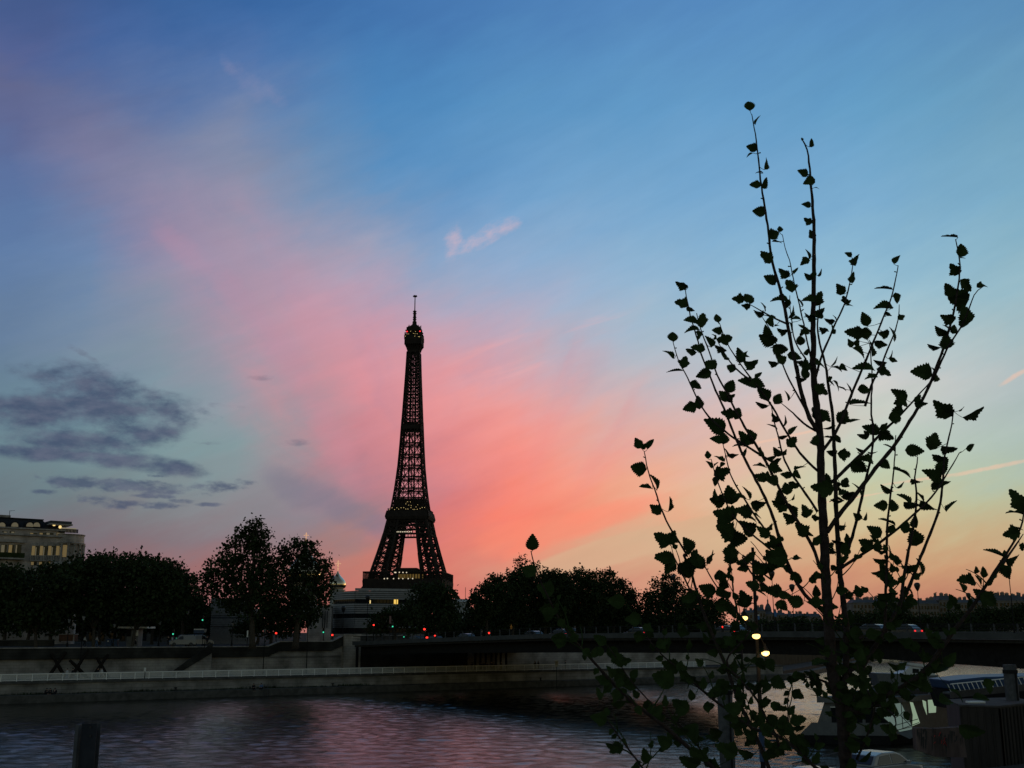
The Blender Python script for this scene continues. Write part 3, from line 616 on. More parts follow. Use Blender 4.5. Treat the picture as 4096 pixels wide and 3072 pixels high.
# second platform
k2 = mpp(2050, TD); h2 = 189 * k2 / RF / 2; sp_ = MB(); za, zb, zc = tz(2086), tz(2073), tz(2050)
ring_boxes(sp_, za + .4, zb, hw(za) + 1.6, h2, 1.0); ring_boxes(sp_, zb, zc, h2, h2 - 1.2, 1.0); slab_(sp_, zb + .3, zb + 1.5, h2 - 1)
for z in (zc + .5, zc + 1.3, zc + 2.1): ring_boxes(sp_, z, z + .16, h2 - 2.2, h2 - 2.2, .16)
for i in range(25):
    s = -1 + 2 * i / 24
    for sg in (-1, 1): sp_.box((s * (h2 - 2.2), sg * (h2 - 2.2), zc + 1.1), (.22, .22, 2.2)); sp_.box((sg * (h2 - 2.2), s * (h2 - 2.2), zc + 1.1), (.22, .22, 2.2))
sp_.build('second_platform', m_iron, tow)
cb = MB(); hc = 128 * k2 / 2 / RF; cb.box((0, 0, (zc + tz(2006)) / 2), (2 * hc, 2 * hc, tz(2006) - zc)); cb.box((0, 0, tz(2004)), (2 * hc - 3, 2 * hc - 3, 1.5)); cb.box((-hc * .55, -hc * .2, tz(1998)), (3.4, 3, 2.6)); cb.box((hc * .6, 0, tz(2000)), (4, 3, 2)); cb.build('restaurant', m_iron, tow)
random.seed(3)
lamp_points([((-1 + 2 * (i + .5) / 16 + random.uniform(-.03, .03)) * h2 * .84, -h2 + 1.5, zc + random.choice((.8, 1.2, 1.6, 2.4))) for i in range(16)] + [(random.uniform(-.62, .7) * hc, -hc - .3, random.uniform(zc + 3, tz(2012))) for i in range(9)], m_bulb, r=.26)
lamp_points([((px - 1637) * k2, -hw(zt0) - .3, z) for px, z in [(1601 + i * 7, zt0 + 1.6) for i in range(9)]], MATS['pale_bulb'], r=.5)
# upper shaft
zs = [Z2 + 1] + [tz(y) for y in (2000, 1962, 1915, 1870, 1826, 1780, 1736, 1712, 1684, 1656, 1628, 1600, 1573, 1546, 1520, 1495, 1471, 1448, 1428, 1412)]
mb = MB()
for sx_, ax in ((-1, 0), (1, 0), (-1, 1), (1, 1)):
    def pt(s, z, sx_=sx_, ax=ax): h = hw(z); return Vector((s * h, sx_ * h, z)) if ax == 0 else Vector((sx_ * h, s * h, z))
    def inner(z): return max(.04, 1 - lw(z) / hw(z))
    fs = [lambda z: pt(-1, z), lambda z: pt(-inner(z), z), lambda z: pt(inner(z), z), lambda z: pt(1, z)]
    for za, zb in zip(zs, zs[1:]):
        for f_, w_ in zip(fs, (1.2, .72, .72, 1.2)): mb.beam(f_(za), f_(zb), w_ if za < tz(1700) else w_ * .82)
        mb.beam(pt(-1, za + .8), pt(1, za + .8), .8); mb.beam(pt(-1, za - 1.0), pt(1, za - 1.0), .55)
        for i in range(8):
            s0, s1 = -1 + i / 4, -1 + (i + 1) / 4
            if abs(s0 + s1) / 2 > inner(za) * .9: mb.beam(pt(s0, za + .8), pt(s1, za - 1.0), .25); mb.beam(pt(s1, za + .8), pt(s0, za - 1.0), .25)
    lattice_faces(mb, fs[0], fs[1], zs, .62, .6); lattice_faces(mb, fs[2], fs[3], zs, .62, .6)
    lattice_faces(mb, fs[1], fs[2], zs, .42, .5)
mb.build('upper_shaft', m_iron, tow)
mb = MB(); er = 2.6                                  # lift shaft in the middle
for za, zb in zip(zs, zs[1:]):
    for i, j in ((-1,-1), (1,-1), (1,1), (-1,1)): mb.beam((i * er, j * er, za), (i * er, j * er, zb), .5)
    for i, j, k, l in ((-1,-1,1,-1), (1,-1,1,1), (1,1,-1,1), (-1,1,-1,-1)): mb.beam((i*er, j*er, za), (k*er, l*er, zb), .3); mb.beam((k*er, l*er, za), (i*er, j*er, zb), .3); mb.beam((i*er, j*er, zb), (k*er, l*er, zb), .6)
    mb.beam((0, 0, za), (0, 0, zb), .8)
mb.build('lift_shaft', m_iron, tow)
mb = MB(); z_i = tz(1716); hi = hw(z_i); mb.box((0, 0, z_i + .5), (2 * hi + .6, 2 * hi + .6, 3.6)); mb.box((0, 0, z_i + 3.4), (2 * hi * .62, 2 * hi * .62, 3.0)); mb.build('intermediate_platform', m_iron, tow)
# top: flared brackets, cabin, galleries, campanile and mast
k3 = mpp(1370, TD)
def q3(v): return tz(1150 + v * .3014)
def w3(u): return u * .3014 * k3 / 2 / RF
tp = MB()
ring_boxes(tp, q3(870), q3(830), w3(168), w3(166), .8)
ring_boxes(tp, q3(770), q3(712), w3(240), w3(240), .8); ring_boxes(tp, q3(712), q3(655), w3(248), w3(248), .8)
slab_(tp, q3(768), q3(765), w3(238)); slab_(tp, q3(835), q3(770), w3(150))
for i in range(9):
    s = -1 + i / 4
    for sg in (-1, 1):
        for k in range(3):
            f0, f1 = (k / 3) ** 1.6, ((k + 1) / 3) ** 1.6; a0, a1 = w3(168 + 70 * f0), w3(168 + 70 * f1); z0_, z1_ = q3(845 - 75 * k / 3), q3(845 - 75 * (k + 1) / 3)
            tp.beam((s * a0, sg * a0, z0_), (s * a1, sg * a1, z1_), .5); tp.beam((sg * a0, s * a0, z0_), (sg * a1, s * a1, z1_), .5)
slab_(tp, q3(662), q3(655), w3(246)); tp.build('top_platform', m_iron, tow)
tp = MB(); slab_(tp, q3(655), q3(640), w3(210)); slab_(tp, q3(640), q3(596), w3(190)); slab_(tp, q3(596), q3(585), w3(224)); slab_(tp, q3(585), q3(545), w3(196))
for i in range(11):
    for sg in (-1, 1):
        s = -1 + i / 5; hh = w3(236); tp.box((s * hh, sg * hh, q3(640)), (.3, .3, q3(620) - q3(655))); tp.box((sg * hh, s * hh, q3(640)), (.3, .3, q3(620) - q3(655)))
ring_boxes(tp, q3(624), q3(618), w3(236), w3(236), .3); tp.build('top_gallery', m_iron, tow)
tp = MB(); tp.lathe((0, 0, 0), [(w3(196), q3(545)), (w3(176), q3(530)), (w3(120), q3(510)), (w3(70), q3(495)), (w3(54), q3(470))], 12)
for i in range(26):
    a = i * 2.4; r = w3(random.uniform(90, 205)); tp.box((r * math.cos(a), r * math.sin(a), q3(random.uniform(535, 560))), (.5, .5, random.uniform(3, 7.5)))
tp.build('campanile', m_iron, tow)
tp = MB(); tp.lathe((0, 0, 0), [(w3(52), q3(490)), (w3(62), q3(480)), (w3(62), q3(455)), (w3(44), q3(450)), (w3(42), q3(440)), (w3(38), q3(315)), (w3(24), q3(306)), (w3(15), q3(300)), (w3(13), q3(130))], 10)
for v in (425, 398, 348, 320):
    for a in range(6): tp.beam((0, 0, q3(v)), (w3(54) * math.cos(a * 1.047), w3(54) * math.sin(a * 1.047), q3(v - 2)), .7)
for a in range(10): tp.beam((0, 0, q3(122)), (w3(62) * math.cos(a * .628), w3(62) * math.sin(a * .628), q3(118 - 6 * (a % 2))), .8)
tp.lathe((0, 0, 0), [(w3(34), q3(126)), (w3(40), q3(120)), (w3(14), q3(112)), (w3(6), q3(98))], 8); tp.build('antenna_mast', m_iron, tow)
lamp_points([(w3(u * 2), -w3(196) - .4, q3(v)) for u, v in ((-85, 640), (-63, 640), (5, 634), (28, 640), (60, 640), (-36, 604), (36, 610))] + [(w3(u * 2), -w3(250) - .4, q3(v)) for u, v in ((-104, 676), (32, 676), (86, 686), (100, 686))], m_bulb, r=.26)
lamp_points([(w3(-176), -w3(200), q3(608)), (w3(200), -w3(200), q3(608))], m_beacon, 'beacon', r=.75)
# ------------------------------------------------------------------ trees of the far bank
def leaf_mesh(name, blobs, m, size, parent, dens=1.0, clump=1.0):
    # blobs: (centre, rx, ry, rz) in metres; leaves gather in clumps over the volume so the outline is ragged and gaps show
    C_, = [[]]
    for c, rx, ry, rz in blobs:
        n = int(dens * 21 * (rx * rz + .5 * ry * rz) / (size * size) / 1.6) + 40
        nc = max(24, int(62 * (rx * rz) / (3.2 ** 2) * clump)); d = rng.normal(size=(nc, 3)); d /= np.linalg.norm(d, axis=1)[:, None]
        r = .45 + .57 * rng.random(nc) ** .45
        cc = d * r[:, None] * np.array([rx, ry, rz]) + np.array(c)
        k = rng.integers(0, nc, n); sg = size * (.75 + .85 * rng.random(nc)); p = cc[k] + rng.normal(size=(n, 3)) * sg[k][:, None] * np.array([1, 1, .8])
        C_.append(p)
        ni = n // 4; q = rng.normal(size=(ni, 3)); q /= np.linalg.norm(q, axis=1)[:, None]; C_.append(q * (rng.random(ni) ** .4 * .8)[:, None] * np.array([rx, ry, rz]) + np.array(c))
    p = np.vstack(C_); n = len(p)
    a = rng.normal(size=(n, 3)); a /= np.linalg.norm(a, axis=1)[:, None]; b_ = np.cross(a, rng.normal(size=(n, 3))); b_ /= np.linalg.norm(b_, axis=1)[:, None]
    s = (size * (.55 + .7 * rng.random(n)))[:, None]; a = a * s * .62; b_ = b_ * s * .5
    v = np.stack([p - a, p + b_ - a * .15, p + a, p - b_ - a * .15], 1).reshape(-1, 3) - np.array(parent.location)
    me = mesh_np(name, v, np.arange(n * 4).reshape(n, 4)); me.materials.append(m)
    o = bpy.data.objects.new(name, me); COL.objects.link(o); o.parent = parent; return o
GR = {}
def tree(label, blobs, Y, trunk, zb, group='trees along the far embankment', size=.5, m=None, dens=1.0, tw=.34, zdep=.8, limbs=5, name='broadleaf_tree', lean=0, clump=1.0):
    x0 = xat(trunk, Y); base = Vector((x0, Y, zb)); t = thing(name, label, 'tree', base, 0, group); wb = []
    for px, py, rx, ry in blobs:
        c = P(px, py, Y + random.uniform(-1, 1)); k = mpp(py, Y); wb.append(((c.x, c.y, c.z), rx * k, (rx + ry) / 2 * k * zdep, ry * k))
    zc = sum(b[0][2] for b in wb) / len(wb); xc = sum(b[0][0] for b in wb) / len(wb)
    fork = Vector((x0 + (xc - x0) * .35, Y, zb + (zc - zb) * .55)); mb = MB()
    mb.tube([base - Vector((0, 0, .3)), base + (fork - base) * .12, base + (fork - base) * .6 + Vector((.1, 0, 0)), fork], [tw * 1.35, tw, tw * .82, tw * .7], 9); mb.build('trunk', m_bark, t, smooth=True)
    for i, (c, rx, ry, rz) in enumerate(wb[:limbs]):
        c = Vector(c); q = fork - Vector((0, 0, .2)); mid = q + (c - q) * .5 + Vector((random.uniform(-.4, .4), random.uniform(-.4, .4), .3))
        lb = MB().tube([q, mid, c + Vector((0, 0, rz * .2))], [tw * .55, tw * .34, .05], 7)
        for k in range(4):
            a = random.uniform(0, 6.28); e = c + Vector((rx * math.cos(a) * .7, ry * math.sin(a) * .7, rz * random.uniform(-.2, .8))); s = q + (c - q) * random.uniform(.45, .8); lb.tube([s, (s + e) / 2 + Vector((0, 0, .2)), e], [tw * .2, tw * .14, .03], 5)
        lb.build('limb', m_bark, t, smooth=True)
    leaf_mesh('crown', wb, m or m_leaf2, size, t, dens, clump)
    return t
ZPm = ZP
tree('broad dark plane tree growing from the promenade, leftmost of the three rooted there', [(60,2385,110,95),(175,2390,120,105),(235,2330,90,60),(20,2330,80,70),(120,2470,130,50)], 176, 160, ZPm)
tree('dark plane tree with straight trunk on the promenade behind the crossed timber frame', [(330,2350,110,100),(410,2330,105,95),(370,2280,85,56),(460,2390,90,80),(350,2450,130,50)], 180, 378, ZPm)
tree('dark plane tree with low forking trunk on the promenade near the white roofed kiosk', [(530,2345,110,100),(620,2340,105,95),(580,2290,90,50),(680,2390,80,80),(560,2440,110,50)], 182, 516, ZPm, limbs=6)
tree('round dark tree on the quay street behind the white van', [(700,2340,90,80),(745,2390,75,100),(670,2300,70,55),(790,2430,45,70)], 216, 730, ZS)
tree('dark tree behind the promenade trees whose thin top shoots stand up against the sky', [(560,2268,95,50),(500,2262,80,46),(640,2275,70,46)], 232, 560, ZS)
tree('dark tree close in front of the old corner apartment house', [(250,2290,60,40),(300,2265,40,38),(180,2290,60,36),(90,2300,80,36)], 205, 205, ZS)
tree('low dark tree between the corner apartment house and the kiosk', [(380,2265,75,56),(440,2270,80,56),(330,2290,50,40),(410,2380,160,90)], 226, 400, ZS)
tree('dark tree at the far left edge of the street below the apartment house', [(20,2310,70,44),(-60,2320,90,70),(0,2420,120,90),(160,2440,120,70)], 214, 20, ZS)
tree('dense dark tree filling the street between kiosk and van', [(600,2430,130,70),(480,2440,120,70),(720,2470,90,50)], 228, 610, ZS)
# thin shoots standing out of the crowns
def sprig_(root, pts, Y):
    mb = MB(); lv = []
    for px, py, h in pts:
        a, b_ = P(px, py + h, Y), P(px + random.uniform(-6, 6), py, Y); mb.tube([a, b_], [.05, .02], 5)
        for i in range(9): lv.append(a + (b_ - a) * (i / 8) + Vector((random.uniform(-.35, .35), random.uniform(-.2, .2), random.uniform(-.2, .2))))
    for p in lv:
        a = Vector((random.uniform(-1, 1), random.uniform(-1, 1), random.uniform(-1, 1))).normalized() * .40; b2 = a.cross(Vector((random.random(), 1, random.random()))).normalized() * .32
        mb.add([p - a, p + b2, p + a, p - b2], [(0, 1, 2, 3)])
    return mb
o = [x for x in S.objects if x.get('label', '').startswith('dark tree behind the promenade')][0]
sprig_(o, [(536,2216,40),(564,2188,60),(560,2212,30),(592,2206,44),(632,2214,40)], 232).build('top_shoot', m_leaf2, o)
big = 'tall loose trees in front of the striped building'
tree('tallest dark tree with sky showing through, left of the pair by the striped building', [(985,2165,62,62),(1030,2150,52,62),(1015,2105,28,30),(930,2220,62,56),(1045,2215,45,60),(1065,2390,58,52),(1080,2330,50,48),(880,2285,70,66),(835,2330,38,44),(960,2300,90,70),(1040,2310,66,70),(890,2375,60,36),(985,2400,74,54),(1040,2430,60,44),(930,2420,56,40)], 186, 1013, ZS, big, .42, dens=.85, tw=.5, limbs=8, clump=1.4)
tree('dark loose tree with a gilded cross rising behind its crown, beside the tallest tree', [(1190,2200,62,48),(1235,2215,50,54),(1120,2235,50,48),(1290,2260,38,44),(1230,2290,75,60),(1140,2310,72,70),(1310,2325,34,50),(1240,2370,80,50),(1150,2400,84,52),(1115,2440,60,46),(1215,2440,64,40),(1290,2400,36,46)], 190, 1181, ZS, big, .42, dens=.80, tw=.42, limbs=8, clump=1.5)
tree('low dark bushy tree under the loose tree beside the stone block with slots', [(1200,2480,54,44),(1150,2490,60,40),(1235,2455,38,36)], 194, 1190, ZS, 'street trees at the bridge end', .4)
tree('low dark bushy tree in the gap between the two loose trees', [(1085,2470,62,60),(1060,2505,60,44),(1120,2440,46,50)], 204, 1085, ZS, 'street trees at the bridge end', .4)
tree('low dark bush tree right of the trunk of the tallest loose tree', [(1010,2500,56,44),(1150,2520,60,34),(960,2515,36,30)], 212, 1030, ZS, 'street trees at the bridge end', .4)
tree('wide dark tree standing directly before the iron tower at the bridge end', [(1745,2395,70,68),(1690,2390,58,58),(1790,2420,50,66),(1740,2470,95,60),(1665,2450,60,56)], 214, 1740, 8.2, 'street trees at the bridge end', .45)
tree('smaller dark tree in front of the striped building at the bridge end', [(1600,2455,64,48),(1540,2480,52,46),(1500,2500,34,40),(1640,2490,60,46)], 208, 1580, 8.2, 'street trees at the bridge end', .45)
row = 'clipped dark trees in a row behind the bridge'
for (lab, bl, Y, tr) in [
    ('dark clipped tree at the low left end of the rounded row behind the bridge', [(1945,2400,62,74),(1915,2440,50,60),(1980,2360,52,56)], 222, 1945),
    ('dark clipped tree of the rounded row with a wispy light top sticking out above', [(2040,2370,68,86),(2085,2340,56,64),(2030,2450,80,60)], 232, 2050),
    ('dark clipped tree in the middle of the rounded row behind the bridge', [(2240,2375,56,84),(2110,2360,52,72),(2170,2360,72,84),(2210,2350,60,70),(2170,2450,90,60)], 240, 2180),
    ('dark clipped tree right of the middle in the rounded row behind the bridge', [(2375,2370,56,82),(2310,2355,74,80),(2260,2370,60,76),(2310,2450,90,60)], 250, 2300),
    ('dark clipped tree closing the right end of the rounded row behind the bridge', [(2430,2360,68,78),(2480,2390,62,78),(2520,2430,42,60),(2430,2450,90,60)], 260, 2450)]:
    tree(lab, bl, Y, tr, 8.0, row, .42, zdep=1.0, dens=1.5)
o = [x for x in S.objects if 'wispy light top' in x.get('label', '')][0]
leaf_mesh('wispy_top', [((P(2105, 2262, 232)), 50 * mpp(2262, 232), 2.0, 20 * mpp(2262, 232)), (P(2085, 2240, 232), 18 * mpp(2240, 232), 1, 14 * mpp(2240, 232)), (P(2150, 2268, 232), 16 * mpp(2262, 232), 1, 16 * mpp(2240, 232))], m_leaf2, .36, o, .34)
gp2 = 'dark trees beyond the right half of the bridge'
tree('dark pointed tree standing right of the rounded row behind the bridge lamps', [(2635,2385,58,72),(2680,2340,50,40),(2700,2400,66,70),(2590,2430,42,56),(2660,2460,90,50)], 262, 2650, 8.0, gp2, .5, zdep=1.0)
tree('dark uneven tree half hidden by the sapling left of the floodlight mast', [(2800,2430,64,52),(2850,2440,50,44),(2760,2440,50,60),(2820,2490,90,40)], 290, 2800, 8.0, gp2, .5, zdep=1.0)
random.seed(5)
labs = ['low dark tree below the domed rooftops beyond the bridge', 'low dark tree right of the domed rooftops beyond the bridge', 'dark rounded tree behind the sapling trunk beyond the bridge', 'dark broad tree under the long far terrace beyond the bridge', 'dark bushy tree under the middle of the far terrace', 'tall bushy dark tree below the far rooftop block', 'dark tree under the far rooftop block right of the bushy one', 'dark tree before the far terrace below the hanging leaves', 'dark tree before the far terrace near the right edge of the picture', 'dark tree at the right edge of the picture beyond the bridge']
for i, lab in enumerate(labs):
    px = 2920 + i * 128; h = (2500, 2492, 2478, 2486, 2462, 2440, 2470, 2460, 2440, 2430)[i]
    tree(lab, [(px - 36, h + 34, 58, 34), (px + 34, h + 28, 60, 36), (px, h + 20, 56, 34), (px, h + 62, 100, 34)], 430 + i * 6, px, 7.4, gp2, .8, zdep=1.0, tw=.4, limbs=3)

random.seed(8)
tree('low dark tree before the foot of the apartment house at the left edge', [(40,2450,90,56),(120,2450,80,60),(200,2450,70,60),(80,2500,130,40),(220,2505,70,36)], 205, 110, ZS)
random.seed(9)
for lab, px, py, Y in [
    ('low dark tree deep in the street behind the leftmost promenade tree', 60, 2460, 262), ('low dark tree deep in the street behind the crossed timber frame', 260, 2465, 264),
    ('low dark tree deep in the street behind the kiosk', 460, 2465, 266), ('low dark tree deep in the street behind the white van', 680, 2470, 264), ('low dark tree deep in the street left of the tallest tree', 830, 2480, 258),
    ('low dark bush tree behind the road signals below the iron tower', 1730, 2490, 262), ('low dark bush tree under the left end of the rounded row', 1930, 2490, 275), ('low dark bush tree below the wispy topped tree', 2090, 2490, 280), ('low dark bush tree below the middle of the rounded row', 2260, 2490, 285), ('low dark bush tree below the right end of the rounded row', 2430, 2490, 290), ('low dark bush tree between the rounded row and the pointed tree', 2590, 2495, 295), ('low dark bush tree left of the floodlight mast', 2760, 2500, 300)]:
    tree(lab, [(px - 60, py, 75, 50), (px + 55, py - 6, 75, 52), (px, py + 42, 130, 34), (px, py + 10, 90, 50)], Y, px, 7.45, 'low trees filling the far street', .7, zdep=1.0, limbs=2)
# ------------------------------------------------------------------ far rooftops on the right
m_fwall = mat('far_facade', (.20,.18,.165), .9, 0, .35, .25); m_froof = mat('far_roof', (.07,.075,.09), .7, 0, .3, .3)
def far_house(label, px0, px1, py_e, py_r, Y, chim=4, wins=6, rows=3, depth=14, dome=False):
    x0, x1 = xat(px0, Y), xat(px1, Y); ze, zr = zat(py_e, Y), zat(py_r, Y); w_ = x1 - x0; xc = (x0 + x1) / 2
    t = thing('apartment_house', label, 'building', (xc, Y, 7.4), 0, 'far apartment houses on the skyline')
    MB().box((xc, Y + depth / 2, (7.4 + ze) / 2), (w_, depth, ze - 7.4)).build('wall', m_fwall, t)
    MB().box((xc, Y + depth / 2, ze + .15), (w_ + .6, depth + .6, .3)).build('cornice', m_fwall, t)
    rf = MB().box((xc, Y + depth / 2, (ze + .302 + zr) / 2), (w_, depth, zr - ze - .3), taper=1 - 2.2 / w_, tapy=.62).build('roof', m_froof, t)
    for i in range(chim):
        x = x0 + w_ * (i + random.uniform(.25, .75)) / chim; h = random.uniform(.8, 2.2); c = MB().box((x, Y + depth * random.uniform(.35, .6), zr + h / 2 - .3), (random.uniform(1.2, 2.6), .9, h + .6))
        for k in range(3): c.box((x - .5 + k * .5, Y + depth * .45, zr + h + .25), (.25, .25, .5))
        c.build('chimney', m_fwall, rf)
    w0 = MB().box((0, 0, 0), (min(1.3, w_ / wins * .45), .25, 2.1)).build('window', m_glass, t, loc=(0, 0, 0)); first = True
    for r in range(rows):
        for i in range(wins):
            c = w0 if first else w0.copy()
            if not first: COL.objects.link(c); c.parent = t
            first = False; c.location = (x0 + w_ * (i + .5) / wins - xc, -.06, ze - 2.2 - r * 3.6 - 7.4)
    if dome:
        MB().lathe((xc, Y + 5, zr - .5), [(w_ * .42, 0), (w_ * .44, 1.2), (w_ * .38, 3), (w_ * .24, 4.6), (w_ * .1, 5.6), (.5, 6.2), (.5, 7.6), (.12, 8.4), (.08, 11)], 14).build('dome', m_froof, t, smooth=True)
    return t
far_house('far house with low roof left of the domed house on the skyline', 2985, 3030, 2452, 2440, 720, 2, 3, 2)
far_house('far tall gabled house beside the floodlight mast on the skyline', 3030, 3066, 2446, 2428, 730, 3, 3, 3)
far_house('far corner house carrying a dark pointed dome on the skyline', 3068, 3100, 2458, 2444, 735, 0, 3, 3, dome=True)
far_house('far flat house immediately right of the dome on the skyline', 3100, 3150, 2462, 2450, 740, 3, 4, 2)
far_house('far house fading behind the sapling stem on the skyline', 3150, 3290, 2468, 2454, 760, 5, 9, 2)
far_house('far house with uneven chimneys right of the sapling trunk', 3420, 3520, 2412, 2398, 720, 6, 7, 3)
far_house('long far terrace with many chimneys, left of the bridge lamp on the skyline', 3522, 3640, 2410, 2394, 715, 7, 9, 3)
far_house('long pale far terrace behind the tall bridge lamp', 3642, 3765, 2416, 2400, 710, 6, 10, 3)
far_house('far rooftop block rising dark above the long terraces', 3766, 3822, 2402, 2382, 712, 3, 4, 4)
far_house('far terrace right of the raised dark block', 3824, 3960, 2412, 2398, 705, 7, 10, 3)
far_house('far terrace at the right edge of the skyline with a high slate roof', 3962, 4110, 2404, 2380, 700, 8, 10, 3)
far_house('far terrace continuing the skyline out of the picture on the right', 4112, 4260, 2404, 2384, 700, 6, 10, 3)
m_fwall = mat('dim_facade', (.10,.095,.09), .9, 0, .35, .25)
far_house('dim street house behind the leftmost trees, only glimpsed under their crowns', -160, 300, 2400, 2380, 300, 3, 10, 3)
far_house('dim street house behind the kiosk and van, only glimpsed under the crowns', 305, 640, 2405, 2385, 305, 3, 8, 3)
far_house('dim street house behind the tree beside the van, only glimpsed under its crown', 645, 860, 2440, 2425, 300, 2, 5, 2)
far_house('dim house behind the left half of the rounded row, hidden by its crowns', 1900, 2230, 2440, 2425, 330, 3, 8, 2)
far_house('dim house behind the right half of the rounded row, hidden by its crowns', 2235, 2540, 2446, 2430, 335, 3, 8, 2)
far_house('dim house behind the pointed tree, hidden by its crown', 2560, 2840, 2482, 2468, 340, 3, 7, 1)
# ------------------------------------------------------------------ old corner apartment house (left edge)
YA = 236.0; fd = Vector((.80, .60, 0)).normalized(); fn = Vector((fd.y, -fd.x, 0)); pA = P(256, 2200, YA); pA = Vector((pA.x, pA.y, 0))
def FA(s, o, z): p = pA + fd * s + fn * o; return Vector((p.x, p.y, z))       # s along facade (0 = right end), o outwards
def sA(px):                                          # along-facade coordinate for a photo column
    k = ray(px, 2200); k = k.x / k.y; return (k * pA.y - pA.x) / (fd.x - k * fd.y)
def zA(py, px=200): s = sA(px); return zat(py, pA.y + fd.y * s)
ah = thing('apartment_house', 'old pale stone corner apartment house with dormers and softly glowing tall windows', 'building', FA(0, 0, ZS))
z_e, z_c, z_r = zA(2122), zA(2148), zA(2079)
FANG = math.atan2(fd.y, fd.x)
def fbox(s0, s1, o0, o1, z0, z1, mb=None):
    mb = mb or MB(); return mb.slab([FA(s0, o0, z0), FA(s1, o0, z0), FA(s1, o1, z0), FA(s0, o1, z0)], (0, 0, z1 - z0))
s0 = sA(-260)
fbox(s0, 0, -16, 0, ZS - .3, z_c).build('wall', STONE2, ah)
fbox(s0, .3, -16.3, .45, z_c + .003, z_c + .4).build('cornice', m_conc, ah)
fbox(s0, 0, -16, -.5, z_c + .403, z_e).build('attic_storey', STONE2, ah)
fbox(s0, .1, -16.1, -.1, z_e + .003, z_e + .3).build('cornice', m_conc, ah)
rfm = MB(); se = sA(205); rfm.add([FA(s0, -.6, z_e + .303), FA(se, -.6, z_e + .303), FA(se, -15, z_e + .303), FA(s0, -15, z_e + .303), FA(s0, -2.8, z_r), FA(se - 1.6, -2.8, z_r), FA(se - 1.6, -12, z_r), FA(s0, -12, z_r)], [(3,2,1,0), (4,5,6,7), (0,1,5,4), (1,2,6,5), (2,3,7,6), (3,0,4,7)])
roof = rfm.build('roof', m_zinc, ah)
fbox(s0, se - 1.4, -12.2, -2.6, z_r + .003, z_r + .22).build('roof_edge', m_zinc, roof)
for px in (40, 8): 
    s = sA(px); ch = fbox(s - 1, s + .8, -7, -6, z_r + .2, z_r + 1.0); ch.build('chimney', m_conc, roof)
s = sA(46); an = MB().beam(FA(s, -5, z_r), FA(s, -5, zA(2043)), .07); an.beam(FA(s, -5, zA(2045)), FA(s + 1.0, -5, zA(2042)), .06); an.beam(FA(s + .2, -5.4, zA(2044)), FA(s + .2, -4.6, zA(2044)), .05); an.build('aerial', m_dsteel, roof)
def arch_pts(s, w_, z0, z1, o):
    r = w_ / 2; pts = [FA(s - r, o, z0), FA(s + r, o, z0)]
    for k in range(9): a = math.pi * k / 8; pts.append(FA(s + r * math.cos(a), o, z1 - r + r * math.sin(a)))
    return pts
for px in (0, 52, 112, 140):
    s = sA(px); zb, zt = zA(2106, px), zA(2089, px)
    d_ = MB().slab(arch_pts(s, 1.9, zb - .25, zt + .3, -.55), -fn * 2.2).build('dormer', m_zinc, ah)
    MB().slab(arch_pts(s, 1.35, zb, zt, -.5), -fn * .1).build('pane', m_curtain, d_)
for px, lit in ((130, 1), (168, 1), (196, 0), (236, 1)):
    s = sA(px); zb, zt = zA(2146, px), zA(2130, px)
    w_ = fbox(s - .75, s + .75, -.56, -.47, zb, zt).build('window', m_glass, ah)
    fbox(s - .68, s - .05, -.47, -.44, zb + .06, zt - .06).build('curtain', m_glowwin if lit else m_curtain, w_)
for i, px in enumerate((140, 172, 205, 237)):       # the tall arched windows
    s = sA(px); zb, zt, zv = zA(2222, px), zA(2183, px), zA(2169, px)
    MB().slab(arch_pts(s, 1.9, zb - 1.1, zv, .0), fn * .06).build('arch_surround', m_conc, ah)
    w_ = fbox(s - .72, s + .72, .062, .09, zb, zt).build('window', m_glass, ah)
    fbox(s - .66, s - .03, .09, .11, zb, zt - .05).build('curtain', m_glowwin, w_); fbox(s + .04, s + .26, .09, .11, zb, zt - .3).build('curtain', m_curtain, w_)
    bl = MB(); fbox(s - .95, s + .95, .1, .4, zb - 1.15, zb - 1.0, bl); fbox(s - .95, s + .95, .2, .38, zb - .1, zb + .02, bl)
    for k in range(6): x = s - .8 + k * .32; fbox(x - .08, x + .08, .22, .36, zb - 1.0, zb - .1, bl)
    bl.build('balustrade', m_conc, ah)
    w2_ = fbox(s - .6, s + .6, .0, .04, zA(2262, px), zA(2246, px)).build('window', m_glass, ah); fbox(s - .55, s - .02, .04, .06, zA(2262, px) + .1, zA(2246, px) - .1).build('curtain', m_glowwin, w2_)
for i, px in enumerate((14, 44, 72)):               # recessed bay further left
    s = sA(px); zb, zt = zA(2212, px), zA(2178, px)
    w_ = fbox(s - .62, s + .62, .0, .04, zb, zt).build('window', m_glass, ah); fbox(s - .5, s + (.15 if i < 2 else -.25), .04, .07, zb, zt - .1).build('curtain', m_glowwin if i == 1 else m_curtain, w_)
    if i != 2:
        w_ = fbox(s - .5, s + .5, -.5, -.44, zA(2160, px), zA(2124, px)).build('window', m_glass, ah); fbox(s - .2, s + .4, -.44, -.41, zA(2158, px), zA(2126, px)).build('curtain', m_curtain, w_)
fbox(sA(-60), sA(98), .02, 1.1, zA(2232, 60) - .3, zA(2232, 60)).build('balcony', m_conc, ah)
fbox(sA(-60), sA(96), .5, 1.0, zA(2232, 60), zA(2212, 60)).build('balcony_hedge', m_leaf, ah)
fbox(sA(-60), sA(98), .02, .5, zA(2170, 60), zA(2160, 60)).build('dentil_cornice', m_conc, ah)
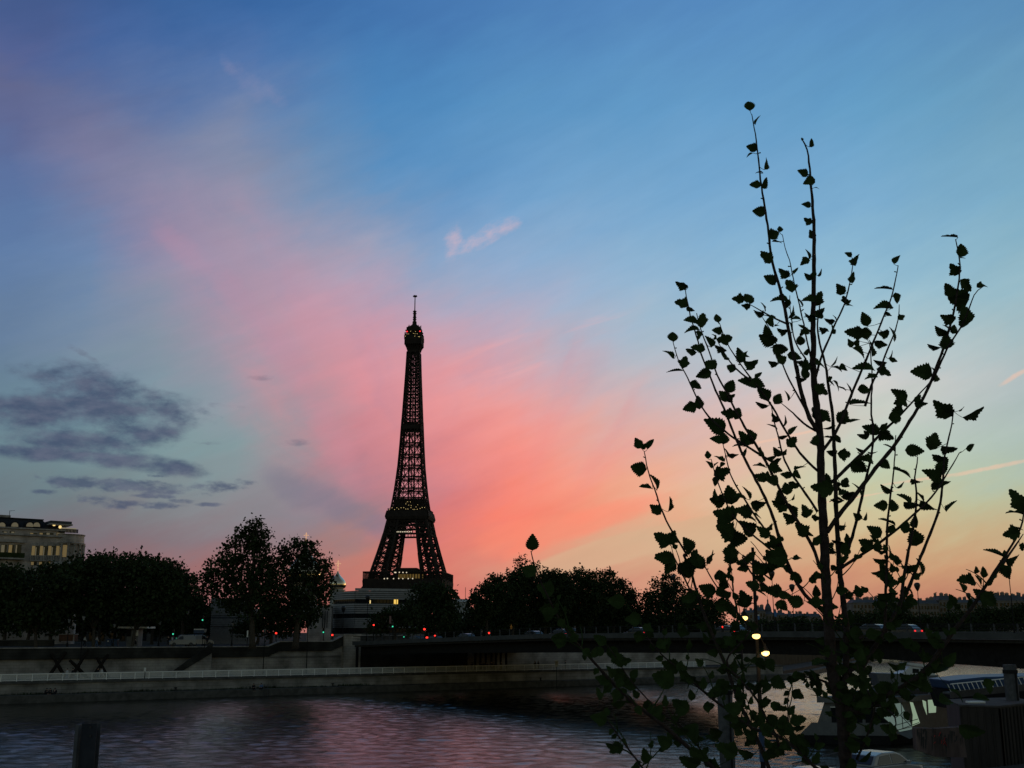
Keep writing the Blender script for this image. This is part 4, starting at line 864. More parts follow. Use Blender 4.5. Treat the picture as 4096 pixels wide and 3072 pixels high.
# rotunda at the corner with columns, terrace and canopy
rc = FA(1.2, -2.6, 0); rr0 = 3.5
MB().lathe((rc.x, rc.y, 0), [(rr0 - .3, ZS), (rr0 - .3, zA(2172))], 24).build('corner_turret', m_curtain if False else STONE2, ah)
MB().lathe((rc.x, rc.y, 0), [(rr0 + .15, zA(2173)), (rr0 + .3, zA(2168)), (rr0, zA(2166)), (rr0 - .1, zA(2138)), (rr0 + .1, zA(2135)), (rr0 + .1, zA(2132))], 24).build('turret_cornice', STONE2, ah)
for k in range(9):
    a = R(-140 + k * 22) + FANG * .3; x, y = rc.x + math.cos(a) * rr0, rc.y + math.sin(a) * rr0
    MB().lathe((x, y, 0), [(.3, zA(2252)), (.26, zA(2240)), (.22, zA(2182)), (.34, zA(2176)), (.34, zA(2173.2))], 8).build('column', m_conc, ah)
    if k in (1, 2): a2 = a + R(11); tg = Vector((-math.sin(a2), math.cos(a2), 0)); c = Vector((rc.x + math.cos(a2) * (rr0 - .28), rc.y + math.sin(a2) * (rr0 - .28), 0)); MB().slab([c - tg * .42 + Vector((0, 0, zA(2226))), c + tg * .42 + Vector((0, 0, zA(2226))), c + tg * .42 + Vector((0, 0, zA(2178))), c - tg * .42 + Vector((0, 0, zA(2178)))], (math.cos(a2) * .06, math.sin(a2) * .06, 0)).build('window', m_glowwin, ah)
MB().lathe((rc.x, rc.y, 0), [(rr0 + 1.3, zA(2262)), (rr0 + 1.3, zA(2256)), (rr0 + .9, zA(2247)), (rr0 + .3, zA(2245))], 24).build('turret_balcony', m_conc, ah)
fbox(sA(198), sA(262), -7, -1.0, z_e + .304, zA(2110)).build('penthouse', m_zinc, ah)
fbox(sA(188), sA(280), -8, .6, zA(2099), zA(2094)).build('canopy', m_conc, ah); fbox(sA(190), sA(276), -8, .4, zA(2094) + .003, zA(2083)).build('canopy_fascia', m_gsteel, ah)
fbox(sA(236), sA(302), -.9, -.8, zA(2123), zA(2106)).build('glass_screen', mat('lit_glass_screen', (.4,.4,.35), .3, 0, 0, 1, (1,.85,.6), .16), ah)
bl = MB(); 
for k in range(14): s = sA(232) + (sA(306) - sA(232)) * k / 13; fbox(s - .1, s + .1, -.5, -.3, zA(2127), zA(2114), bl)
fbox(sA(230), sA(308), -.55, -.25, zA(2114), zA(2112), bl); bl.build('terrace_balustrade', m_dsteel, ah)
for px, py in ((208, 2097.5), (233, 2106)):
    p = FA(sA(px), -.2, zA(py)); MB().ball(p, .34, 8).build('lamp', m_bulb, ah)
# ------------------------------------------------------------------ striped modern building with gilded domes
YC = 232.0
sc = P(1421, 2400, YC); sc = Vector((sc.x, sc.y, 0)); dR = Vector((.90, .43, 0)).normalized(); dL = Vector((-.62, .78, 0)).normalized()
mb_ = thing('striped_building', 'modern pale building with horizontal stone bands and a lit yellow window', 'building', (sc.x, sc.y, ZS))
ztop = zat(2362, YC); LR = 15.5; LL = 9.0
def CB(d, s, o, z):
    n = Vector((d.y, -d.x, 0)); 
    if n.y > 0: n = -n
    p = sc + d * s + n * o; return Vector((p.x, p.y, z))
q = [sc, sc + dR * LR, sc + dR * LR + dL * LL, sc + dL * LL]
MB().prism([(p.x, p.y) for p in q], ZS - .2, ztop - .05).build('wall', m_dconc, mb_)
bands = [(2395, 2411), (2455, 2471), (2514, 2531)]
for d, L in ((dR, LR), (dL, LL)):
    for pa, pb in bands:
        z1, z0 = zat(pa, YC), zat(pb, YC)
        gl = MB().slab([CB(d, .05, .02, z0), CB(d, L, .02, z0), CB(d, L, .02, z1), CB(d, .05, .02, z1)], (CB(d, 0, .05, 0) - CB(d, 0, 0, 0))).build('window_band', m_glass, mb_)
        mu = MB()
        for k in range(int(L / .75)): mu.slab([CB(d, k * .75, .08, z0), CB(d, k * .75 + .09, .08, z0), CB(d, k * .75 + .09, .08, z1), CB(d, k * .75, .08, z1)], (CB(d, 0, .05, 0) - CB(d, 0, 0, 0)))
        mu.build('mullions', m_dsteel, gl)
    lv = MB(); py = 2366
    while py < 2540:
        if not any(a - 1 <= py <= b_ + 1 for a, b_ in bands):
            z1 = zat(py, YC); lv.slab([CB(d, 0, .02, z1 - .27), CB(d, L, .02, z1 - .27), CB(d, L, .02, z1), CB(d, 0, .02, z1)], (CB(d, 0, .22, 0) - CB(d, 0, 0, 0)))
        py += 8.2
    lv.build('stone_bands', m_clad, mb_)
def litw(px0, px1, py0, py1, m):
    k = ray(px0, 2400); k = k.x / k.y; a = (k * sc.y - sc.x) / (dR.x - k * dR.y); k = ray(px1, 2400); k = k.x / k.y; b_ = (k * sc.y - sc.x) / (dR.x - k * dR.y); Yl = sc.y + dR.y * a
    MB().slab([CB(dR, a, .1, zat(py1, Yl)), CB(dR, b_, .1, zat(py1, Yl)), CB(dR, b_, .1, zat(py0, Yl)), CB(dR, a, .1, zat(py0, Yl))], (CB(dR, 0, .06, 0) - CB(dR, 0, 0, 0))).build('glow_window', m, mb_)
litw(1478, 1482, 2401, 2414, m_bulb); litw(1575, 1583, 2397, 2418, m_litwin2); litw(1586, 1591, 2398, 2418, m_litwin2)
pr = MB().slab([CB(dR, 0, -.1, ztop), CB(dR, LR, -.1, ztop), CB(dR, LR, -.3, ztop), CB(dR, 0, -.3, ztop)], (0, 0, .5)); 
for k in range(7): pr.box(CB(dR, 2 + k * .5, -1.5, ztop + .2), (.35, .6, random.uniform(.3, .7)))
pr.build('roof_edge', m_clad, mb_)
# gilded onion domes
def onion(label, px, py_neck, py_base, rpx, Y, py_c0, py_c1, zd):
    x = xat(px, Y); r = rpx * mpp(py_base, Y); zb, zn = zat(py_base, Y), zat(py_neck, Y); h = zn - zb
    t = thing('gilded_dome', label, 'dome', (x, Y, zd)); 
    MB().lathe((x, Y, 0), [(r * .82, zd), (r * .82, zb - .35), (r * .95, zb - .32), (r * .95, zb - .1), (r * .6, zb)], 20).build('drum', mat('white_stone', (.5,.48,.44), .7, 0, .2, 2), t)
    pf = [(.62, 0), (.80, .045), (.95, .13), (1.0, .24), (.96, .36), (.85, .47), (.66, .58), (.45, .68), (.29, .77), (.17, .86), (.09, .94), (.05, 1.0)]
    MB().lathe((x, Y, zb), [(a * r, b_ * h) for a, b_ in pf], 32).build('onion', m_gold, t, smooth=True)
    z0, z1 = zat(py_c1, Y), zat(py_c0, Y); hc = z1 - z0; c = MB(); w_ = max(.16, hc * .085)
    c.lathe((x, Y, 0), [(w_ * .5, zn - .1), (w_ * .5, z0)], 8); c.ball((x, Y, z0), w_ * 1.1, 8)
    c.lathe((x, Y, 0), [(w_ * .5, z0), (w_ * .5, z1)], 8)
    for z, l in ((z0 + hc * .66, hc * .30), (z0 + hc * .86, hc * .13)): c.tube([(x - l, Y, z), (x + l, Y, z)], w_ * .5, 8)
    c.tube([(x - hc * .13, Y, z0 + hc * .42), (x + hc * .13, Y, z0 + hc * .30)], w_ * .5, 8)
    for z, xx in ((z1, 0), (z0 + hc * .66, -hc * .30), (z0 + hc * .66, hc * .30)): c.ball((x + xx, Y, z), w_ * .75, 8)
    c.build('cross', mat('glowing_gilding', (.95,.6,.3), .35, 1, 0, 1, (1,.55,.32), .55), t, smooth=True)  # glow put into the gilding as emission, no lamp shines on the cross
    return t
onion('small gilded onion dome with cross over the striped building', 1343, 2284, 2357, 35, 262, 2244, 2276, 14)
onion('large gilded onion dome mostly hidden by the loose tree, its cross above the leaves', 1209, 2172, 2345, 66, 270, 2132, 2160, 14)
MB_ = thing('stone_block', 'plain pale stone building with three dark vertical slots beside the striped building', 'building', P(1285, 2550, 226))
q0, q1 = P(1228, 2500, 224), P(1332, 2500, 232)
MB().prism([(q0.x, 224), (q1.x, 229), (q1.x - 1, 238), (q0.x - 1, 236)], ZS - .2, zat(2420, 226)).build('wall', STONE2, MB_)
for px in (1290, 1299, 1308):
    p = P(px, 2500, 224 + 5 * (px - 1228) / 104 - .06); MB().box((p.x, p.y, (zat(2445, 226) + zat(2510, 226)) / 2), (.16, .1, 3.3)).build('slot', m_black, MB_)
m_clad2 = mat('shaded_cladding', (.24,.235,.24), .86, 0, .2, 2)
bb = thing('banded_building', 'pale banded building half hidden between the dark street trees', 'building', P(905, 2550, 238))
a, b_ = P(842, 2480, 238), P(1010, 2480, 240)
MB().box(((a.x + b_.x) / 2, 243, (ZS + zat(2432, 238)) / 2), (b_.x - a.x, 9, zat(2432, 238) - ZS)).build('wall', m_clad2, bb)
MB().box((xat(905, 241), 243, (zat(2432, 238) + zat(2392, 238)) / 2), (6.4, 7.5, zat(2392, 238) - zat(2432, 238))).build('upper_storey', m_clad2, bb)
lv = MB()
for py in range(2440, 2560, 9): lv.box(((a.x + b_.x) / 2, 238.42, zat(py, 238)), (b_.x - a.x + .1, .16, .22))
lv.build('stone_bands', m_clad2, bb)
for i in range(7): MB().box((xat(868 + i * 12, 239), 239.2, zat(2412, 238)), (.32, .12, 1.0)).build('window', m_glass, bb)
for py in (2470, 2508): MB().box(((a.x + b_.x) / 2, 238.46, zat(py, 238)), (b_.x - a.x - .2, .1, .8)).build('window_band', m_glass, bb)
wh = thing('flat_roofed_house', 'low house with pale sheet roof and thin mast beside the iron tower', 'building', P(1845, 2540, 300))
a, b_ = xat(1812, 300), xat(1876, 300)
MB().box(((a + b_) / 2, 304, (8 + zat(2408, 300)) / 2), (b_ - a, 8, zat(2408, 300) - 8)).build('wall', m_clad, wh); MB().box(((a + b_) / 2, 304, zat(2402, 300)), (b_ - a + .6, 8.6, .8), taper=.9).build('roof', mat('pale_roof', (.5,.5,.52), .5, 0, .2, 1), wh)
x = xat(1859, 300); MB().beam((x, 302, zat(2400, 300)), (x, 302, zat(2348, 300)), .12).build('mast', m_dsteel, wh)
# ------------------------------------------------------------------ the sapling close to the camera
ZO = {'A':(2500,350,.7235),'B':(2400,1400,.7667),'C':(2600,1000,.4219),'D':(3200,900,.4822),'E':(2700,1600,.4219),'F':(3300,1500,.4822),'G':(3400,1900,.4218),'H':(2500,2200,.3617),'I':(2700,2500,.3448),'J':(3200,2500,.405),'K':(2100,2450,.3749),'L':(1850,2050,.3617),'X':(0,0,1.0)}
def zo(k, u, v): a, b_, s = ZO[k]; return a + u * s, b_ + v * s
# branches: (name, base width px, tip width px, depth offset at tip, [(zoom, points) ...]) from base to tip
BRS = [
('trunk',74,7,.25,[('X',[(3420,3560),(3398,3250)]),('J',[(455,1412),(430,1000),(395,720),(340,600)]),('X',[(3322,2640),(3316,2500),(3310,2420)]),('B',[(1180,1250),(1170,1000),(1155,700),(1150,450),(1125,250),(1105,20)]),('A',[(1045,1500),(1038,1300),(1045,1100),(1045,900),(1045,750),(1030,560),(1015,380),(1000,310),(975,280)])]),
('leader',26,6,-.3,[('B',[(1152,440),(1100,380),(1050,230),(1020,60)]),('A',[(960,1600),(935,1500),(905,1340),(880,1200),(850,1090),(815,980),(795,820),(780,700),(755,560),(735,380),(720,250),(700,150)])]),
('stem',36,8,.5,[('J',[(405,690),(445,560),(458,300),(460,0)]),('B',[(1285,1450),(1250,1150),(1235,900),(1225,600),(1215,350),(1180,100)]),('D',[(225,1230),(195,1100),(155,950),(140,820),(165,665)])]),
('branch',34,7,-.7,[('J',[(420,800),(560,890),(750,740),(900,680),(1100,560),(1250,440),(1390,247)]),('G',[(1000,1450),(1180,1230),(1300,1030),(1450,800),(1600,560),(1640,430),(1670,250)])]),
('branch',20,6,.6,[('G',[(1330,1000),(1480,800),(1560,680),(1640,560)])]),
('branch',24,7,.4,[('J',[(470,470),(560,400),(650,360),(720,250),(850,20)]),('G',[(480,1230),(520,900),(560,700),(605,480),(640,200),(605,0)]),('F',[(740,870),(770,680)])]),
('branch',24,7,-.4,[('F',[(20,1300),(120,1150),(250,1000),(370,840),(450,730),(570,600),(680,420),(780,260),(880,60)]),('D',[(1130,1180),(1180,1050),(1250,830),(1300,600),(1325,400),(1330,280),(1290,120)])]),
('branch',12,5,-.8,[('D',[(1100,1290),(1160,1160),(1230,1000),(1340,850),(1410,680),(1450,540),(1520,510)])]),
('branch',18,7,.5,[('F',[(60,890),(210,740),(330,630),(470,480),(640,320),(870,60)])]),
('branch',16,6,.3,[('F',[(120,1610),(240,1530),(340,1470),(480,1370),(600,1280),(720,1170),(830,1080),(950,930),(1060,740),(1110,650)])]),
('branch',22,7,.7,[('J',[(600,480),(660,330)]),('G',[(200,1659),(290,1560),(380,1400),(480,1230),(580,1020),(700,700),(840,360),(880,100)]),('F',[(985,700),(1010,580),(1060,380),(1065,300)])]),
('branch',18,6,-.5,[('J',[(560,300),(545,120)]),('G',[(335,1500),(335,1200),(345,900),(350,500),(380,250),(400,50)]),('F',[(545,1000),(580,700),(585,500)])]),
('branch',18,6,.8,[('F',[(100,1640),(180,1500),(260,1220),(310,1000),(340,850),(380,720),(400,580),(400,420),(375,270),(395,90)]),('D',[(600,1300),(590,1100),(575,980)])]),
('branch',16,6,.3,[('B',[(1165,520),(1240,420),(1290,290),(1345,150)]),('A',[(1320,1540),(1375,1400),(1420,1290),(1460,1200),(1490,1100),(1510,985)])]),
('branch',13,5,.6,[('D',[(540,1500),(600,1300),(640,1230),(690,1130),(740,1000),(800,860),(830,720),(825,660)])]),
('branch',13,5,.5,[('A',[(1045,1640),(1080,1500),(1110,1430),(1165,1300),(1215,1200),(1240,1100),(1260,1000),(1260,945)])]),
('branch',9,4,-.5,[('A',[(1040,1560),(1010,1420),(985,1290),(960,1180),(935,1090),(915,960),(880,880),(870,815)])]),
('branch',8,4,.4,[('A',[(1000,1500),(930,1400),(925,1300),(905,1190),(910,1150)])]),
('branch',10,5,-.6,[('A',[(892,1305),(840,1285),(780,1250),(690,1200)])]),
('branch',10,5,-.7,[('C',[(1500,1560),(1440,1450),(1330,1250),(1255,1095),(1200,890),(1160,790),(1070,640)])]),
('branch',12,5,-.4,[('E',[(1330,290),(1290,280),(1200,210),(1100,110)]),('C',[(1380,1560),(1240,1450)])]),
('branch',14,5,-.5,[('E',[(1360,675),(1280,610),(1200,530),(1130,420),(1060,320),(1010,220),(940,90)]),('C',[(1160,1480),(1000,1270),(860,1090),(740,910),(690,800),(660,700)])]),
('branch',10,4,-.8,[('C',[(970,1250),(890,1195),(810,1130),(720,1010),(640,870),(625,830)])]),
('branch',14,5,.4,[('E',[(1350,1055),(1270,940),(1190,810),(1130,740),(1070,650),(1020,520),(980,350),(940,200),(905,20)])]),
('branch',18,6,-.7,[('E',[(1365,1560),(1320,1400),(1220,1250),(1150,1120),(1060,990),(960,780),(880,620),(800,480),(700,320),(600,150),(520,0)]),('C',[(780,1450),(690,1290),(620,1150),(560,960),(510,830),(480,750),(440,600)])]),
('branch',20,6,.5,[('X',[(3312,2470)]),('H',[(2130,620),(2000,520),(1900,360),(1836,254)]),('E',[(1060,1520),(1020,1420),(985,1310),(950,1170),(880,980),(780,780),(660,560),(590,400),(510,190),(440,20)]),('C',[(640,1380),(580,1220),(500,1040),(460,880),(430,780),(380,620),(350,470),(335,380)])]),
('branch',12,5,.3,[('E',[(930,590),(790,510),(690,440),(550,360),(480,300),(310,160),(250,60)]),('C',[(490,1490),(430,1370),(390,1280),(330,1160),(260,1040),(240,970),(220,870)])]),
('branch',12,5,-.4,[('E',[(1020,1420),(920,1310),(830,1200),(740,1070),(670,960),(600,850),(530,730),(480,540),(450,400)])]),
('branch',10,5,.6,[('E',[(1030,1520),(850,1370),(700,1250),(540,1100),(430,850),(380,700),(340,560)])]),
('branch',9,4,-.3,[('H',[(1540,390),(1420,300),(1260,30)]),('E',[(910,1600),(840,1490),(720,1340)])]),
('branch',9,4,.4,[('H',[(1620,330),(1480,230),(1250,10)]),('E',[(740,1560),(680,1510),(600,1440)])]),
('stem',22,6,.9,[('I',[(1100,1690),(1050,1560),(960,1330),(870,1150),(800,1020),(720,850),(650,640),(580,440)]),('H',[(1160,1400),(1090,1220),(1020,1060),(960,920),(900,780),(830,580),(780,420),(740,270),(690,130),(610,0)]),('B',[(470,1100),(420,1010),(370,940),(330,860),(290,740),(250,640),(232,530)])]),
('branch',9,4,-.2,[('H',[(760,520),(720,470),(690,370),(640,270),(570,150),(520,20)]),('B',[(400,1120),(370,1020)])]),
('branch',12,5,.4,[('I',[(1210,1430),(1180,1280),(1080,1120),(1010,1000),(950,850),(850,730),(700,580),(560,420)]),('H',[(1420,880),(1320,780),(1250,700),(1150,580),(1050,460),(960,320),(870,160),(730,0)]),('B',[(545,1130)])]),
('stem',9,4,1.0,[('H',[(1310,1659),(1300,1200),(1270,900),(1230,640),(1190,450),(1185,300),(1165,110)])]),
('stem',24,6,-1.0,[('I',[(620,1800),(300,1540),(0,1290)]),('K',[(1650,1350),(1500,1230),(1350,1110),(1200,1000),(1060,880),(850,660),(720,510),(560,340),(430,170)]),('L',[(1120,1270),(1000,1050),(920,880),(830,700),(790,570),(755,430)])]),
('stem',10,4,-.6,[('K',[(1960,1620),(1850,1420),(1640,1190),(1440,1050),(1270,890),(1100,700),(1000,520),(890,360)])]),
('stem',10,4,-1.2,[('K',[(1320,1760),(1260,1659),(1180,1560),(1060,1400),(890,1170),(800,980)])]),
('stem',18,5,-.3,[('I',[(1700,1720),(1480,1510),(1380,1410),(1250,1320),(1150,1250),(1000,1240),(850,1180),(700,1040),(560,950),(430,860),(300,740),(150,620),(0,470)]),('K',[(1580,550),(1420,420),(1320,300),(1240,130)])]),
('stem',9,4,.2,[('I',[(1340,1390),(1350,1200),(1320,1180),(1300,950),(1310,800),(1360,680)])]),
('branch',16,5,.1,[('J',[(400,640),(300,590),(180,520),(60,520),(0,510)])]),
('branch',12,5,.5,[('J',[(520,1040),(560,1000),(530,760),(530,640),(600,540),(650,400)])]),
('branch',12,5,-.4,[('J',[(560,1330),(620,1200),(680,1050),(730,880),(760,760),(660,660),(600,540),(560,380)])]),
('branch',14,5,-.6,[('J',[(600,880),(760,760),(960,900),(930,1100)])]),
]
LV = {
'A':[(685,100,75,100),(732,178,60,65,.3),(700,335,65,150),(690,372,45,200,.4),(777,420,75,75,.65),(742,470,45,170,.6),(720,540,65,170,.8),(770,525,75,60,.6),(742,685,75,160,.9),(825,815,75,30,.9),(855,782,38,90,.9),(840,852,55,-15,.4),(785,940,80,140,.9),(1027,305,55,70,.6),(980,285,18,120),(985,470,65,150,.8),(1018,518,70,200,.9),(1060,555,30,0,.3),(1003,650,55,170,.7),(1010,738,55,150,.6),(1035,810,55,130,.6),(1010,920,60,110,.25),(995,962,65,220,.7),(1235,924,45,150,.7),(1278,950,80,80,.22),(1503,950,60,60,.6)],
'C':[(300,335,130,170,.5),(295,510,140,160,.75),(385,560,90,-30,.3),(390,675,150,180,.65),(495,665,150,90,.6),(400,758,145,180,.5),(220,820,110,90,.95),(180,985,130,145,.6),(330,1060,125,70,.8),(235,1148,160,175,.35),(640,645,95,95,.85),(635,770,100,170,.9),(610,815,60,130,.6),(725,850,125,20,.9),(455,930,140,160,.7),(390,955,110,160,.35),(560,860,140,100,.65),(690,995,90,100,.6),(670,930,125,160,.4),(770,1115,95,150,.9),(865,990,160,110,.5),(905,985,80,60,.35),(940,1090,120,160,.6),(995,1070,110,60,.6),(1030,1190,90,50,.5),(575,1085,130,140,.9),(510,1180,150,190,.7),(435,1280,125,-20,.75),(930,1260,190,160,.6),(1020,1270,140,-20,.8),(1075,1360,170,130,.7),(1210,1410,130,60,.75),(1298,1380,105,100,.6),(1065,1470,130,170,.4),(765,1290,140,60,.8),(700,1385,130,130,.8),(765,1385,90,20,.5),(375,1490,130,190,.9),(460,1445,130,100,.7),(740,1550,130,170,.8),(830,1545,140,60,.7),(835,470,120,165,.8),(925,455,110,110,.85),(910,525,90,175,.35),(1080,540,100,100,.4),(1030,600,110,160,.5),(1120,630,90,150,.3),(1145,680,110,-80,.5),(1205,718,55,20,.5),(1110,770,130,110,.6),(1120,840,190,170,.55),(1255,768,105,175,.25),(1240,935,160,-20,.55),(1175,930,80,170,.4),(1235,1035,120,130,.8),(1370,1010,140,-10,.7),(1425,1065,80,170,.5),(1170,1072,100,165,.25),(1425,855,105,90,.85),(1455,750,130,130,.6),(1530,800,140,-50,.5),(1490,960,90,80,.3),(1475,1090,130,80,.7),(1470,1165,120,100,.8),(1580,1085,140,-10,.6),(1430,1222,110,170,.2),(1100,65,150,120,.8),(1135,285,140,130,.85),(1320,340,150,100,.75),(1270,215,130,150,.4),(1385,195,80,60,.45),(1230,465,170,170,.6),(1345,590,130,60,.5),(1385,655,110,180,.6),(1420,490,110,120,.4),(1600,460,150,70,.7),(1505,475,130,170,.6),(1610,590,130,70,.5),(1520,635,130,160,.4),(1505,245,100,150,.45),(1610,210,95,55,.4),(1335,725,90,-70,.4),(1640,755,80,160,.5)],
'D':[(1240,98,140,175,.4),(1335,210,120,85,.85),(1285,365,120,140,.65),(1350,275,50,0,.4),(1380,500,140,-40,.7),(1235,540,130,110,.75),(1320,615,190,180,.6),(1380,740,160,100,.8),(1230,770,130,175,.5),(1375,815,110,40,.6),(1165,880,120,150,.45),(1230,860,110,120,.4),(1205,965,130,90,.9),(1115,1010,130,170,.2),(1520,508,80,0,.5),(1010,1225,170,170,.85),(1120,1240,130,80,.6),(695,528,150,175,.35),(800,605,95,-80,.7),(695,678,160,175,.55),(735,740,60,-40,.3),(840,765,70,30,.8),(695,902,100,180,.65),(770,905,130,100,.4),(670,982,110,-15,.35),(755,1078,90,50,.4),(665,1135,110,175,.25),(700,1215,130,-20,.7),(538,780,130,100,.7),(450,890,160,170,.7),(550,895,130,0,.8),(415,980,80,120,.7),(475,985,70,-80,.5),(495,1055,130,-30,.6),(590,1020,150,90,.5),(530,1190,180,170,.65),(590,1265,110,190,.6),(438,435,100,80,.4),(335,530,110,130,.8),(370,615,80,90,.7),(415,668,60,0,.6),(290,770,60,110,.5),(245,795,90,170,.4),(200,870,85,160,.6),(265,855,100,80,.55),(285,1135,100,50,.35),(305,1188,100,-15,.4),(365,1180,80,-50,.4),(150,1150,140,-10,.55),(255,1310,80,-40,.6),(305,1330,100,-50,.6),(350,1355,80,-10,.4),(405,1350,90,110,.55),(535,1368,120,-5,.75),(500,1480,180,10,.45),(175,1370,140,-30,.7),(140,1570,170,100,.8),(200,1590,130,-40,.7),(355,1590,130,60,.85),(460,1625,90,20,.5),(175,720,110,60,.5),(95,765,130,170,.4),(825,1405,150,140,.7),(1005,1480,110,0,.5),(1180,1530,190,140,.55),(1440,1555,190,20,.35),(1340,1525,60,30,.3),(820,1530,130,80,.45),(790,1600,120,0,.9)],
'E':[(380,240,220,150,.75),(395,370,130,180,.7),(455,360,120,90,.8),(310,518,85,90,.7),(420,555,110,150,.6),(325,610,90,130,.5),(390,610,60,50,.4),(445,685,160,20,.8),(380,770,90,-90,.7),(485,495,100,100,.5),(555,522,100,-5,.3),(615,430,130,170,.5),(640,350,130,120,.75),(730,330,130,110,.5),(670,490,110,70,.4),(720,400,70,-20,.5),(820,490,100,110,.3),(805,625,130,160,.4),(920,540,110,10,.35),(970,490,110,130,.5),(960,575,110,20,.5),(955,650,130,-20,.75),(810,735,130,150,.7),(855,720,100,110,.5),(920,765,130,170,.8),(1055,710,110,160,.7),(1055,840,120,90,.9),(1130,800,110,-20,.6),(1185,645,120,25,.4),(1120,280,120,60,.5),(1110,395,130,40,.75),(1025,345,100,0,.4),(1040,200,110,70,.3),(955,165,110,140,.4),(920,250,110,150,.3),(1000,930,150,100,.7),(985,990,140,165,.4),(1120,920,70,50,.5),(1100,1000,90,-30,.5),(1125,1055,120,-60,.7),(1090,1110,140,160,.55),(1230,1055,130,110,.8),(1340,1120,70,0,.8),(1190,1230,160,120,.8),(1270,1260,100,-40,.3),(1345,1330,110,60,.7),(905,1195,80,60,.6),(835,1255,140,130,.75),(520,900,180,100,.85),(400,960,150,170,.85),(390,900,120,120,.3),(620,920,110,-10,.4),(680,880,140,110,.4),(790,985,140,-10,.55),(650,1050,180,170,.7),(450,1100,190,150,.85),(470,1240,180,150,.9),(440,1190,130,120,.7),(600,1320,170,0,.9),(680,1220,180,130,.8),(740,1190,120,-20,.6),(780,1100,90,-30,.5),(730,1130,100,-20,.5),(530,1430,150,90,.9),(930,1330,110,120,.8),(1000,1320,80,0,.9),(940,1400,190,160,.6),(960,1490,220,180,.8),(1160,1495,80,0,.35),(640,1548,110,175,.4),(730,1460,80,30,.7),(690,1500,60,80,.7),(810,1600,150,30,.9),(1015,1585,100,-10,.3),(115,1370,150,110,.8),(130,1560,180,60,.8),(240,1510,100,100,.6),(175,1500,130,110,.6),(335,1490,140,60,.35),(1340,380,110,90,.6),(1400,830,210,170,.7),(1440,760,130,90,.7),(1580,150,150,60,.85),(1610,510,150,0,.7),(1490,500,100,180,.6),(1470,360,120,170,.4),(1545,370,90,-60,.5),(1450,260,100,200,.4),(1610,775,90,50,.75),(1545,830,90,-40,.5),(1640,900,130,10,.6),(1540,950,130,175,.25),(1595,1205,100,40,.5),(1620,1430,130,0,.9),(1545,1350,110,170,.35),(1500,1430,100,-40,.4),(1520,1590,90,-30,.5)],
'F':[(380,455,150,150,.7),(320,500,100,180,.3),(510,500,140,-30,.5),(540,600,110,130,.5),(300,622,80,170,.25),(395,642,80,0,.25),(340,700,140,160,.6),(285,760,150,-30,.6),(500,740,100,-40,.8),(640,805,170,-10,.55),(760,885,110,-20,.3),(900,545,170,60,.7),(745,625,150,-10,.7),(1035,610,150,-15,.5),(1205,595,90,20,.5),(950,690,130,170,.4),(895,830,170,150,.7),(985,760,140,80,.6),(1000,890,90,0,.4),(510,945,110,150,.35),(625,910,80,40,.35),(665,1030,140,130,.6),(720,1075,140,-10,.35),(465,1080,110,180,.8),(560,1080,110,80,.75),(860,1085,150,-35,.4),(790,1010,100,120,.3),(1050,1085,130,40,.25),(270,1170,80,150,.6),(335,1170,80,60,.6),(515,1215,140,150,.4),(405,1300,140,140,.7),(145,1265,70,30,.6),(670,1260,110,70,.8),(755,1215,110,90,.45),(740,1345,150,100,.9),(340,1400,120,150,.8),(430,1410,100,70,.8),(460,1460,100,180,.4),(535,1465,110,80,.6),(455,1535,110,165,.35),(160,1450,120,-60,.8),(105,1385,100,170,.25),(180,1360,90,90,.7),(280,1510,80,20,.5),(700,1590,140,180,.5),(790,1590,140,100,.6),(490,1640,150,90,.7),(430,1640,90,180,.4),(60,1455,80,150,.35),(1600,1040,200,110,.7),(1570,1140,150,175,.15),(1550,1320,130,190,.9),(1590,1275,100,10,.25),(1410,1480,180,150,.55),(1560,1520,140,20,.5),(1520,1600,120,-80,.6),(1640,1420,60,0,.8),(165,890,90,60,.8),(110,940,90,-40,.5),(190,990,160,0,.45),(270,940,120,110,.35),(95,1035,110,175,.25)],
'G':[(80,1100,120,100,.8),(360,1130,180,0,.6),(520,1110,110,80,.7),(580,1120,100,-60,.4),(1110,1000,170,170,.65),(1220,1000,110,120,.5),(1350,990,150,30,.5),(1240,1130,150,140,.6),(1320,1180,180,-30,.8),(1490,920,130,-80,.6)],
'H':[(440,80,210,160,.75),(800,120,180,110,.8),(700,230,160,-50,.8),(940,100,150,60,.4),(910,430,190,160,.8),(1065,470,130,-60,.85),(1100,620,200,-10,.8),(1090,360,150,140,.4),(1185,340,120,-90,.4),(1170,60,190,120,.8),(1300,145,140,175,.3),(1390,80,110,30,.8),(1410,390,150,160,.8),(1320,540,190,110,.85),(1500,210,170,150,.8),(1470,300,120,180,.5),(1640,100,230,130,.8),(1790,225,120,-40,.6),(1540,400,130,130,.6),(1640,460,200,170,.7),(1770,500,140,-10,.7),(1510,480,120,-20,.3),(1740,620,140,-40,.75),(1900,300,140,-60,.6),(1895,85,100,0,.3),(760,510,190,120,.8),(2110,460,130,90,.7),(1880,560,180,160,.8),(2130,580,150,0,.8),(1250,950,150,160,.7),(700,560,170,150,.7),(650,900,150,-30,.7),(1500,1260,150,-60,.7)],
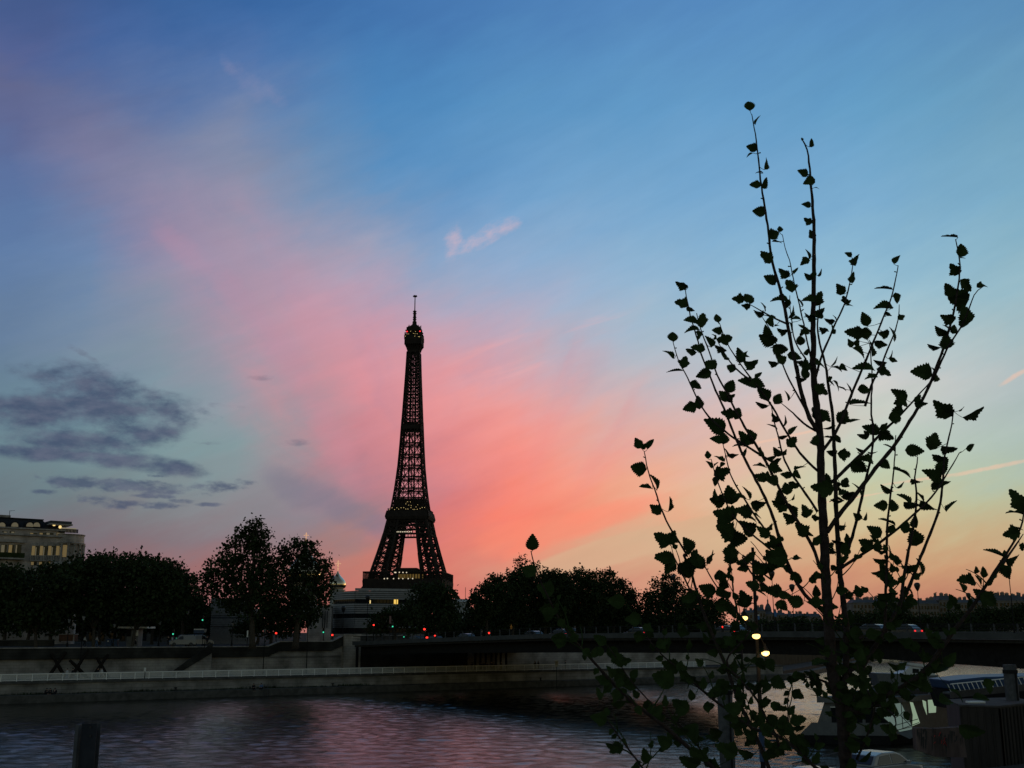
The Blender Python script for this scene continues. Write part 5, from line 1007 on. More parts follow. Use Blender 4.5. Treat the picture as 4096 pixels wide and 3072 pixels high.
'K':[(365,265,150,170,.7),(790,1130,170,170,.8),(940,1420,150,170,.5),(1280,1530,150,100,.7),(1490,1370,170,150,.85),(780,865,130,100,.6),(830,720,170,160,.7),(910,630,130,120,.6),(1020,660,150,-30,.9),(1180,870,100,110,.7),(1470,720,230,150,.9),(800,290,150,150,.7),(780,420,130,180,.7),(930,440,150,-60,.8),(1230,250,140,-10,.8),(1160,60,150,180,.8),(240,20,150,-90,.9),(1000,960,160,180,.4),(1660,990,200,150,.8),(1640,1240,200,170,.6),(1810,1300,220,-90,.6),(2035,1260,120,170,.5),(1740,770,90,-90,.5),(1850,750,100,170,.5),(1980,860,90,60,.7),(1770,880,110,90,.7),(1760,1600,220,160,.6),(1200,1610,80,190,.5),(2000,1340,140,150,.4),(1960,1000,130,0,.8),(1560,560,200,170,.8)],
'L':[(775,330,175,95,.82),(730,640,170,150,.9),(920,840,190,160,.9),(960,1100,190,-100,.9),(1070,1400,170,170,.9),(1700,980,190,180,.8),(1880,1180,160,180,.9)],
'B':[(200,485,62,120,.8),(262,490,62,60,.4),(200,615,84,160,.9),(288,690,86,100,.65),(240,718,72,165,.4),(288,832,74,140,.7),(362,805,78,85,.4),(325,985,95,150,.85),(372,975,80,60,.8),(335,1085,98,170,.7),(505,1090,92,100,.8),(440,1150,90,-60,.8)],
'I':[(550,720,190,-60,.8),(1200,680,190,-20,.8),(1370,630,140,-10,.6),(1040,650,130,80,.5),(1060,740,150,220,.6),(900,760,150,-50,.6),(670,960,200,170,.8),(1180,950,150,-40,.7),(910,1050,120,-90,.7),(1150,1130,200,-50,.7),(1270,1120,140,-80,.6),(1440,1190,130,0,.5),(740,1240,120,-30,.8),(1080,1370,120,120,.7),(1200,1440,180,-40,.8),(820,1480,180,170,.5),(1100,1500,160,-10,.6),(480,1250,150,180,.5),(190,1260,200,-90,.6),(600,1450,260,150,.7),(1510,1340,120,-50,.6),(1500,1460,110,60,.6),(430,800,110,70,.7),(1700,430,200,20,.5),(1600,580,130,-70,.5),(1100,470,150,-60,.8)],
'J':[(945,405,140,170,.6),(850,860,180,-20,.6),(1050,900,100,-60,.7),(900,480,100,80,.6),(120,480,150,170,.6),(200,380,160,10,.5),(1860,600,140,-80,.7),(1560,690,150,-30,.5),(570,90,180,-20,.9),(1450,760,160,-10,.5),(1790,720,150,0,.5),(1700,1050,240,-20,.6),(560,1120,140,-20,.4),(40,1150,150,-60,.5),(1100,560,200,150,.6),(1230,610,180,-20,.7),(1060,700,160,180,.6),(800,640,140,-30,.7),(1400,430,200,20,.6),(1140,210,120,0,.7),(1480,330,160,40,.7),(1050,180,150,150,.7),(1330,120,150,60,.6),(640,1300,150,40,.6)],
}
random.seed(11)
Dp = 7.0; fk = 1 / 4392 * Dp
gz = 8.12
sap = thing('sapling', 'leafy dark young tree with many upright shoots close to the viewer', 'tree', (xat(3420, Dp), Dp, gz))
NODE = []                                            # (px, py, depth) of every branch sample
def near_d(px, py, mx=1e9):
    best = min(NODE, key=lambda n: (n[0] - px) ** 2 + (n[1] - py) ** 2); return best
LEAFB = MB()
for i, (nm, w0, w1, dt, segs) in enumerate(BRS):
    pts = []
    for k, l in segs: pts += [zo(k, *p) for p in l]
    # resample with a little kink at the nodes of the shoot
    L = [0.0]
    for a, b_ in zip(pts, pts[1:]): L.append(L[-1] + math.hypot(b_[0] - a[0], b_[1] - a[1]))
    n = max(4, int(L[-1] / 26)); sm = []
    for j in range(n + 1):
        s = L[-1] * j / n; sm.append((np.interp(s, L, [p[0] for p in pts]), np.interp(s, L, [p[1] for p in pts])))
    for _ in range(2): sm = [sm[0]] + [((a[0] + 2 * b_[0] + c[0]) / 4, (a[1] + 2 * b_[1] + c[1]) / 4) for a, b_, c in zip(sm, sm[1:], sm[2:])] + [sm[-1]]
    d0 = Dp if not NODE else near_d(*sm[0])[2]
    if nm == 'stem' and pts[0][1] > 2950: d0 = Dp + dt * .5
    P3, RAD = [], []
    for j, (px, py) in enumerate(sm):
        f = j / n; d = d0 + dt * f * .9 + .02 * math.sin(j * 1.7 + i); NODE.append((px, py, d)); P3.append(P(px + random.uniform(-1.2, 1.2), py, d))
        w_ = w0 * (1 - f) ** .8 + w1; w_ *= 1.10 if j % 3 == 0 else 1.0; RAD.append(max(w_, 5) * d / 4392 / 2 * (.66 if nm == 'trunk' else .58))
    MB().tube(P3, RAD, 8).build('trunk' if nm == 'trunk' else 'branch', m_sbark, sap, smooth=True)
TEETH = 9
def leaf(mb, c, u, v, nrm, L, W_, bend):
    lob, asy, twist = random.uniform(0, .22), random.uniform(-.18, .18), random.uniform(-.5, .5); lp = random.uniform(.28, .5)
    # toothed heart shaped blade folded along the midrib; u points to the tip
    rim = []
    for sgn in (1, -1):
        pts = []
        for j in range(TEETH * 2 + 1):
            t = j / (TEETH * 2); w = math.sin(math.pi * (t ** .72)) ** .8 * (1.0 - .25 * t)
            if j % 2 and 0 < t < .97: w *= 1.22 if t > .25 else 1.1
            w *= (1 + sgn * asy) * (1 + lob * math.cos((t - lp) * 13) * (.2 < t < .9)); 
            pts.append((t, sgn * w))
        rim.append(pts)
    vs = []
    for j in range(TEETH * 2 + 1):
        t = rim[0][j][0]; x = (t - .5) * L; z = -bend * L * (t - .3) ** 2
        vs.append(c + u * x + nrm * z)
        for r in rim: y = r[j][1] * W_ * .5; vs.append(c + u * (x + (.035 * L if j % 2 else 0)) + v * y + nrm * (z + abs(y) * .35 + y * twist * (t - .4)))
    fs = []
    for j in range(TEETH * 2): a, b_ = j * 3, j * 3 + 3; fs += [(a, b_, b_ + 1, a + 1), (a, a + 2, b_ + 2, b_)]
    mb.add(vs, fs)
nl = 0
for k, lst in LV.items():
    for t in lst:
        u_, v_, l = t[:3]; ang = R(t[3] if len(t) > 3 else 90); wr = t[4] if len(t) > 4 else .85
        px, py = zo(k, u_, v_); l *= ZO[k][2]; nb = near_d(px, py)
        d = nb[2] + random.uniform(-.10, .10); c = P(px, py, d); s = d / 4392
        ang += random.uniform(-.12, .12)
        u = Vector((math.cos(ang), random.uniform(-.3, .3), math.sin(ang))).normalized()
        nr = Vector((random.uniform(-.25, .25), -1, random.uniform(-.25, .25))); nr = (nr - u * nr.dot(u)).normalized(); v = nr.cross(u)
        Lr, Wr = l * s * 1.05, l * s * .86
        if wr < .7:                                  # seen partly edge-on: turn the blade about its midrib
            ta = math.acos(max(.12, wr / .98)) * random.choice((-1, 1)); v, nr = v * math.cos(ta) + nr * math.sin(ta), nr * math.cos(ta) - v * math.sin(ta)
        else: Wr = l * s * wr * 1.02
        leaf(LEAFB, c, u, v, nr, Lr, Wr, random.uniform(.05, .5))
        base = c - u * Lr * .5; q = P(nb[0], nb[1], nb[2])
        if (q - base).length < .22: LEAFB.tube([base + u * Lr * .05, base, (base + q) / 2 - Vector((0, 0, .004)), q], [.0014, .0018, .0018, .0024], 5)
        nl += 1
        if k in 'CDEFBH' and random.random() < .2:                             # leaves often stand in pairs
            a2 = ang + random.choice((-1, 1)) * random.uniform(.7, 1.5); u2 = Vector((math.cos(a2), random.uniform(-.5, .5), math.sin(a2))).normalized(); n2 = Vector((random.uniform(-.7, .7), -1, random.uniform(-.7, .7))); n2 = (n2 - u2 * n2.dot(u2)).normalized()
            l2 = Lr * random.uniform(.55, .85); leaf(LEAFB, base + u2 * l2 * .5 + Vector((0, random.uniform(-.03, .03), 0)), u2, n2.cross(u2), n2, l2, l2 * random.uniform(.55, .85), random.uniform(.05, .6))
random.seed(21)
for px, py, d in random.sample([n for n in NODE if n[1] > 2380], 240) + random.sample([n for n in NODE if n[1] > 2600 and n[0] > 3150], 75):       # more leaves low in the sapling, along the same shoots
    ang = random.uniform(0, 6.28); l = random.uniform(26, 64); s = d / 4392; d += random.uniform(-.08, .08)
    u = Vector((math.cos(ang), random.uniform(-.4, .4), math.sin(ang))).normalized(); nr = Vector((random.uniform(-.6, .6), -1, random.uniform(-.6, .6))); nr = (nr - u * nr.dot(u)).normalized()
    c = P(px, py, d) + u * l * s * .62; leaf(LEAFB, c, u, nr.cross(u), nr, l * s, l * s * random.uniform(.6, .8), random.uniform(.05, .5)); LEAFB.tube([c - u * l * s * .45, P(px, py, d)], [.0015, .002], 5)
# tiny buds and stubs along the shoots
for j in range(0, len(NODE), 7):
    px, py, d = NODE[j]; c = P(px + random.choice((-1, 1)) * random.uniform(5, 13), py - random.uniform(0, 10), d); q = P(px, py, d)
    LEAFB.tube([q, c], [.003, .0045], 5)
random.seed(77)
for px, py, d in random.sample([n for n in NODE if n[1] > 2250], 120):           # fine side twigs low down
    a = random.uniform(.5, 2.6); L_ = random.uniform(50, 170); pts_ = []
    for j in range(6): f = j / 5; pts_.append(P(px + math.cos(a + .3 * f) * L_ * f, py - math.sin(a + .3 * f) * L_ * f, d + random.uniform(-.02, .02) + .12 * f * math.sin(px)))
    LEAFB.tube(pts_, [.0046, .004, .0036, .003, .0026, .002], 5)
    for q in (pts_[3], pts_[5]):
        if random.random() < .6:
            an = a + random.uniform(-.9, .9); l = random.uniform(24, 50) * d / 4392; u = Vector((math.cos(an), random.uniform(-.4, .4), math.sin(an))).normalized(); nr = Vector((random.uniform(-.6, .6), -1, random.uniform(-.6, .6))); nr = (nr - u * nr.dot(u)).normalized()
            leaf(LEAFB, q + u * l * .5, u, nr.cross(u), nr, l, l * random.uniform(.55, .8), random.uniform(.05, .5))
fo = LEAFB.build('foliage', m_sleaf, sap)
# ------------------------------------------------------------------ people
def person_kit(pose):
    # joints in metres, facing +x; z = 0 at the soles (standing) or at the seat (sitting)
    if pose in ('stand', 'walk', 'lean'):
        st = {'stand': .06, 'walk': .26, 'lean': .04}[pose]
        J = dict(pelvis=(0,0,.93), chest=(.02,0,1.28), neck=(.02,0,1.46), head=(.04,0,1.58), top=(.045,0,1.69))
        for s, n, k in ((1,'l',1), (-1,'r',-1)):
            J['hip'+n] = (0,.10*s,.90); J['knee'+n] = (.06+st*.5*k,.11*s,.50); J['ank'+n] = (st*k-.02*(k<0),.11*s,.09); J['toe'+n] = (st*k+.17,.12*s,.035)
            J['sho'+n] = (.02,.20*s,1.40); J['elb'+n] = (.0-st*.35*k,.25*s,1.13); J['wri'+n] = (.12-st*.5*k if pose!='lean' else .30,.23*s,.90 if pose!='lean' else 1.08)
    else:
        fwd = .25 if pose == 'hug' else .08
        J = dict(pelvis=(0,0,.11), chest=(fwd*.6,0,.47), neck=(fwd,0,.64), head=(fwd+.03,0,.76), top=(fwd+.04,0,.87))
        for s, n in ((1,'l'), (-1,'r')):
            J['hip'+n] = (.03,.10*s,.10); J['knee'+n] = (.43,.12*s,.16 if pose == 'sit' else .42); J['ank'+n] = (.46,.12*s,-.26) if pose == 'sit' else (.50,.13*s,.08); J['toe'+n] = (.60,.13*s,-.30) if pose == 'sit' else (.68,.14*s,.035)
            J['sho'+n] = (fwd*.85,.19*s,.58); J['elb'+n] = (fwd+.10,.25*s,.33); J['wri'+n] = (.38,.16*s,.27 if pose == 'sit' else .40)
    return J
BONES = [('pelvis','chest'),('chest','neck'),('neck','head'),('head','top')] + [(a+n, b_+n) for n in 'lr' for a, b_ in (('hip','knee'),('knee','ank'),('ank','toe'),('sho','elb'),('elb','wri'))] + [('pelvis','hipl'),('pelvis','hipr'),('chest','shol'),('chest','shor')]
RADII = dict(pelvis=.13, chest=.135, neck=.055, head=.098, top=.07, hip=.085, knee=.058, ank=.042, toe=.03, sho=.06, elb=.042, wri=.03)
def skin_obj(name, J, bones, m, parent, grow=0.0, root='pelvis', extra=None):
    names = sorted({x for b_ in bones for x in b_}, key=lambda x: x != root); ix = {n: i for i, n in enumerate(names)}
    vs = [J[n] for n in names]; es = [(ix[a], ix[b_]) for a, b_ in bones]; rad = [RADII.get(n, RADII.get(n[:-1], .05)) + grow for n in names]
    if extra:                                        # fingers: short chains rooted at the wrist
        for root_n, pts, r in extra:
            prev = ix[root_n]
            for p in pts: vs.append(p); rad.append(r); es.append((prev, len(vs) - 1)); prev = len(vs) - 1
    me = bpy.data.meshes.new(name); me.from_pydata(vs, es, []); me.materials.append(m)
    o = bpy.data.objects.new(name, me); COL.objects.link(o); o.parent = parent; o['local'] = 1
    o.modifiers.new('skin', 'SKIN').use_smooth_shade = True
    for d, r in zip(me.skin_vertices[0].data, rad): d.radius = (r, r)
    me.skin_vertices[0].data[0].use_root = True
    sb = o.modifiers.new('sub', 'SUBSURF'); sb.levels = sb.render_levels = 1
    return o
PK = {}
def person(label, loc, rotz, pose='stand', top=None, legs=None, scale=1.0, group=None):
    top, legs = top or m_cl_d, legs or m_cl_d; key = (pose, top.name, legs.name)
    if key in PK: return dup(PK[key], loc, rotz, label, group, scale)
    t = thing('person', label, 'person', loc, rotz, group, local=True); J = person_kit(pose); t.scale = (scale,) * 3
    fing = []
    for n, s in (('l', 1), ('r', -1)):
        w_ = Vector(J['wri'+n]); e = Vector(J['elb'+n]); d = (w_ - e).normalized(); sd_ = Vector((0, s, 0)); up = d.cross(sd_).normalized()
        J['hand'+n] = tuple(w_ + d * .07); RADII['hand'] = .030
        for k in range(4): q = w_ + d * (.10 + .0) + up * (.024 * (k - 1.5)); fing.append(('hand'+n, [tuple(q), tuple(q + d * (.045, .055, .05, .038)[k] - sd_ * .012), tuple(q + d * (.07, .085, .08, .058)[k] - sd_ * .035)], .0085))
        q = w_ + d * .04 + up * .035; fing.append(('hand'+n, [tuple(q + up * .012), tuple(q + up * .03 + d * .03)], .009))
    skin_obj('body', J, BONES + [('wril','handl'),('wrir','handr')], m_skin, t, 0, extra=fing)
    skin_obj('jacket', J, [('pelvis','chest'),('chest','neck'),('chest','shol'),('chest','shor'),('shol','elbl'),('shor','elbr'),('elbl','wril'),('elbr','wrir')], top, t, .018, 'chest')
    skin_obj('trousers', J, [('pelvis','hipl'),('pelvis','hipr'),('hipl','kneel'),('hipr','kneer'),('kneel','ankl'),('kneer','ankr')], legs, t, .016)
    h = Vector(J['head']); hb = MB()
    hb.lathe((h.x - .018, h.y, h.z), [(.108, -.02), (.116, .03), (.11, .08), (.085, .12), (.04, .142), (.01, .146)], 12); hb.build('hair', m_hair, t, smooth=True)
    fb_ = MB(); 
    for s in (-1, 1): fb_.ball((h.x + .094, h.y + .034 * s, h.z + .0), .012, 6)
    fb_.lathe((h.x + .105, h.y, h.z - .045), [(.016, 0), (.014, .03), (.006, .05)], 6); fb_.build('face', m_skin, t)
    sh = MB()
    for n in 'lr': a = Vector(J['ank'+n]); b_ = Vector(J['toe'+n]); c = (a + b_) / 2; sh.box((c.x - .01, c.y, min(a.z, b_.z) + .005), (.27, .095, .08), taper=.8)
    PK[key] = t; return t
FACE = UANG - math.pi / 2                            # looking across the water
def onp(px, off, z, py=2660): t = bt(px, off, py); return B(t, off, z)
person('person in a pale shirt strolling behind the promenade railing before the crossed timber frame', onp(271, 1.4, ZP), UANG, 'walk', m_cl_w, m_cl_b)
person('person in dark clothes beside the stroller in the pale shirt on the promenade', onp(293, 1.9, ZP), UANG, 'walk')
person('person in a pale top walking right of the timber frame behind the railing', onp(410, 1.2, ZP), UANG + math.pi, 'walk', m_cl_w, m_cl_d)
person('person in dark clothes a step behind the pale topped walker near the timber frame', onp(394, 2.2, ZP), UANG, 'stand')
person('person in dark clothes hunched alone on the ledge, left of the seated couple', onp(181, -1.0, 1.052, 2770), FACE + .6, 'hug')
person('person of the close couple on the ledge, the one on the left bending over', onp(203, -1.3, 1.052, 2770), FACE - .5, 'hug')
person('person of the close couple on the ledge, the one on the right leaning in', onp(217, -1.5, 1.052, 2770), FACE + 2.6, 'hug')
person('person in dark clothes seated on the ledge edge, legs hanging towards the water', onp(1014, -2.45, 1.052, 2745), FACE, 'sit')
person('person in a light blue shirt seated on the ledge edge beside the ladder', onp(1046, -2.4, 1.052, 2745), FACE - .7, 'sit', m_cl_b)
for i, (px, lb) in enumerate(((1888, 'dark figure standing alone at the left end of the group under the bridge'), (1925, 'dark figure second from the left under the bridge, close to a column'), (1935, 'dark figure third from the left under the bridge, in the tight trio'), (1947, 'dark figure at the right of the tight trio under the bridge'), (1964, 'dark figure right of the tight trio under the bridge, by a thick column'), (1974, 'dark short figure beside the thick column under the bridge'), (2004, 'dark figure standing apart at the right end of the group under the bridge'))):
    person('person, ' + lb, onp(px, .5 + .3 * (i % 3), ZP), FACE + random.uniform(-1.5, 1.5), ('stand', 'lean')[i % 2], scale=(1, .97, 1, .95, 1.04, .9, 1)[i], group='people gathered under the bridge')
person('person in dark clothes walking on the promenade left of the white mooring sign', onp(2140, .6, ZP), UANG, 'walk')
person('person following just behind the walker left of the white mooring sign', onp(2153, .9, ZP), UANG, 'stand')
person('person in dark clothes standing right of the white mooring sign', onp(2262, .8, ZP), UANG + 2.5, 'lean')
person('person in dark clothes seated by the kiosk on the quay street', onp(545, 12.5, 7.98, 2545), UANG + 2.6, 'sit')
person('person with a pale top on the quay street left of the blue bins', onp(340, 12, 7.575, 2545), UANG, 'walk', m_cl_w, m_cl_d)
person('person in pale sleeves on the quay street just left of the blue bins', onp(388, 12, 7.575, 2545), UANG, 'walk', m_cl_w, m_cl_b)
person('person in dark clothes leaning at the coping below the white van', onp(672, 10.8, 7.575, 2570), FACE, 'lean')
person('person in pale clothes standing beside the one at the coping below the van', onp(688, 11, 7.575, 2570), FACE + 1, 'stand', m_cl_w, m_cl_d)
person('person in dark clothes at the top of the stairs by the railing post', onp(828, 10.8, 7.575, 2570), FACE, 'stand')
t_ = bpos(2230); person('person in a pale blue shirt walking along the bridge footway', BR(t_, 3.2, dz(t_) - .65), math.atan2(BD.y, BD.x), 'walk', m_cl_b)
t_ = bpos(1880); person('person in dark clothes crossing the bridge near its far end', BR(t_, 2.2, dz(t_) - .65), math.atan2(BD.y, BD.x), 'walk')
# ------------------------------------------------------------------ cars and vans
def vehicle(kind, paint, label, loc, rotz, group=None, tail=True, head=False, name='parked_car'):
    t = thing(name, label, 'van' if kind == 'van' else 'bus' if kind == 'bus' else 'car', loc, rotz, group, local=True)
    if kind == 'car':
        L, W_, prof = 4.2, 1.74, [(-2.1,.30),(-2.12,.62),(-2.02,.86),(-1.75,.93),(.75,.90),(1.75,.76),(2.06,.60),(2.1,.30)]; cab = [(-1.95,.92),(-1.45,1.36),(-.9,1.46),(.05,1.45),(.45,1.34),(1.15,.90)]
    elif kind == 'van':
        L, W_, prof = 4.4, 1.82, [(-2.2,.30),(-2.22,1.05),(-2.2,1.08),(1.0,1.06),(1.9,.92),(2.18,.66),(2.2,.30)]; cab = [(-2.2,1.05),(-2.14,1.70),(-1.9,1.84),(.15,1.84),(.45,1.74),(1.25,1.05)]
    else:
        L, W_, prof = 11.5, 2.5, [(-5.75,.35),(-5.75,1.5),(5.7,1.5),(5.75,.35)]; cab = [(-5.75,1.5),(-5.7,2.9),(-5.5,3.05),(5.3,3.05),(5.6,2.8),(5.75,1.5)]
    def ext(pr, w0, w1, m, nm, par=t, bev=.05):
        zlo, zhi = min(z for _, z in pr), max(z for _, z in pr); mb = MB(); n = len(pr)
        wf = lambda z: (w0 + (w1 - w0) * (z - zlo) / max(.01, zhi - zlo)) / 2
        vs = [(x, -wf(z), z) for x, z in pr] + [(x, wf(z), z) for x, z in pr]
        mb.add(vs, [tuple(range(n)), tuple(range(2 * n - 1, n - 1, -1))] + [((i + 1) % n, i, i + n, (i + 1) % n + n) for i in range(n)]); return mb.build(nm, m, par, bevel=bev)
    b_ = ext(prof, W_, W_ * .97, paint, 'body')
    gl = [(x, z) for x, z in cab]; c = ext(gl, W_ * .96, W_ * .78, paint, 'cabin')
    zt = max(z for _, z in cab); zb = min(z for _, z in cab); wz = lambda z: (W_ * .96 + (W_ * .78 - W_ * .96) * (z - zb) / (zt - zb)) / 2
    if kind == 'car': wins = [[(-1.55,.98),(-1.2,1.32),(-.45,1.37),(-.45,.98)], [(-.36,.98),(-.36,1.37),(.1,1.36),(.42,1.26),(.85,.98)]]
    elif kind == 'van': wins = [[(-.1,1.12),(-.1,1.62),(.3,1.62),(.5,1.5),(.95,1.12)]]
    else: wins = [[(-5.4 + k * 1.55, 1.6), (-5.4 + k * 1.55, 2.55), (-4.0 + k * 1.55, 2.55), (-4.0 + k * 1.55, 1.6)] for k in range(7)]
    for s in (-1, 1):
        for w_ in wins: MB().slab([(x, s * (wz(z) + .004), z) for x, z in w_], (0, s * .012, 0)).build('side_window', m_glass, t)
    (xa, za), (xb, zb2) = cab[-1], cab[-2]
    f0, f1 = .1, .92; q = []
    for f, sg in ((f0, -1), (f0, 1), (f1, 1), (f1, -1)): z = za + (zb2 - za) * f; q.append((xa + (xb - xa) * f + .012, sg * (wz(z) - .1), z + .008))
    MB().slab(q, (.012, 0, .012)).build('windscreen', m_glass, t)
    if kind == 'car':
        (xa, za), (xb, zb2) = cab[0], cab[1]; q = []
        for f, sg in ((.15, 1), (.15, -1), (.9, -1), (.9, 1)): z = za + (zb2 - za) * f; q.append((xa + (xb - xa) * f - .012, sg * (wz(z) - .1), z + .008))
        MB().slab(q, (-.012, 0, .012)).build('rear_window', m_glass, t)
    for x in (-L * .31, L * .31):
        for s in (-1, 1):
            y = s * (W_ / 2 - .1); tb = MB(); rw = .31 if kind != 'bus' else .48
            tb.tube([(x, y - .1, rw), (x, y + .1, rw)], rw, 18); w_ = tb.build('wheel', m_black, t, smooth=False); MB().tube([(x, y - s * .0, rw), (x, y + s * .115, rw)], rw * .6, 12).build('rim', m_gsteel, w_)
    for s in (-1, 1):
        MB().box((-L / 2 - .0, s * (W_ / 2 - .2), .74 if kind == 'car' else .9), (.06, .26, .16)).build('tail_light', m_dred if tail else mat('unlit_tail_light', (.16,.01,.01), .3, 0, 0), t)
        MB().box((L / 2 - .04, s * (W_ / 2 - .24), .64), (.08, .3, .14)).build('headlight', m_wbulb if head else mat('clear_lens', (.6,.62,.6), .1, 0, 0), t)
    MB().box((-L / 2 - .02, 0, .5), (.03, .5, .11)).build('number_plate', m_white, t)
    MB().box((.75 if kind != 'van' else .8, W_ / 2 + .06, .98 if kind == 'car' else 1.18), (.1, .18, .12)).build('wing_mirror', paint, t); MB().box((.75 if kind != 'van' else .8, -W_ / 2 - .06, .98 if kind == 'car' else 1.18), (.1, .18, .12)).build('wing_mirror', paint, t)
    return t
vehicle('van', m_cpaint, 'white delivery van parked on the quay street under the trees', onp(727, 11.5, 7.575, 2560), UANG + math.pi - .1, tail=False, name='delivery_van')
vehicle('van', m_spaint, 'pale van half hidden under the blue and white shelter sign', onp(800, 16, 7.575, 2560), UANG + .2, tail=False, name='delivery_van')
BA = math.atan2(BD.y, BD.x); cg = 'cars crossing the bridge'
for i, (px, off, pt_, lb) in enumerate((
    (1662, 8, m_dpaint, 'dark car crossing near the left end of the bridge, small red tail lights'), (1735, 12, m_dpaint, 'dark car on the bridge under the brightest red signal'), (1860, 9, m_dpaint, 'dark car on the bridge right of the red signals'),
    (2128, 10, m_dpaint, 'dark car on the bridge showing a bright pair of tail lights'), (2240, 7, m_dpaint, 'dark car on the bridge behind the upper leaves of the long shoot'), (2548, 9, m_dpaint, 'dark car on the bridge between two posts left of the sapling'),
    (2900, 8, m_dpaint, 'dark car on the bridge beneath the uppermost floodlight'), (3480, 7, m_dpaint, 'dark car on the bridge just right of the sapling trunk'), (3604, 6, m_dpaint, 'dark car on the bridge between the sapling shoots on the right'))):
    t_ = bpos(px); k = ray(px, 2530).x / ray(px, 2530).y; o = bs + BW * off; t_ = (k * o.y - o.x) / (BD.x - k * BD.y)
    vehicle('car', pt_, lb, BR(t_, off, dz(t_) - .65), BA + math.pi, cg, name='car')
t_ = bpos(2702) - 12; vehicle('van', m_spaint, 'pale van with a headlight on the bridge, half hidden behind sapling leaves', BR(t_, 26, dz(t_) - .65), BA, tail=False, head=True, name='delivery_van')
QZ = 3.004
vehicle('car', m_cpaint, 'white car parked on the lower quay right beside the sapling trunk', gp(3262, 3100, QZ + 0) if False else (xat(3268, 47), 47.2, QZ), UANG + .05, 'cars parked on the lower quay', tail=False)
vehicle('car', m_spaint, 'silver grey car parked on the lower quay left of the sapling trunk', (xat(2985, 44.5), 44.3, QZ), UANG + .0, 'cars parked on the lower quay', tail=False)
vehicle('car', m_cpaint, 'white car further along the lower quay, right of the sapling trunk', (xat(3490, 53.5), 53.5, QZ), UANG + .1, 'cars parked on the lower quay', tail=False)
# ------------------------------------------------------------------ lamps, signals, signs
def tear_lamp(label, px, py, Y, zg, hpx):
    z = zat(py, Y); h = hpx * mpp(py, Y); x = xat(px, Y, py); t = thing('street_lamp', label, 'street lamp', (x, Y, zg), 0, 'teardrop street lamps')
    MB().lathe((x, Y, 0), [(.13, zg), (.11, zg + .8), (.06, zg + 1.0), (.045, z - h * .5)], 8).build('post', m_dsteel, t)
    MB().lathe((x, Y, z), [(.05, -h * .52), (h * .12, -h * .44), (h * .30, -h * .08), (h * .37, h * .16), (h * .34, h * .34), (h * .22, h * .46), (.04, h * .5)], 14).build('lamp_head', m_black, t, smooth=True)
for a in (('teardrop lamp on the bridge over the domed skyline house', 3025, 2394, 190, 9.5, 27), ('tall teardrop lamp on the bridge left of the sapling trunk', 3087, 2299, 150, 9.6, 34), ('teardrop lamp on the bridge right above the blue sign', 3168, 2352, 165, 9.6, 32),
          ('teardrop lamp on the bridge standing clear against the sky right of the trunk', 3669, 2347, 150, 9.6, 34), ('teardrop lamp on the bridge lowest at the far terrace', 3874, 2384, 170, 9.5, 26), ('tall teardrop lamp on the bridge near the hanging leaves at the right', 4034, 2285, 128, 9.5, 36),
          ('teardrop lamp in front of the striped building by the red signal', 1374, 2437, 204, 8.2, 26), ('teardrop lamp before the lit windows of the striped building', 1471, 2393, 208, 8.2, 26), ('teardrop lamp in front of the pointed dark tree', 2694, 2312, 200, 9.4, 26)): tear_lamp(*a)
def lantern(label, px, py, Y, zg):
    z = zat(py, Y); x = xat(px, Y, py); t = thing('street_lamp', label, 'street lamp', (x, Y, zg), 0, 'lantern posts along the far quay')
    MB().lathe((x, Y, 0), [(.17, zg), (.15, zg + .5), (.08, zg + .7), (.05, z - .5), (.12, z - .42)], 8).build('post', m_dsteel, t)
    MB().lathe((x, Y, z), [(.12, -.4), (.26, .12), (.24, .15)], 6).build('lantern', mat('lantern_glass', (.25,.26,.27), .3, 0, 0), t); MB().lathe((x, Y, z), [(.29, .152), (.16, .32), (.05, .38), (.02, .5)], 6).build('lantern_cap', m_dsteel, t)
for px, py, off, zg, lb in ((752, 2448, 10.6, 7.58, 'lantern post by the white van'), (640, 2488, 10.6, 7.58, 'lantern post between the kiosk and the white van'), (277, 2480, 10.6, 7.58, 'lantern post before the brick kiosk'), (931, 2495, 10.6, 7.58, 'lantern post left of the tallest loose tree'), (458, 2500, 10.6, 7.58, 'lantern post standing at the blue bins'), (1060, 2520, 8, ZP, 'thin lantern post rising from the promenade under the stone stairs') , (1232, 2510, 8, ZP, 'thin lantern post on the promenade before the stepped wall'), (335, 2470, 8, ZP, 'thin lantern post on the promenade through the timber frame'), (822, 2520, 7, ZP, 'lantern post on the promenade at the foot of the stairs')):
    p = onp(px, off, zg, 2600); lantern(lb, px, py, p.y, zg)
def signal(label, px, py, Y, zg, col=m_red, r=.13, boxy=True):
    z = zat(py, Y); x = xat(px, Y, py); t = thing('traffic_light', label, 'traffic light', (x, Y, zg), 0, 'traffic lights at the bridge end')
    zc = z - .28 if col is m_red else z + .28
    MB().lathe((x, Y + .12, 0), [(.08, zg), (.06, zg + .4), (.055, zc + .45)], 8).build('post', m_dsteel, t); MB().box((x, Y, zc), (.34, .2, 1.0), taper=.96).build('housing', m_black, t)
    for k, m in ((.28, col if col is m_red else m_black), (0, m_black), (-.28, col if col is m_green else m_black)):
        MB().tube([(x, Y - .1, zc + k), (x, Y - .16, zc + k)], r if m is col else .1, 12).build('lens', m, t)
        MB().box((x, Y - .2, zc + k + .13), (.26, .2, .03)).build('visor', m_black, t)
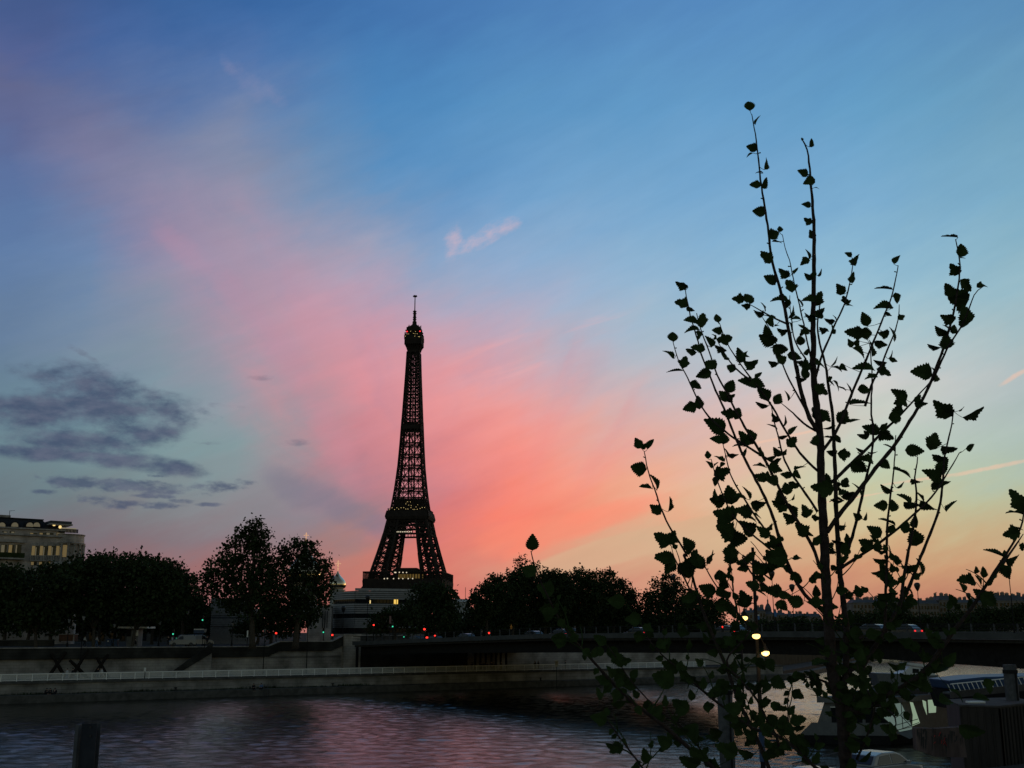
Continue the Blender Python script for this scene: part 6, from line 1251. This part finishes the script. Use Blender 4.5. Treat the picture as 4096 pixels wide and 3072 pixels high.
for a in (('red traffic light under the loose tree with the cross', 1105, 2533, 196, 7.5, m_red, .17), ('red traffic light at the bridge abutment', 1330, 2540, 200, 7.9, m_red, .17), ('red traffic light before the left end of the small dark tree', 1495, 2500, 205, 8.3, m_red, .15), ('large red traffic light above the bridge rail, right of the flag', 1698, 2517, 196, 8.6, m_red, .19), ('low bright red traffic light just above the bridge fascia', 1708, 2550, 186, 8.4, m_red, .19), ('red traffic light slightly right of the two stacked red ones', 1740, 2543, 188, 8.4, m_red, .14), ('red traffic light with a greenish neighbour left of the orange sign', 1957, 2532, 176, 8.8, m_red, .17), ('red traffic light at the sapling leaves left of the floodlights', 2889, 2508, 140, 9.4, m_red, .1),
          ('green traffic light behind the white van', 693, 2536, 190, 7.5, m_green, .12), ('green traffic light at the left side of the tallest tree', 811, 2480, 200, 7.5, m_green, .12), ('green traffic light beside the banner in the small dark tree', 1571, 2506, 203, 8.3, m_green, .12), ('green traffic light low over the bridge rail', 1617, 2548, 188, 8.3, m_green, .12), ('green traffic light by the stone block with slots', 1294, 2529, 200, 7.8, m_green, .12)): signal(*a)
def flat_sign(name, label, px, py, w_, h_, Y, zg, m, cat='sign', border=None, two=False):
    z = zat(py, Y); x = xat(px, Y, py); k = mpp(py, Y); t = thing(name, label, cat, (x, Y, zg)); 
    for dx in ((-.4, .4) if two else (0,)): MB().beam((x + dx * w_ * k, Y + .07, zg), (x + dx * w_ * k, Y + .07, z + h_ * k * .4), .08).build('post', m_dsteel, t)
    MB().box((x, Y, z), (w_ * k, .06, h_ * k)).build('panel', m, t)
    if border: MB().box((x, Y - .034, z + h_ * k * .36), (w_ * k * .98, .012, h_ * k * .24)).build('panel_band', border, t)
    return t, x, z, k
flat_sign('shelter_sign', 'wide blue and white sign panel on two posts beside the white van', 796, 2524, 42, 18, 188, 7.58, m_bluep, 'sign', m_white, True)
flat_sign('road_sign', 'small blue direction sign on the bridge below the teardrop lamp', 3100, 2456, 13, 20, 152, 9.4, m_signb)
flat_sign('road_sign', 'small white edged blue sign left of the other blue sign on the bridge', 3032, 2468, 12, 20, 165, 9.4, m_signb, 'sign', m_white)
flat_sign('banner', 'narrow hanging pinkish banner in front of the small dark tree', 1561, 2479, 8, 30, 204, 8.3, mat('faded_banner', (.30,.16,.15), .8, 0, .2, 3), 'banner')
flat_sign('bollard_sign', 'upright white board by the trunk of the tallest tree', 990, 2535, 5, 26, 184, 7.58, m_white, 'sign')
flat_sign('notice_board', 'white notice standing on the promenade right of the timber frame', 580, 2678, 8, 15, 172, ZP, m_white, 'sign')
t_, x, z, k = flat_sign('mooring_sign', 'white river sign with a crossed letter N on a pole by the water', 2226, 2651, 14, 17, 176, 1.0, m_white, 'sign', None)
for a, b_, m in (((-.3,-.34),(-.3,.34),m_black), ((-.3,.34),(.3,-.34),m_black), ((.3,-.34),(.3,.34),m_black)):
    MB().beam((x + a[0] * 14 * k * .8, 176 - .036, z + a[1] * 17 * k), (x + b_[0] * 14 * k * .8, 176 - .036, z + b_[1] * 17 * k), .07, .02).build('letter_stroke', m, t_)
MB().beam((x - .42 * 14 * k, 176 - .05, z - .42 * 17 * k), (x + .42 * 14 * k, 176 - .05, z + .42 * 17 * k), .06, .02).build('red_bar', m_signr, t_)
MB().box((x, 176, z - 17 * k * .72), (11 * k, .05, 5 * k)).build('lower_panel', m_white, t_)
t_ = thing('warning_sign', 'small orange triangular warning sign over the bridge rail', 'sign', P(2045, 2505, 170)); p = P(2045, 2503, 170); k = mpp(2503, 170)
MB().slab([(p.x - 5 * k, 170, p.z - 7 * k), (p.x + 5 * k, 170, p.z - 7 * k), (p.x, 170, p.z + 7 * k)], (0, .05, 0)).build('panel', m_orange, t_); MB().box((p.x, 170.02, p.z - 12 * k), (7 * k, .05, 6 * k)).build('lower_panel', m_orange, t_); MB().beam((p.x, 170.1, 8.9), (p.x, 170.1, p.z), .07).build('post', m_dsteel, t_)
# kiosk, bins, brick stall, crossed timber frame
p = onp(540, 14, 7.57, 2550); Yk = p.y; kk = mpp(2540, Yk)
ki = thing('kiosk', 'small kiosk with a wide flat white roof under the trees', 'kiosk', (xat(540, Yk), Yk, 7.57))
MB().box((xat(530, Yk), Yk + 1.3, (7.55 + zat(2514, Yk)) / 2), (44 * kk, 2.4, zat(2514, Yk) - 7.55)).build('wall', m_boatw, ki)
MB().box((xat(538, Yk), Yk + .9, zat(2510, Yk)), (118 * kk, 4.2, 7 * kk)).build('roof', m_white, ki); MB().box((xat(545, Yk), Yk + .05, zat(2532, Yk)), (16 * kk, .08, 22 * kk)).build('hatch', m_white, ki); MB().box((xat(515, Yk), Yk + .04, zat(2532, Yk)), (18 * kk, .08, 26 * kk)).build('door', m_dsteel, ki)
for i, px in enumerate((441, 464)):
    x = xat(px, Yk - 1); b_ = thing('recycling_bin', ('blue bin left of the pair beside the kiosk, with a white label', 'blue bin right of the pair, closest to the kiosk')[i], 'bin', (x, Yk - 1, 7.57), 0, 'blue bins by the kiosk'); z0 = 7.57
    MB().box((x, Yk - 1, z0 + .55), (.82, .8, 1.05), taper=1.06).build('tub', m_bluep, b_); MB().box((x, Yk - 1, z0 + 1.13), (.94, .92, .1), taper=.9).build('lid', m_bluep, b_)
    for dx in (-.3, .3): MB().tube([(x + dx, Yk - 1.38, z0 + .09), (x + dx, Yk - 1.30, z0 + .09)], .09, 10).build('wheel', m_black, b_)
    if i == 0: MB().box((x - .1, Yk - 1.44, z0 + .85), (.26, .02, .2)).build('label_plate', m_white, b_)
for j, (px, py, w_, lb) in enumerate(((268, 2548, 62, 'reddish brick stall with a pale top edge left of the walkers on the street'),)):
    x = xat(px, Yk); t = thing('brick_stall', lb, 'stall', (x, Yk, 7.57)); MB().box((x, Yk + .8, zat(2551, Yk)), (w_ * kk, 1.5, 26 * kk)).build('wall', masonry('stall_brick', (.26,.12,.08), (.2,.1,.07), (.12,.1,.09), .3, .1), t); MB().box((x, Yk + .8, zat(2537, Yk)), (w_ * kk + .2, 1.7, 2.4 * kk)).build('top', m_clad, t)
    MB().box((x + w_ * kk * .5 - .1, Yk - .02, zat(2551, Yk)), (.18, .06, 26 * kk)).build('corner_post', m_clad, t)
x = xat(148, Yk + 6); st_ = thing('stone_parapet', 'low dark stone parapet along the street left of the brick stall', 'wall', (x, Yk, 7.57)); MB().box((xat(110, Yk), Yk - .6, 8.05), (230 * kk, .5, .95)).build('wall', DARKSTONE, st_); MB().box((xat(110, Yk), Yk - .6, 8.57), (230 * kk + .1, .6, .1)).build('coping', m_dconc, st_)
tf_ = thing('timber_frame', 'row of dark crossed timbers standing against the embankment wall', 'sculpture', onp(310, 8, ZP, 2650))
for (a, b_) in (((192, 2690), (262, 2608)), ((265, 2690), (205, 2615)), ((285, 2688), (352, 2600)), ((352, 2688), (280, 2640)), ((372, 2688), (432, 2618)), ((434, 2690), (388, 2630))):
    pa, pb = onp(a[0], 7.6, ZP, 2680), onp(b_[0], 8.3, ZP, 2620); pb = Vector((pb.x, pb.y, zat(b_[1], pb.y))); MB().tube([pa, (pa + pb) / 2 + Vector((0, 0, .05)), pb], [.30, .27, .22], 8).build('timber', m_wood, tf_)
ld = thing('river_ladder', 'steel ladder fixed to the ledge below the seated pair', 'ladder', onp(1063, -2.75, 1.05, 2745))
for px in (1056, 1071):
    p = onp(px, -2.8, 0, 2760); MB().beam((p.x, p.y, -.2), (p.x, p.y, 1.75), .09).build('rail', m_gsteel, ld)
pa, pb = onp(1056, -2.8, 0, 2760), onp(1071, -2.8, 0, 2760)
for i in range(6): MB().beam((pa.x, pa.y, .1 + i * .26), (pb.x, pb.y, .1 + i * .26), .04).build('rung', m_gsteel, ld)
for px, off, lb in ((702, -1.0, 'dark mooring bollard on the ledge right of the litter'), (1330, -1.2, 'dark mooring bollard on the ledge under the bridge abutment'), (2163, -1.0, 'dark mooring bollard on the ledge left of the river sign')):
    p = onp(px, off, 1.05, 2760); t = thing('mooring_bollard', lb, 'bollard', p); MB().lathe((p.x, p.y, 1.05), [(.24, 0), (.16, .1), (.15, .38), (.24, .42), (.26, .5), (.2, .56)], 12).build('post', m_black, t); MB().lathe((p.x, p.y, 1.05), [(.34, -.01), (.34, .05)], 12).build('base_plate', m_dsteel, t)
for i, (px, lb) in enumerate(((543, 'crumpled white paper bag lying on the ledge, left of two'), (552, 'crumpled white paper bag lying on the ledge, right of two'))):
    p = onp(px, -1.4, 1.05, 2775); t = MB(); t.lathe((0, 0, 0), [(.12, 0), (.16, .1), (.12, .2), (.15, .3), (.08, .34)], 7); tag(t.build('paper_bag', m_cl_w, loc=p), lb, 'bag', 'litter on the ledge')
# ------------------------------------------------------------------ near side: mast, piles, boats, containers
ms = thing('floodlight_mast', 'tall slim mast with three glowing lamps hanging from short arms among the sapling leaves', 'light mast', (xat(3045, 45), 45, 3.0))
xm = xat(3012, 45, 2190); zt = zat(2190, 45)
MB().lathe((xat(3030, 45, 2600), 45, 0), [(.11, 3.0), (.09, 6), (.06, zt)], 12).build('mast', m_dsteel, ms)
MB().lathe((xat(3030, 45, 2600), 45, 0), [(.125, 4.9), (.125, 6.15)], 12).build('blue_sleeve', m_bluep, ms)
for i, (px, py, r) in enumerate(((2977, 2466, 11), (3024, 2538, 13.5), (3061, 2606, 13.5))):
    c = P(px, py, 44.6); k = mpp(py, 44.6); top = c + Vector((-.03, 0, .26)); xp = xat(3030, 45, 2600)
    MB().tube([(xp, 45, top.z + .25), (xp + (top.x - xp) * .6, 44.8, top.z + .30), top], .022, 6).build('arm', m_dsteel, ms)
    lh = MB().lathe(c, [(r * k * 1.12, .0), (r * k * 1.05, .06), (r * k * .55, .17), (.04, .24), (.03, .30)], 14).build('lamp_hood', m_dsteel, ms)
    MB().ball(c + Vector((0, -.03, -.06)), r * k * 1.2, 14, .72).build('lens', m_flood, lh, smooth=True)
pl = bpy.data.lights.new('lamp_glow', 'POINT'); pl.energy = 18; pl.color = (1, .62, .25); pl.shadow_soft_size = .15
po_ = bpy.data.objects.new('lamp_glow', pl); COL.objects.link(po_); po_.location = (0, 0, 0); po_.parent = ms; po_.location = P(3061, 2606, 44.3) - Vector(ms.location) + Vector((0, -.1, -.25))
def pile(label, px, py, Y, w_, zb=-2):
    x = xat(px, Y, 2850); z = zat(py, Y); t = thing('mooring_pile', label, 'mooring pile', (x, Y, 0), 0, 'steel mooring piles in the river')
    MB().lathe((x, Y, 0), [(w_ / 2, zb), (w_ / 2, z - .1), (w_ / 2 * .94, z)], 14).build('shaft', m_gsteel, t); MB().lathe((x, Y, 0), [(w_ / 2 + .04, z - .5), (w_ / 2 + .04, z - .3)], 14).build('collar', m_dsteel, t)
    MB().box((x + w_ * .18, Y - w_ / 2 - .03, z / 2), (.07, .08, z * .9)).build('guide_rail', m_dsteel, t)
pile('grey steel mooring pile in the river left of the floodlight mast', 2902, 2738, 60, .80)
pile('blue grey mooring pile at the gangway near the right edge', 4056, 2658, 66, .74)
# square grey post with bolts close to the viewer
spo = thing('steel_post', 'grey folded steel post with two bolts standing in the lower left corner', 'post', (xat(342, 12.4), 12.4, 8.1))
k = mpp(2950, 12.4); xl, xr = xat(303, 12.4, 2950), xat(384, 12.4, 2950); zt = zat(2898, 12.4)
MB().prism([(xl, 12.36), (xl + .035, 12.36), (xl + .035, 12.52), (xr, 12.52), (xr, 12.53), (xl, 12.53)], 8.0, zt).build('web', m_gsteel, spo)
MB().prism([(xl + .055, 12.40), (xr, 12.40), (xr, 12.412), (xl + .055, 12.412)], 8.0, zt + .01).build('plate', mat('post_steel', (.034,.038,.048), .86, 0, .25, 6), spo)
for py in (2908, 2944): MB().tube([(xat(363, 12.4, py), 12.40, zat(py, 12.4)), (xat(363, 12.4, py), 12.388, zat(py, 12.4))], .011, 10).build('bolt', m_black, spo)
# houseboat with slanted glass
hb = gp(3400, 2978, 0); Lb = 17.0; ang = UANG + .12; dB = Vector((math.cos(ang), math.sin(ang), 0)); nB = Vector((math.sin(ang), -math.cos(ang), 0))
O = gp(3560, 2978, 0); hbt = thing('houseboat', 'grey houseboat with flat roof, slanted glass side and one glowing yellow window', 'boat', O)
def HB(s, o, z): p = O + dB * s + nB * o; return Vector((p.x, p.y, z))       # s along the boat away to the right, o towards us
kB = mpp(2900, O.y); We = 335 * kB; zr0, zr1 = zat(2812, O.y), zat(2788, O.y)
eD = Vector((-1, .10, 0)).normalized()
def HE(e, s, z): p = O + eD * e + dB * s; return Vector((p.x, p.y, z))       # e across the end wall, to the left
hul = MB(); hul.add([HE(0, 0, -.5), HE(We, 0, -.5), HE(We, Lb, -.5), HE(0, Lb, -.5), HE(-.3, -.3, .75), HE(We + .4, -.3, .75), HE(We + .4, Lb, .75), HE(-.3, Lb, .75)], [(3,2,1,0), (4,5,6,7), (0,1,5,4), (1,2,6,5), (2,3,7,6), (3,0,4,7)]); hul.build('hull', m_dsteel, hbt)
bw = MB().slab([HE(-.2, -.2, .753), HE(We + .3, -.2, .753), HE(We - .9, -.2, 1.85), HE(-.2, -.2, 1.85)], dB * .12); bw.build('bulwark', m_boatw, hbt)
MB().slab([HE(.2, .5, .753), HE(We - .6, .5, .753), HE(We - 1.7, .5, zr0), HE(.2, .5, zr0)], dB * (Lb - 1)).build('cabin', m_boatw, hbt)
MB().slab([HE(-.4, -.1, zr0 + .003), HE(We - 1.4, -.1, zr0 + .003), HE(We - 1.4, Lb, zr0 + .003), HE(-.4, Lb, zr0 + .003)], (0, 0, zr1 - zr0)).build('roof', m_boatw, hbt)
MB().slab([HE(.8, .8, zr1), HE(We - 3, .8, zr1), HE(We - 3, Lb * .5, zr1), HE(.8, Lb * .5, zr1)], (0, 0, .45)).build('skylight', m_roofg, hbt)
for e, w_ in ((We - 2.3, .5), (We - 3.5, 1.5), (We - 5.3, .9), (We - 6.4, 1.0)):
    f_ = MB().slab([HE(e, .44, 1.7), HE(e - w_, .44, 1.7), HE(e - w_, .44, zr0 - .45), HE(e, .44, zr0 - .45)], dB * .05); f_.build('window', m_glass, hbt)
    MB().slab([HE(e + .06, .43, zr0 - .45), HE(e - w_ - .06, .43, zr0 - .45), HE(e - w_ - .06, .43, zr0 - .36), HE(e + .06, .43, zr0 - .36)], dB * .05).build('window_frame', m_white, hbt)
eY = (3560 - 3412) * kB
for a, b_, z0, z1, m in ((eY, eY - .36, zat(2865, O.y), zat(2840, O.y), m_litwin2), (eY + .02, eY - .14, zat(2834, O.y), zat(2822, O.y), m_litwin2), (eY - .55, eY - .75, zat(2860, O.y), zat(2822, O.y), mat('amber_window', (.4,.25,.05), .4, 0, 0, 1, (1,.6,.1), .25))):
    MB().slab([HE(a, .40, z0), HE(b_, .40, z0), HE(b_, .40, z1), HE(a, .40, z1)], dB * .03).build('glow_window', m, hbt)
for i, (pts, m) in enumerate(((((3528, 2864), (3592, 2918), (3648, 2906), (3604, 2812), (3560, 2818)), m_greengl), (((3592, 2922), (3604, 2930), (3662, 2912), (3650, 2908)), m_greengl), (((3650, 2904), (3680, 2892), (3652, 2810), (3640, 2808), (3652, 2860)), m_greengl2), (((3694, 2824), (3708, 2860), (3704, 2806), (3690, 2800)), m_greengl2), (((3712, 2800), (3745, 2798), (3744, 2850), (3716, 2852)), m_greengl2), (((3584, 2930), (3660, 2915), (3660, 2945), (3640, 2956)), m_boatw))):
    Yg = O.y - .6; MB().slab([P(x, y, Yg + (x - 3528) * .004 + (2900 - y) * .012) for x, y in pts], (0, .06, 0)).build('glass_panel' if m is not m_boatw else 'deck_apron', m, hbt)
gr = MB()
for q in (((3545, 2912), (3672, 2876)), ((3568, 2930), (3676, 2890)), ((3600, 2860), (3645, 2905)), ((3604, 2812), (3612, 2915))): gr.beam(P(q[0][0], q[0][1], O.y - .75), P(q[1][0], q[1][1], O.y - .75), .05)
gr.build('glazing_bars', m_dsteel, hbt)
# cabin boat further up the river and the blue boat with the white gangway
c = gp(3600, 2748, 0); cb_ = thing('cabin_boat', 'white cabin boat moored beyond the houseboat under the bridge', 'boat', c); k = mpp(2700, c.y)
def bp_(px, py, dy=0): p = P(px, py, c.y + dy); return p
MB().slab([bp_(3502, 2692), bp_(3520, 2748), bp_(3760, 2748), bp_(3752, 2700)], (0, 5, 0)).build('hull', m_boatw, cb_, bevel=.1)
MB().slab([bp_(3588, 2700), bp_(3612, 2690), bp_(3640, 2664), bp_(3738, 2676), bp_(3742, 2704)], (0, 4, 0)).build('cabin', m_white, cb_, bevel=.1)
MB().slab([bp_(3630, 2650, -.3), bp_(3750, 2664, -.3), bp_(3748, 2676, -.3), bp_(3636, 2660, -.3)], (0, 4.6, 0)).build('canopy', m_white, cb_)
for a, b_ in ((3650, 3676), (3682, 3708), (3714, 3734)): MB().slab([bp_(a, 2674, -.04), bp_(b_, 2677, -.04), bp_(b_, 2692, -.04), bp_(a, 2692, -.04)], (0, .03, 0)).build('window', m_glass, cb_)
Yg = 74.0; kg = mpp(2750, Yg)
bl = thing('covered_boat', 'boat under a blue cover lying behind the white gangway', 'boat', P(3900, 2790, Yg + 3))
MB().slab([P(3800, 2722, Yg + 3), P(3815, 2760, Yg + 3), P(4200, 2750, Yg + 3), P(4200, 2700, Yg + 3), P(3930, 2708, Yg + 3)], (0, 4, 0)).build('cover', m_bluep, bl, bevel=.08); MB().slab([P(3806, 2762, Yg + 2.9), P(3830, 2840, Yg + 2.9), P(4200, 2840, Yg + 2.9), P(4200, 2752, Yg + 2.9)], (0, 4.2, 0)).build('hull', m_dsteel, bl)
gw = thing('gangway', 'sloping gangway with white railings and a pale side beam', 'gangway', P(3910, 2780, Yg)); 
a0, a1 = P(3804, 2766, Yg), P(4180, 2728, Yg)
MB().slab([a0, a1, a1 - Vector((0, 0, .42)), a0 - Vector((0, 0, .42))], (0, .25, 0)).build('side_beam', m_roofg, gw); MB().slab([a0 + Vector((0, .26, -.1)), a1 + Vector((0, .26, -.1)), a1 + Vector((0, .26, -.2)), a0 + Vector((0, .26, -.2))], (0, 1.2, 0)).build('walkway', m_dconc, gw)
h_ = Vector((0, 0, .46)); MB().tube([a0 + h_, a1 + h_], .03, 6).build('handrail', m_rail, gw)
for i in range(21): q = a0 + (a1 - a0) * i / 20; MB().beam(q, q + h_ - Vector((.18, 0, 0)), .035).build('baluster', m_rail, gw)
# brown container block, stained wall and their roofs on the quay edge
Yc = 62.0; ct = thing('site_container', 'dark brown ribbed container with a grey sheet roof at the right edge', 'container', (xat(3990, Yc), Yc, 0)); kc = mpp(2850, Yc)
x0, x1 = xat(3812, Yc), xat(3940, Yc); z0, z1 = zat(3060, Yc), zat(2826, Yc); cp1 = (xat(4230, Yc + 0), Yc - 3.6)
foot = [(x0, Yc), (x1, Yc - .9), (cp1[0], Yc + 3.0), (cp1[0], Yc + 7), (x0 + 1.2, Yc + 5)]
MB().prism(foot, z0 - 2, z1).build('body', m_brown, ct); MB().prism([(a + (a - x1) * .02, b_ - .08) for a, b_ in foot], z1 + .003, z1 + .10).build('roof', m_roofg, ct)
rb = MB()
for (xa, ya), (xb, yb), n in ((foot[0], foot[1], 5), (foot[1], foot[2], 12)):
    for i in range(n + 1): f = i / n; rb.box((xa + (xb - xa) * f, ya + (yb - ya) * f - .04, (z0 + z1) / 2 - .03), (.06, .1, z1 - z0 - .06))
rb.build('ribs', m_brown, ct); MB().box(((x0 + x1) / 2 + .5, Yc + 1.2, z1 + .16), (.9, .5, .1)).build('roof_hatch', m_white, ct)
Ys = 56.0; sw = thing('stained_wall', 'pinkish rendered block with dark drips and red paint marks in front of the dark container', 'wall', (xat(3760, Ys), Ys, 3)); k = mpp(2960, Ys)
MB().slab([P(3662, 2912, Ys + .2), P(3668, 3000, Ys + .2), P(3740, 3026, Ys), P(3740, 2915, Ys)], (0, .5, 0)).build('side', m_plast, sw); MB().slab([P(3741, 2915, Ys), P(3741, 3028, Ys), P(3868, 3030, Ys), P(3850, 2908, Ys)], (0, .5, 0)).build('face', m_plast, sw)
random.seed(31); dr = MB()
for i in range(30):
    px = random.uniform(3668, 3850); py = random.uniform(2912, 2960); l = random.uniform(8, 70); w_ = random.uniform(1, 4.5); Yd = Ys - .012 - i * .0004 + (max(0, 3740 - px) * .2 / 74)
    dr.slab([P(px - w_, py, Yd), P(px + w_, py, Yd), P(px + w_ * .5, py + l * .7, Yd), P(px, py + l, Yd), P(px - w_ * .6, py + l * .7, Yd)], (0, .006, 0))
dr.build('dark_drips', m_black, sw)
rd = MB()
for i in range(7): px = random.uniform(3730, 3800); py = random.uniform(2920, 2975); rd.beam(P(px, py, Ys - .04), P(px + random.uniform(-9, 9), py + random.uniform(-3, 22), Ys - .04), .045, .01)
rd.build('red_marks', m_signr, sw)
ft = thing('quay_fence', 'short dark fence at the quay edge behind the white cars', 'fence', (xat(3200, 54), 54, 3)); 
for z in (3.1, 4.0): MB().beam((xat(3110, 54), 52.4, z), (xat(3330, 57), 57.2, z), .04).build('rail', m_gsteel, ft)
fb2 = MB(); pa, pb = Vector((xat(3110, 54), 52.4, 0)), Vector((xat(3330, 57), 57.2, 0))
for i in range(42): q = pa + (pb - pa) * i / 41; fb2.beam((q.x, q.y, 3.1), (q.x, q.y, 4.0), .025)
fb2.build('balusters', m_gsteel, ft)
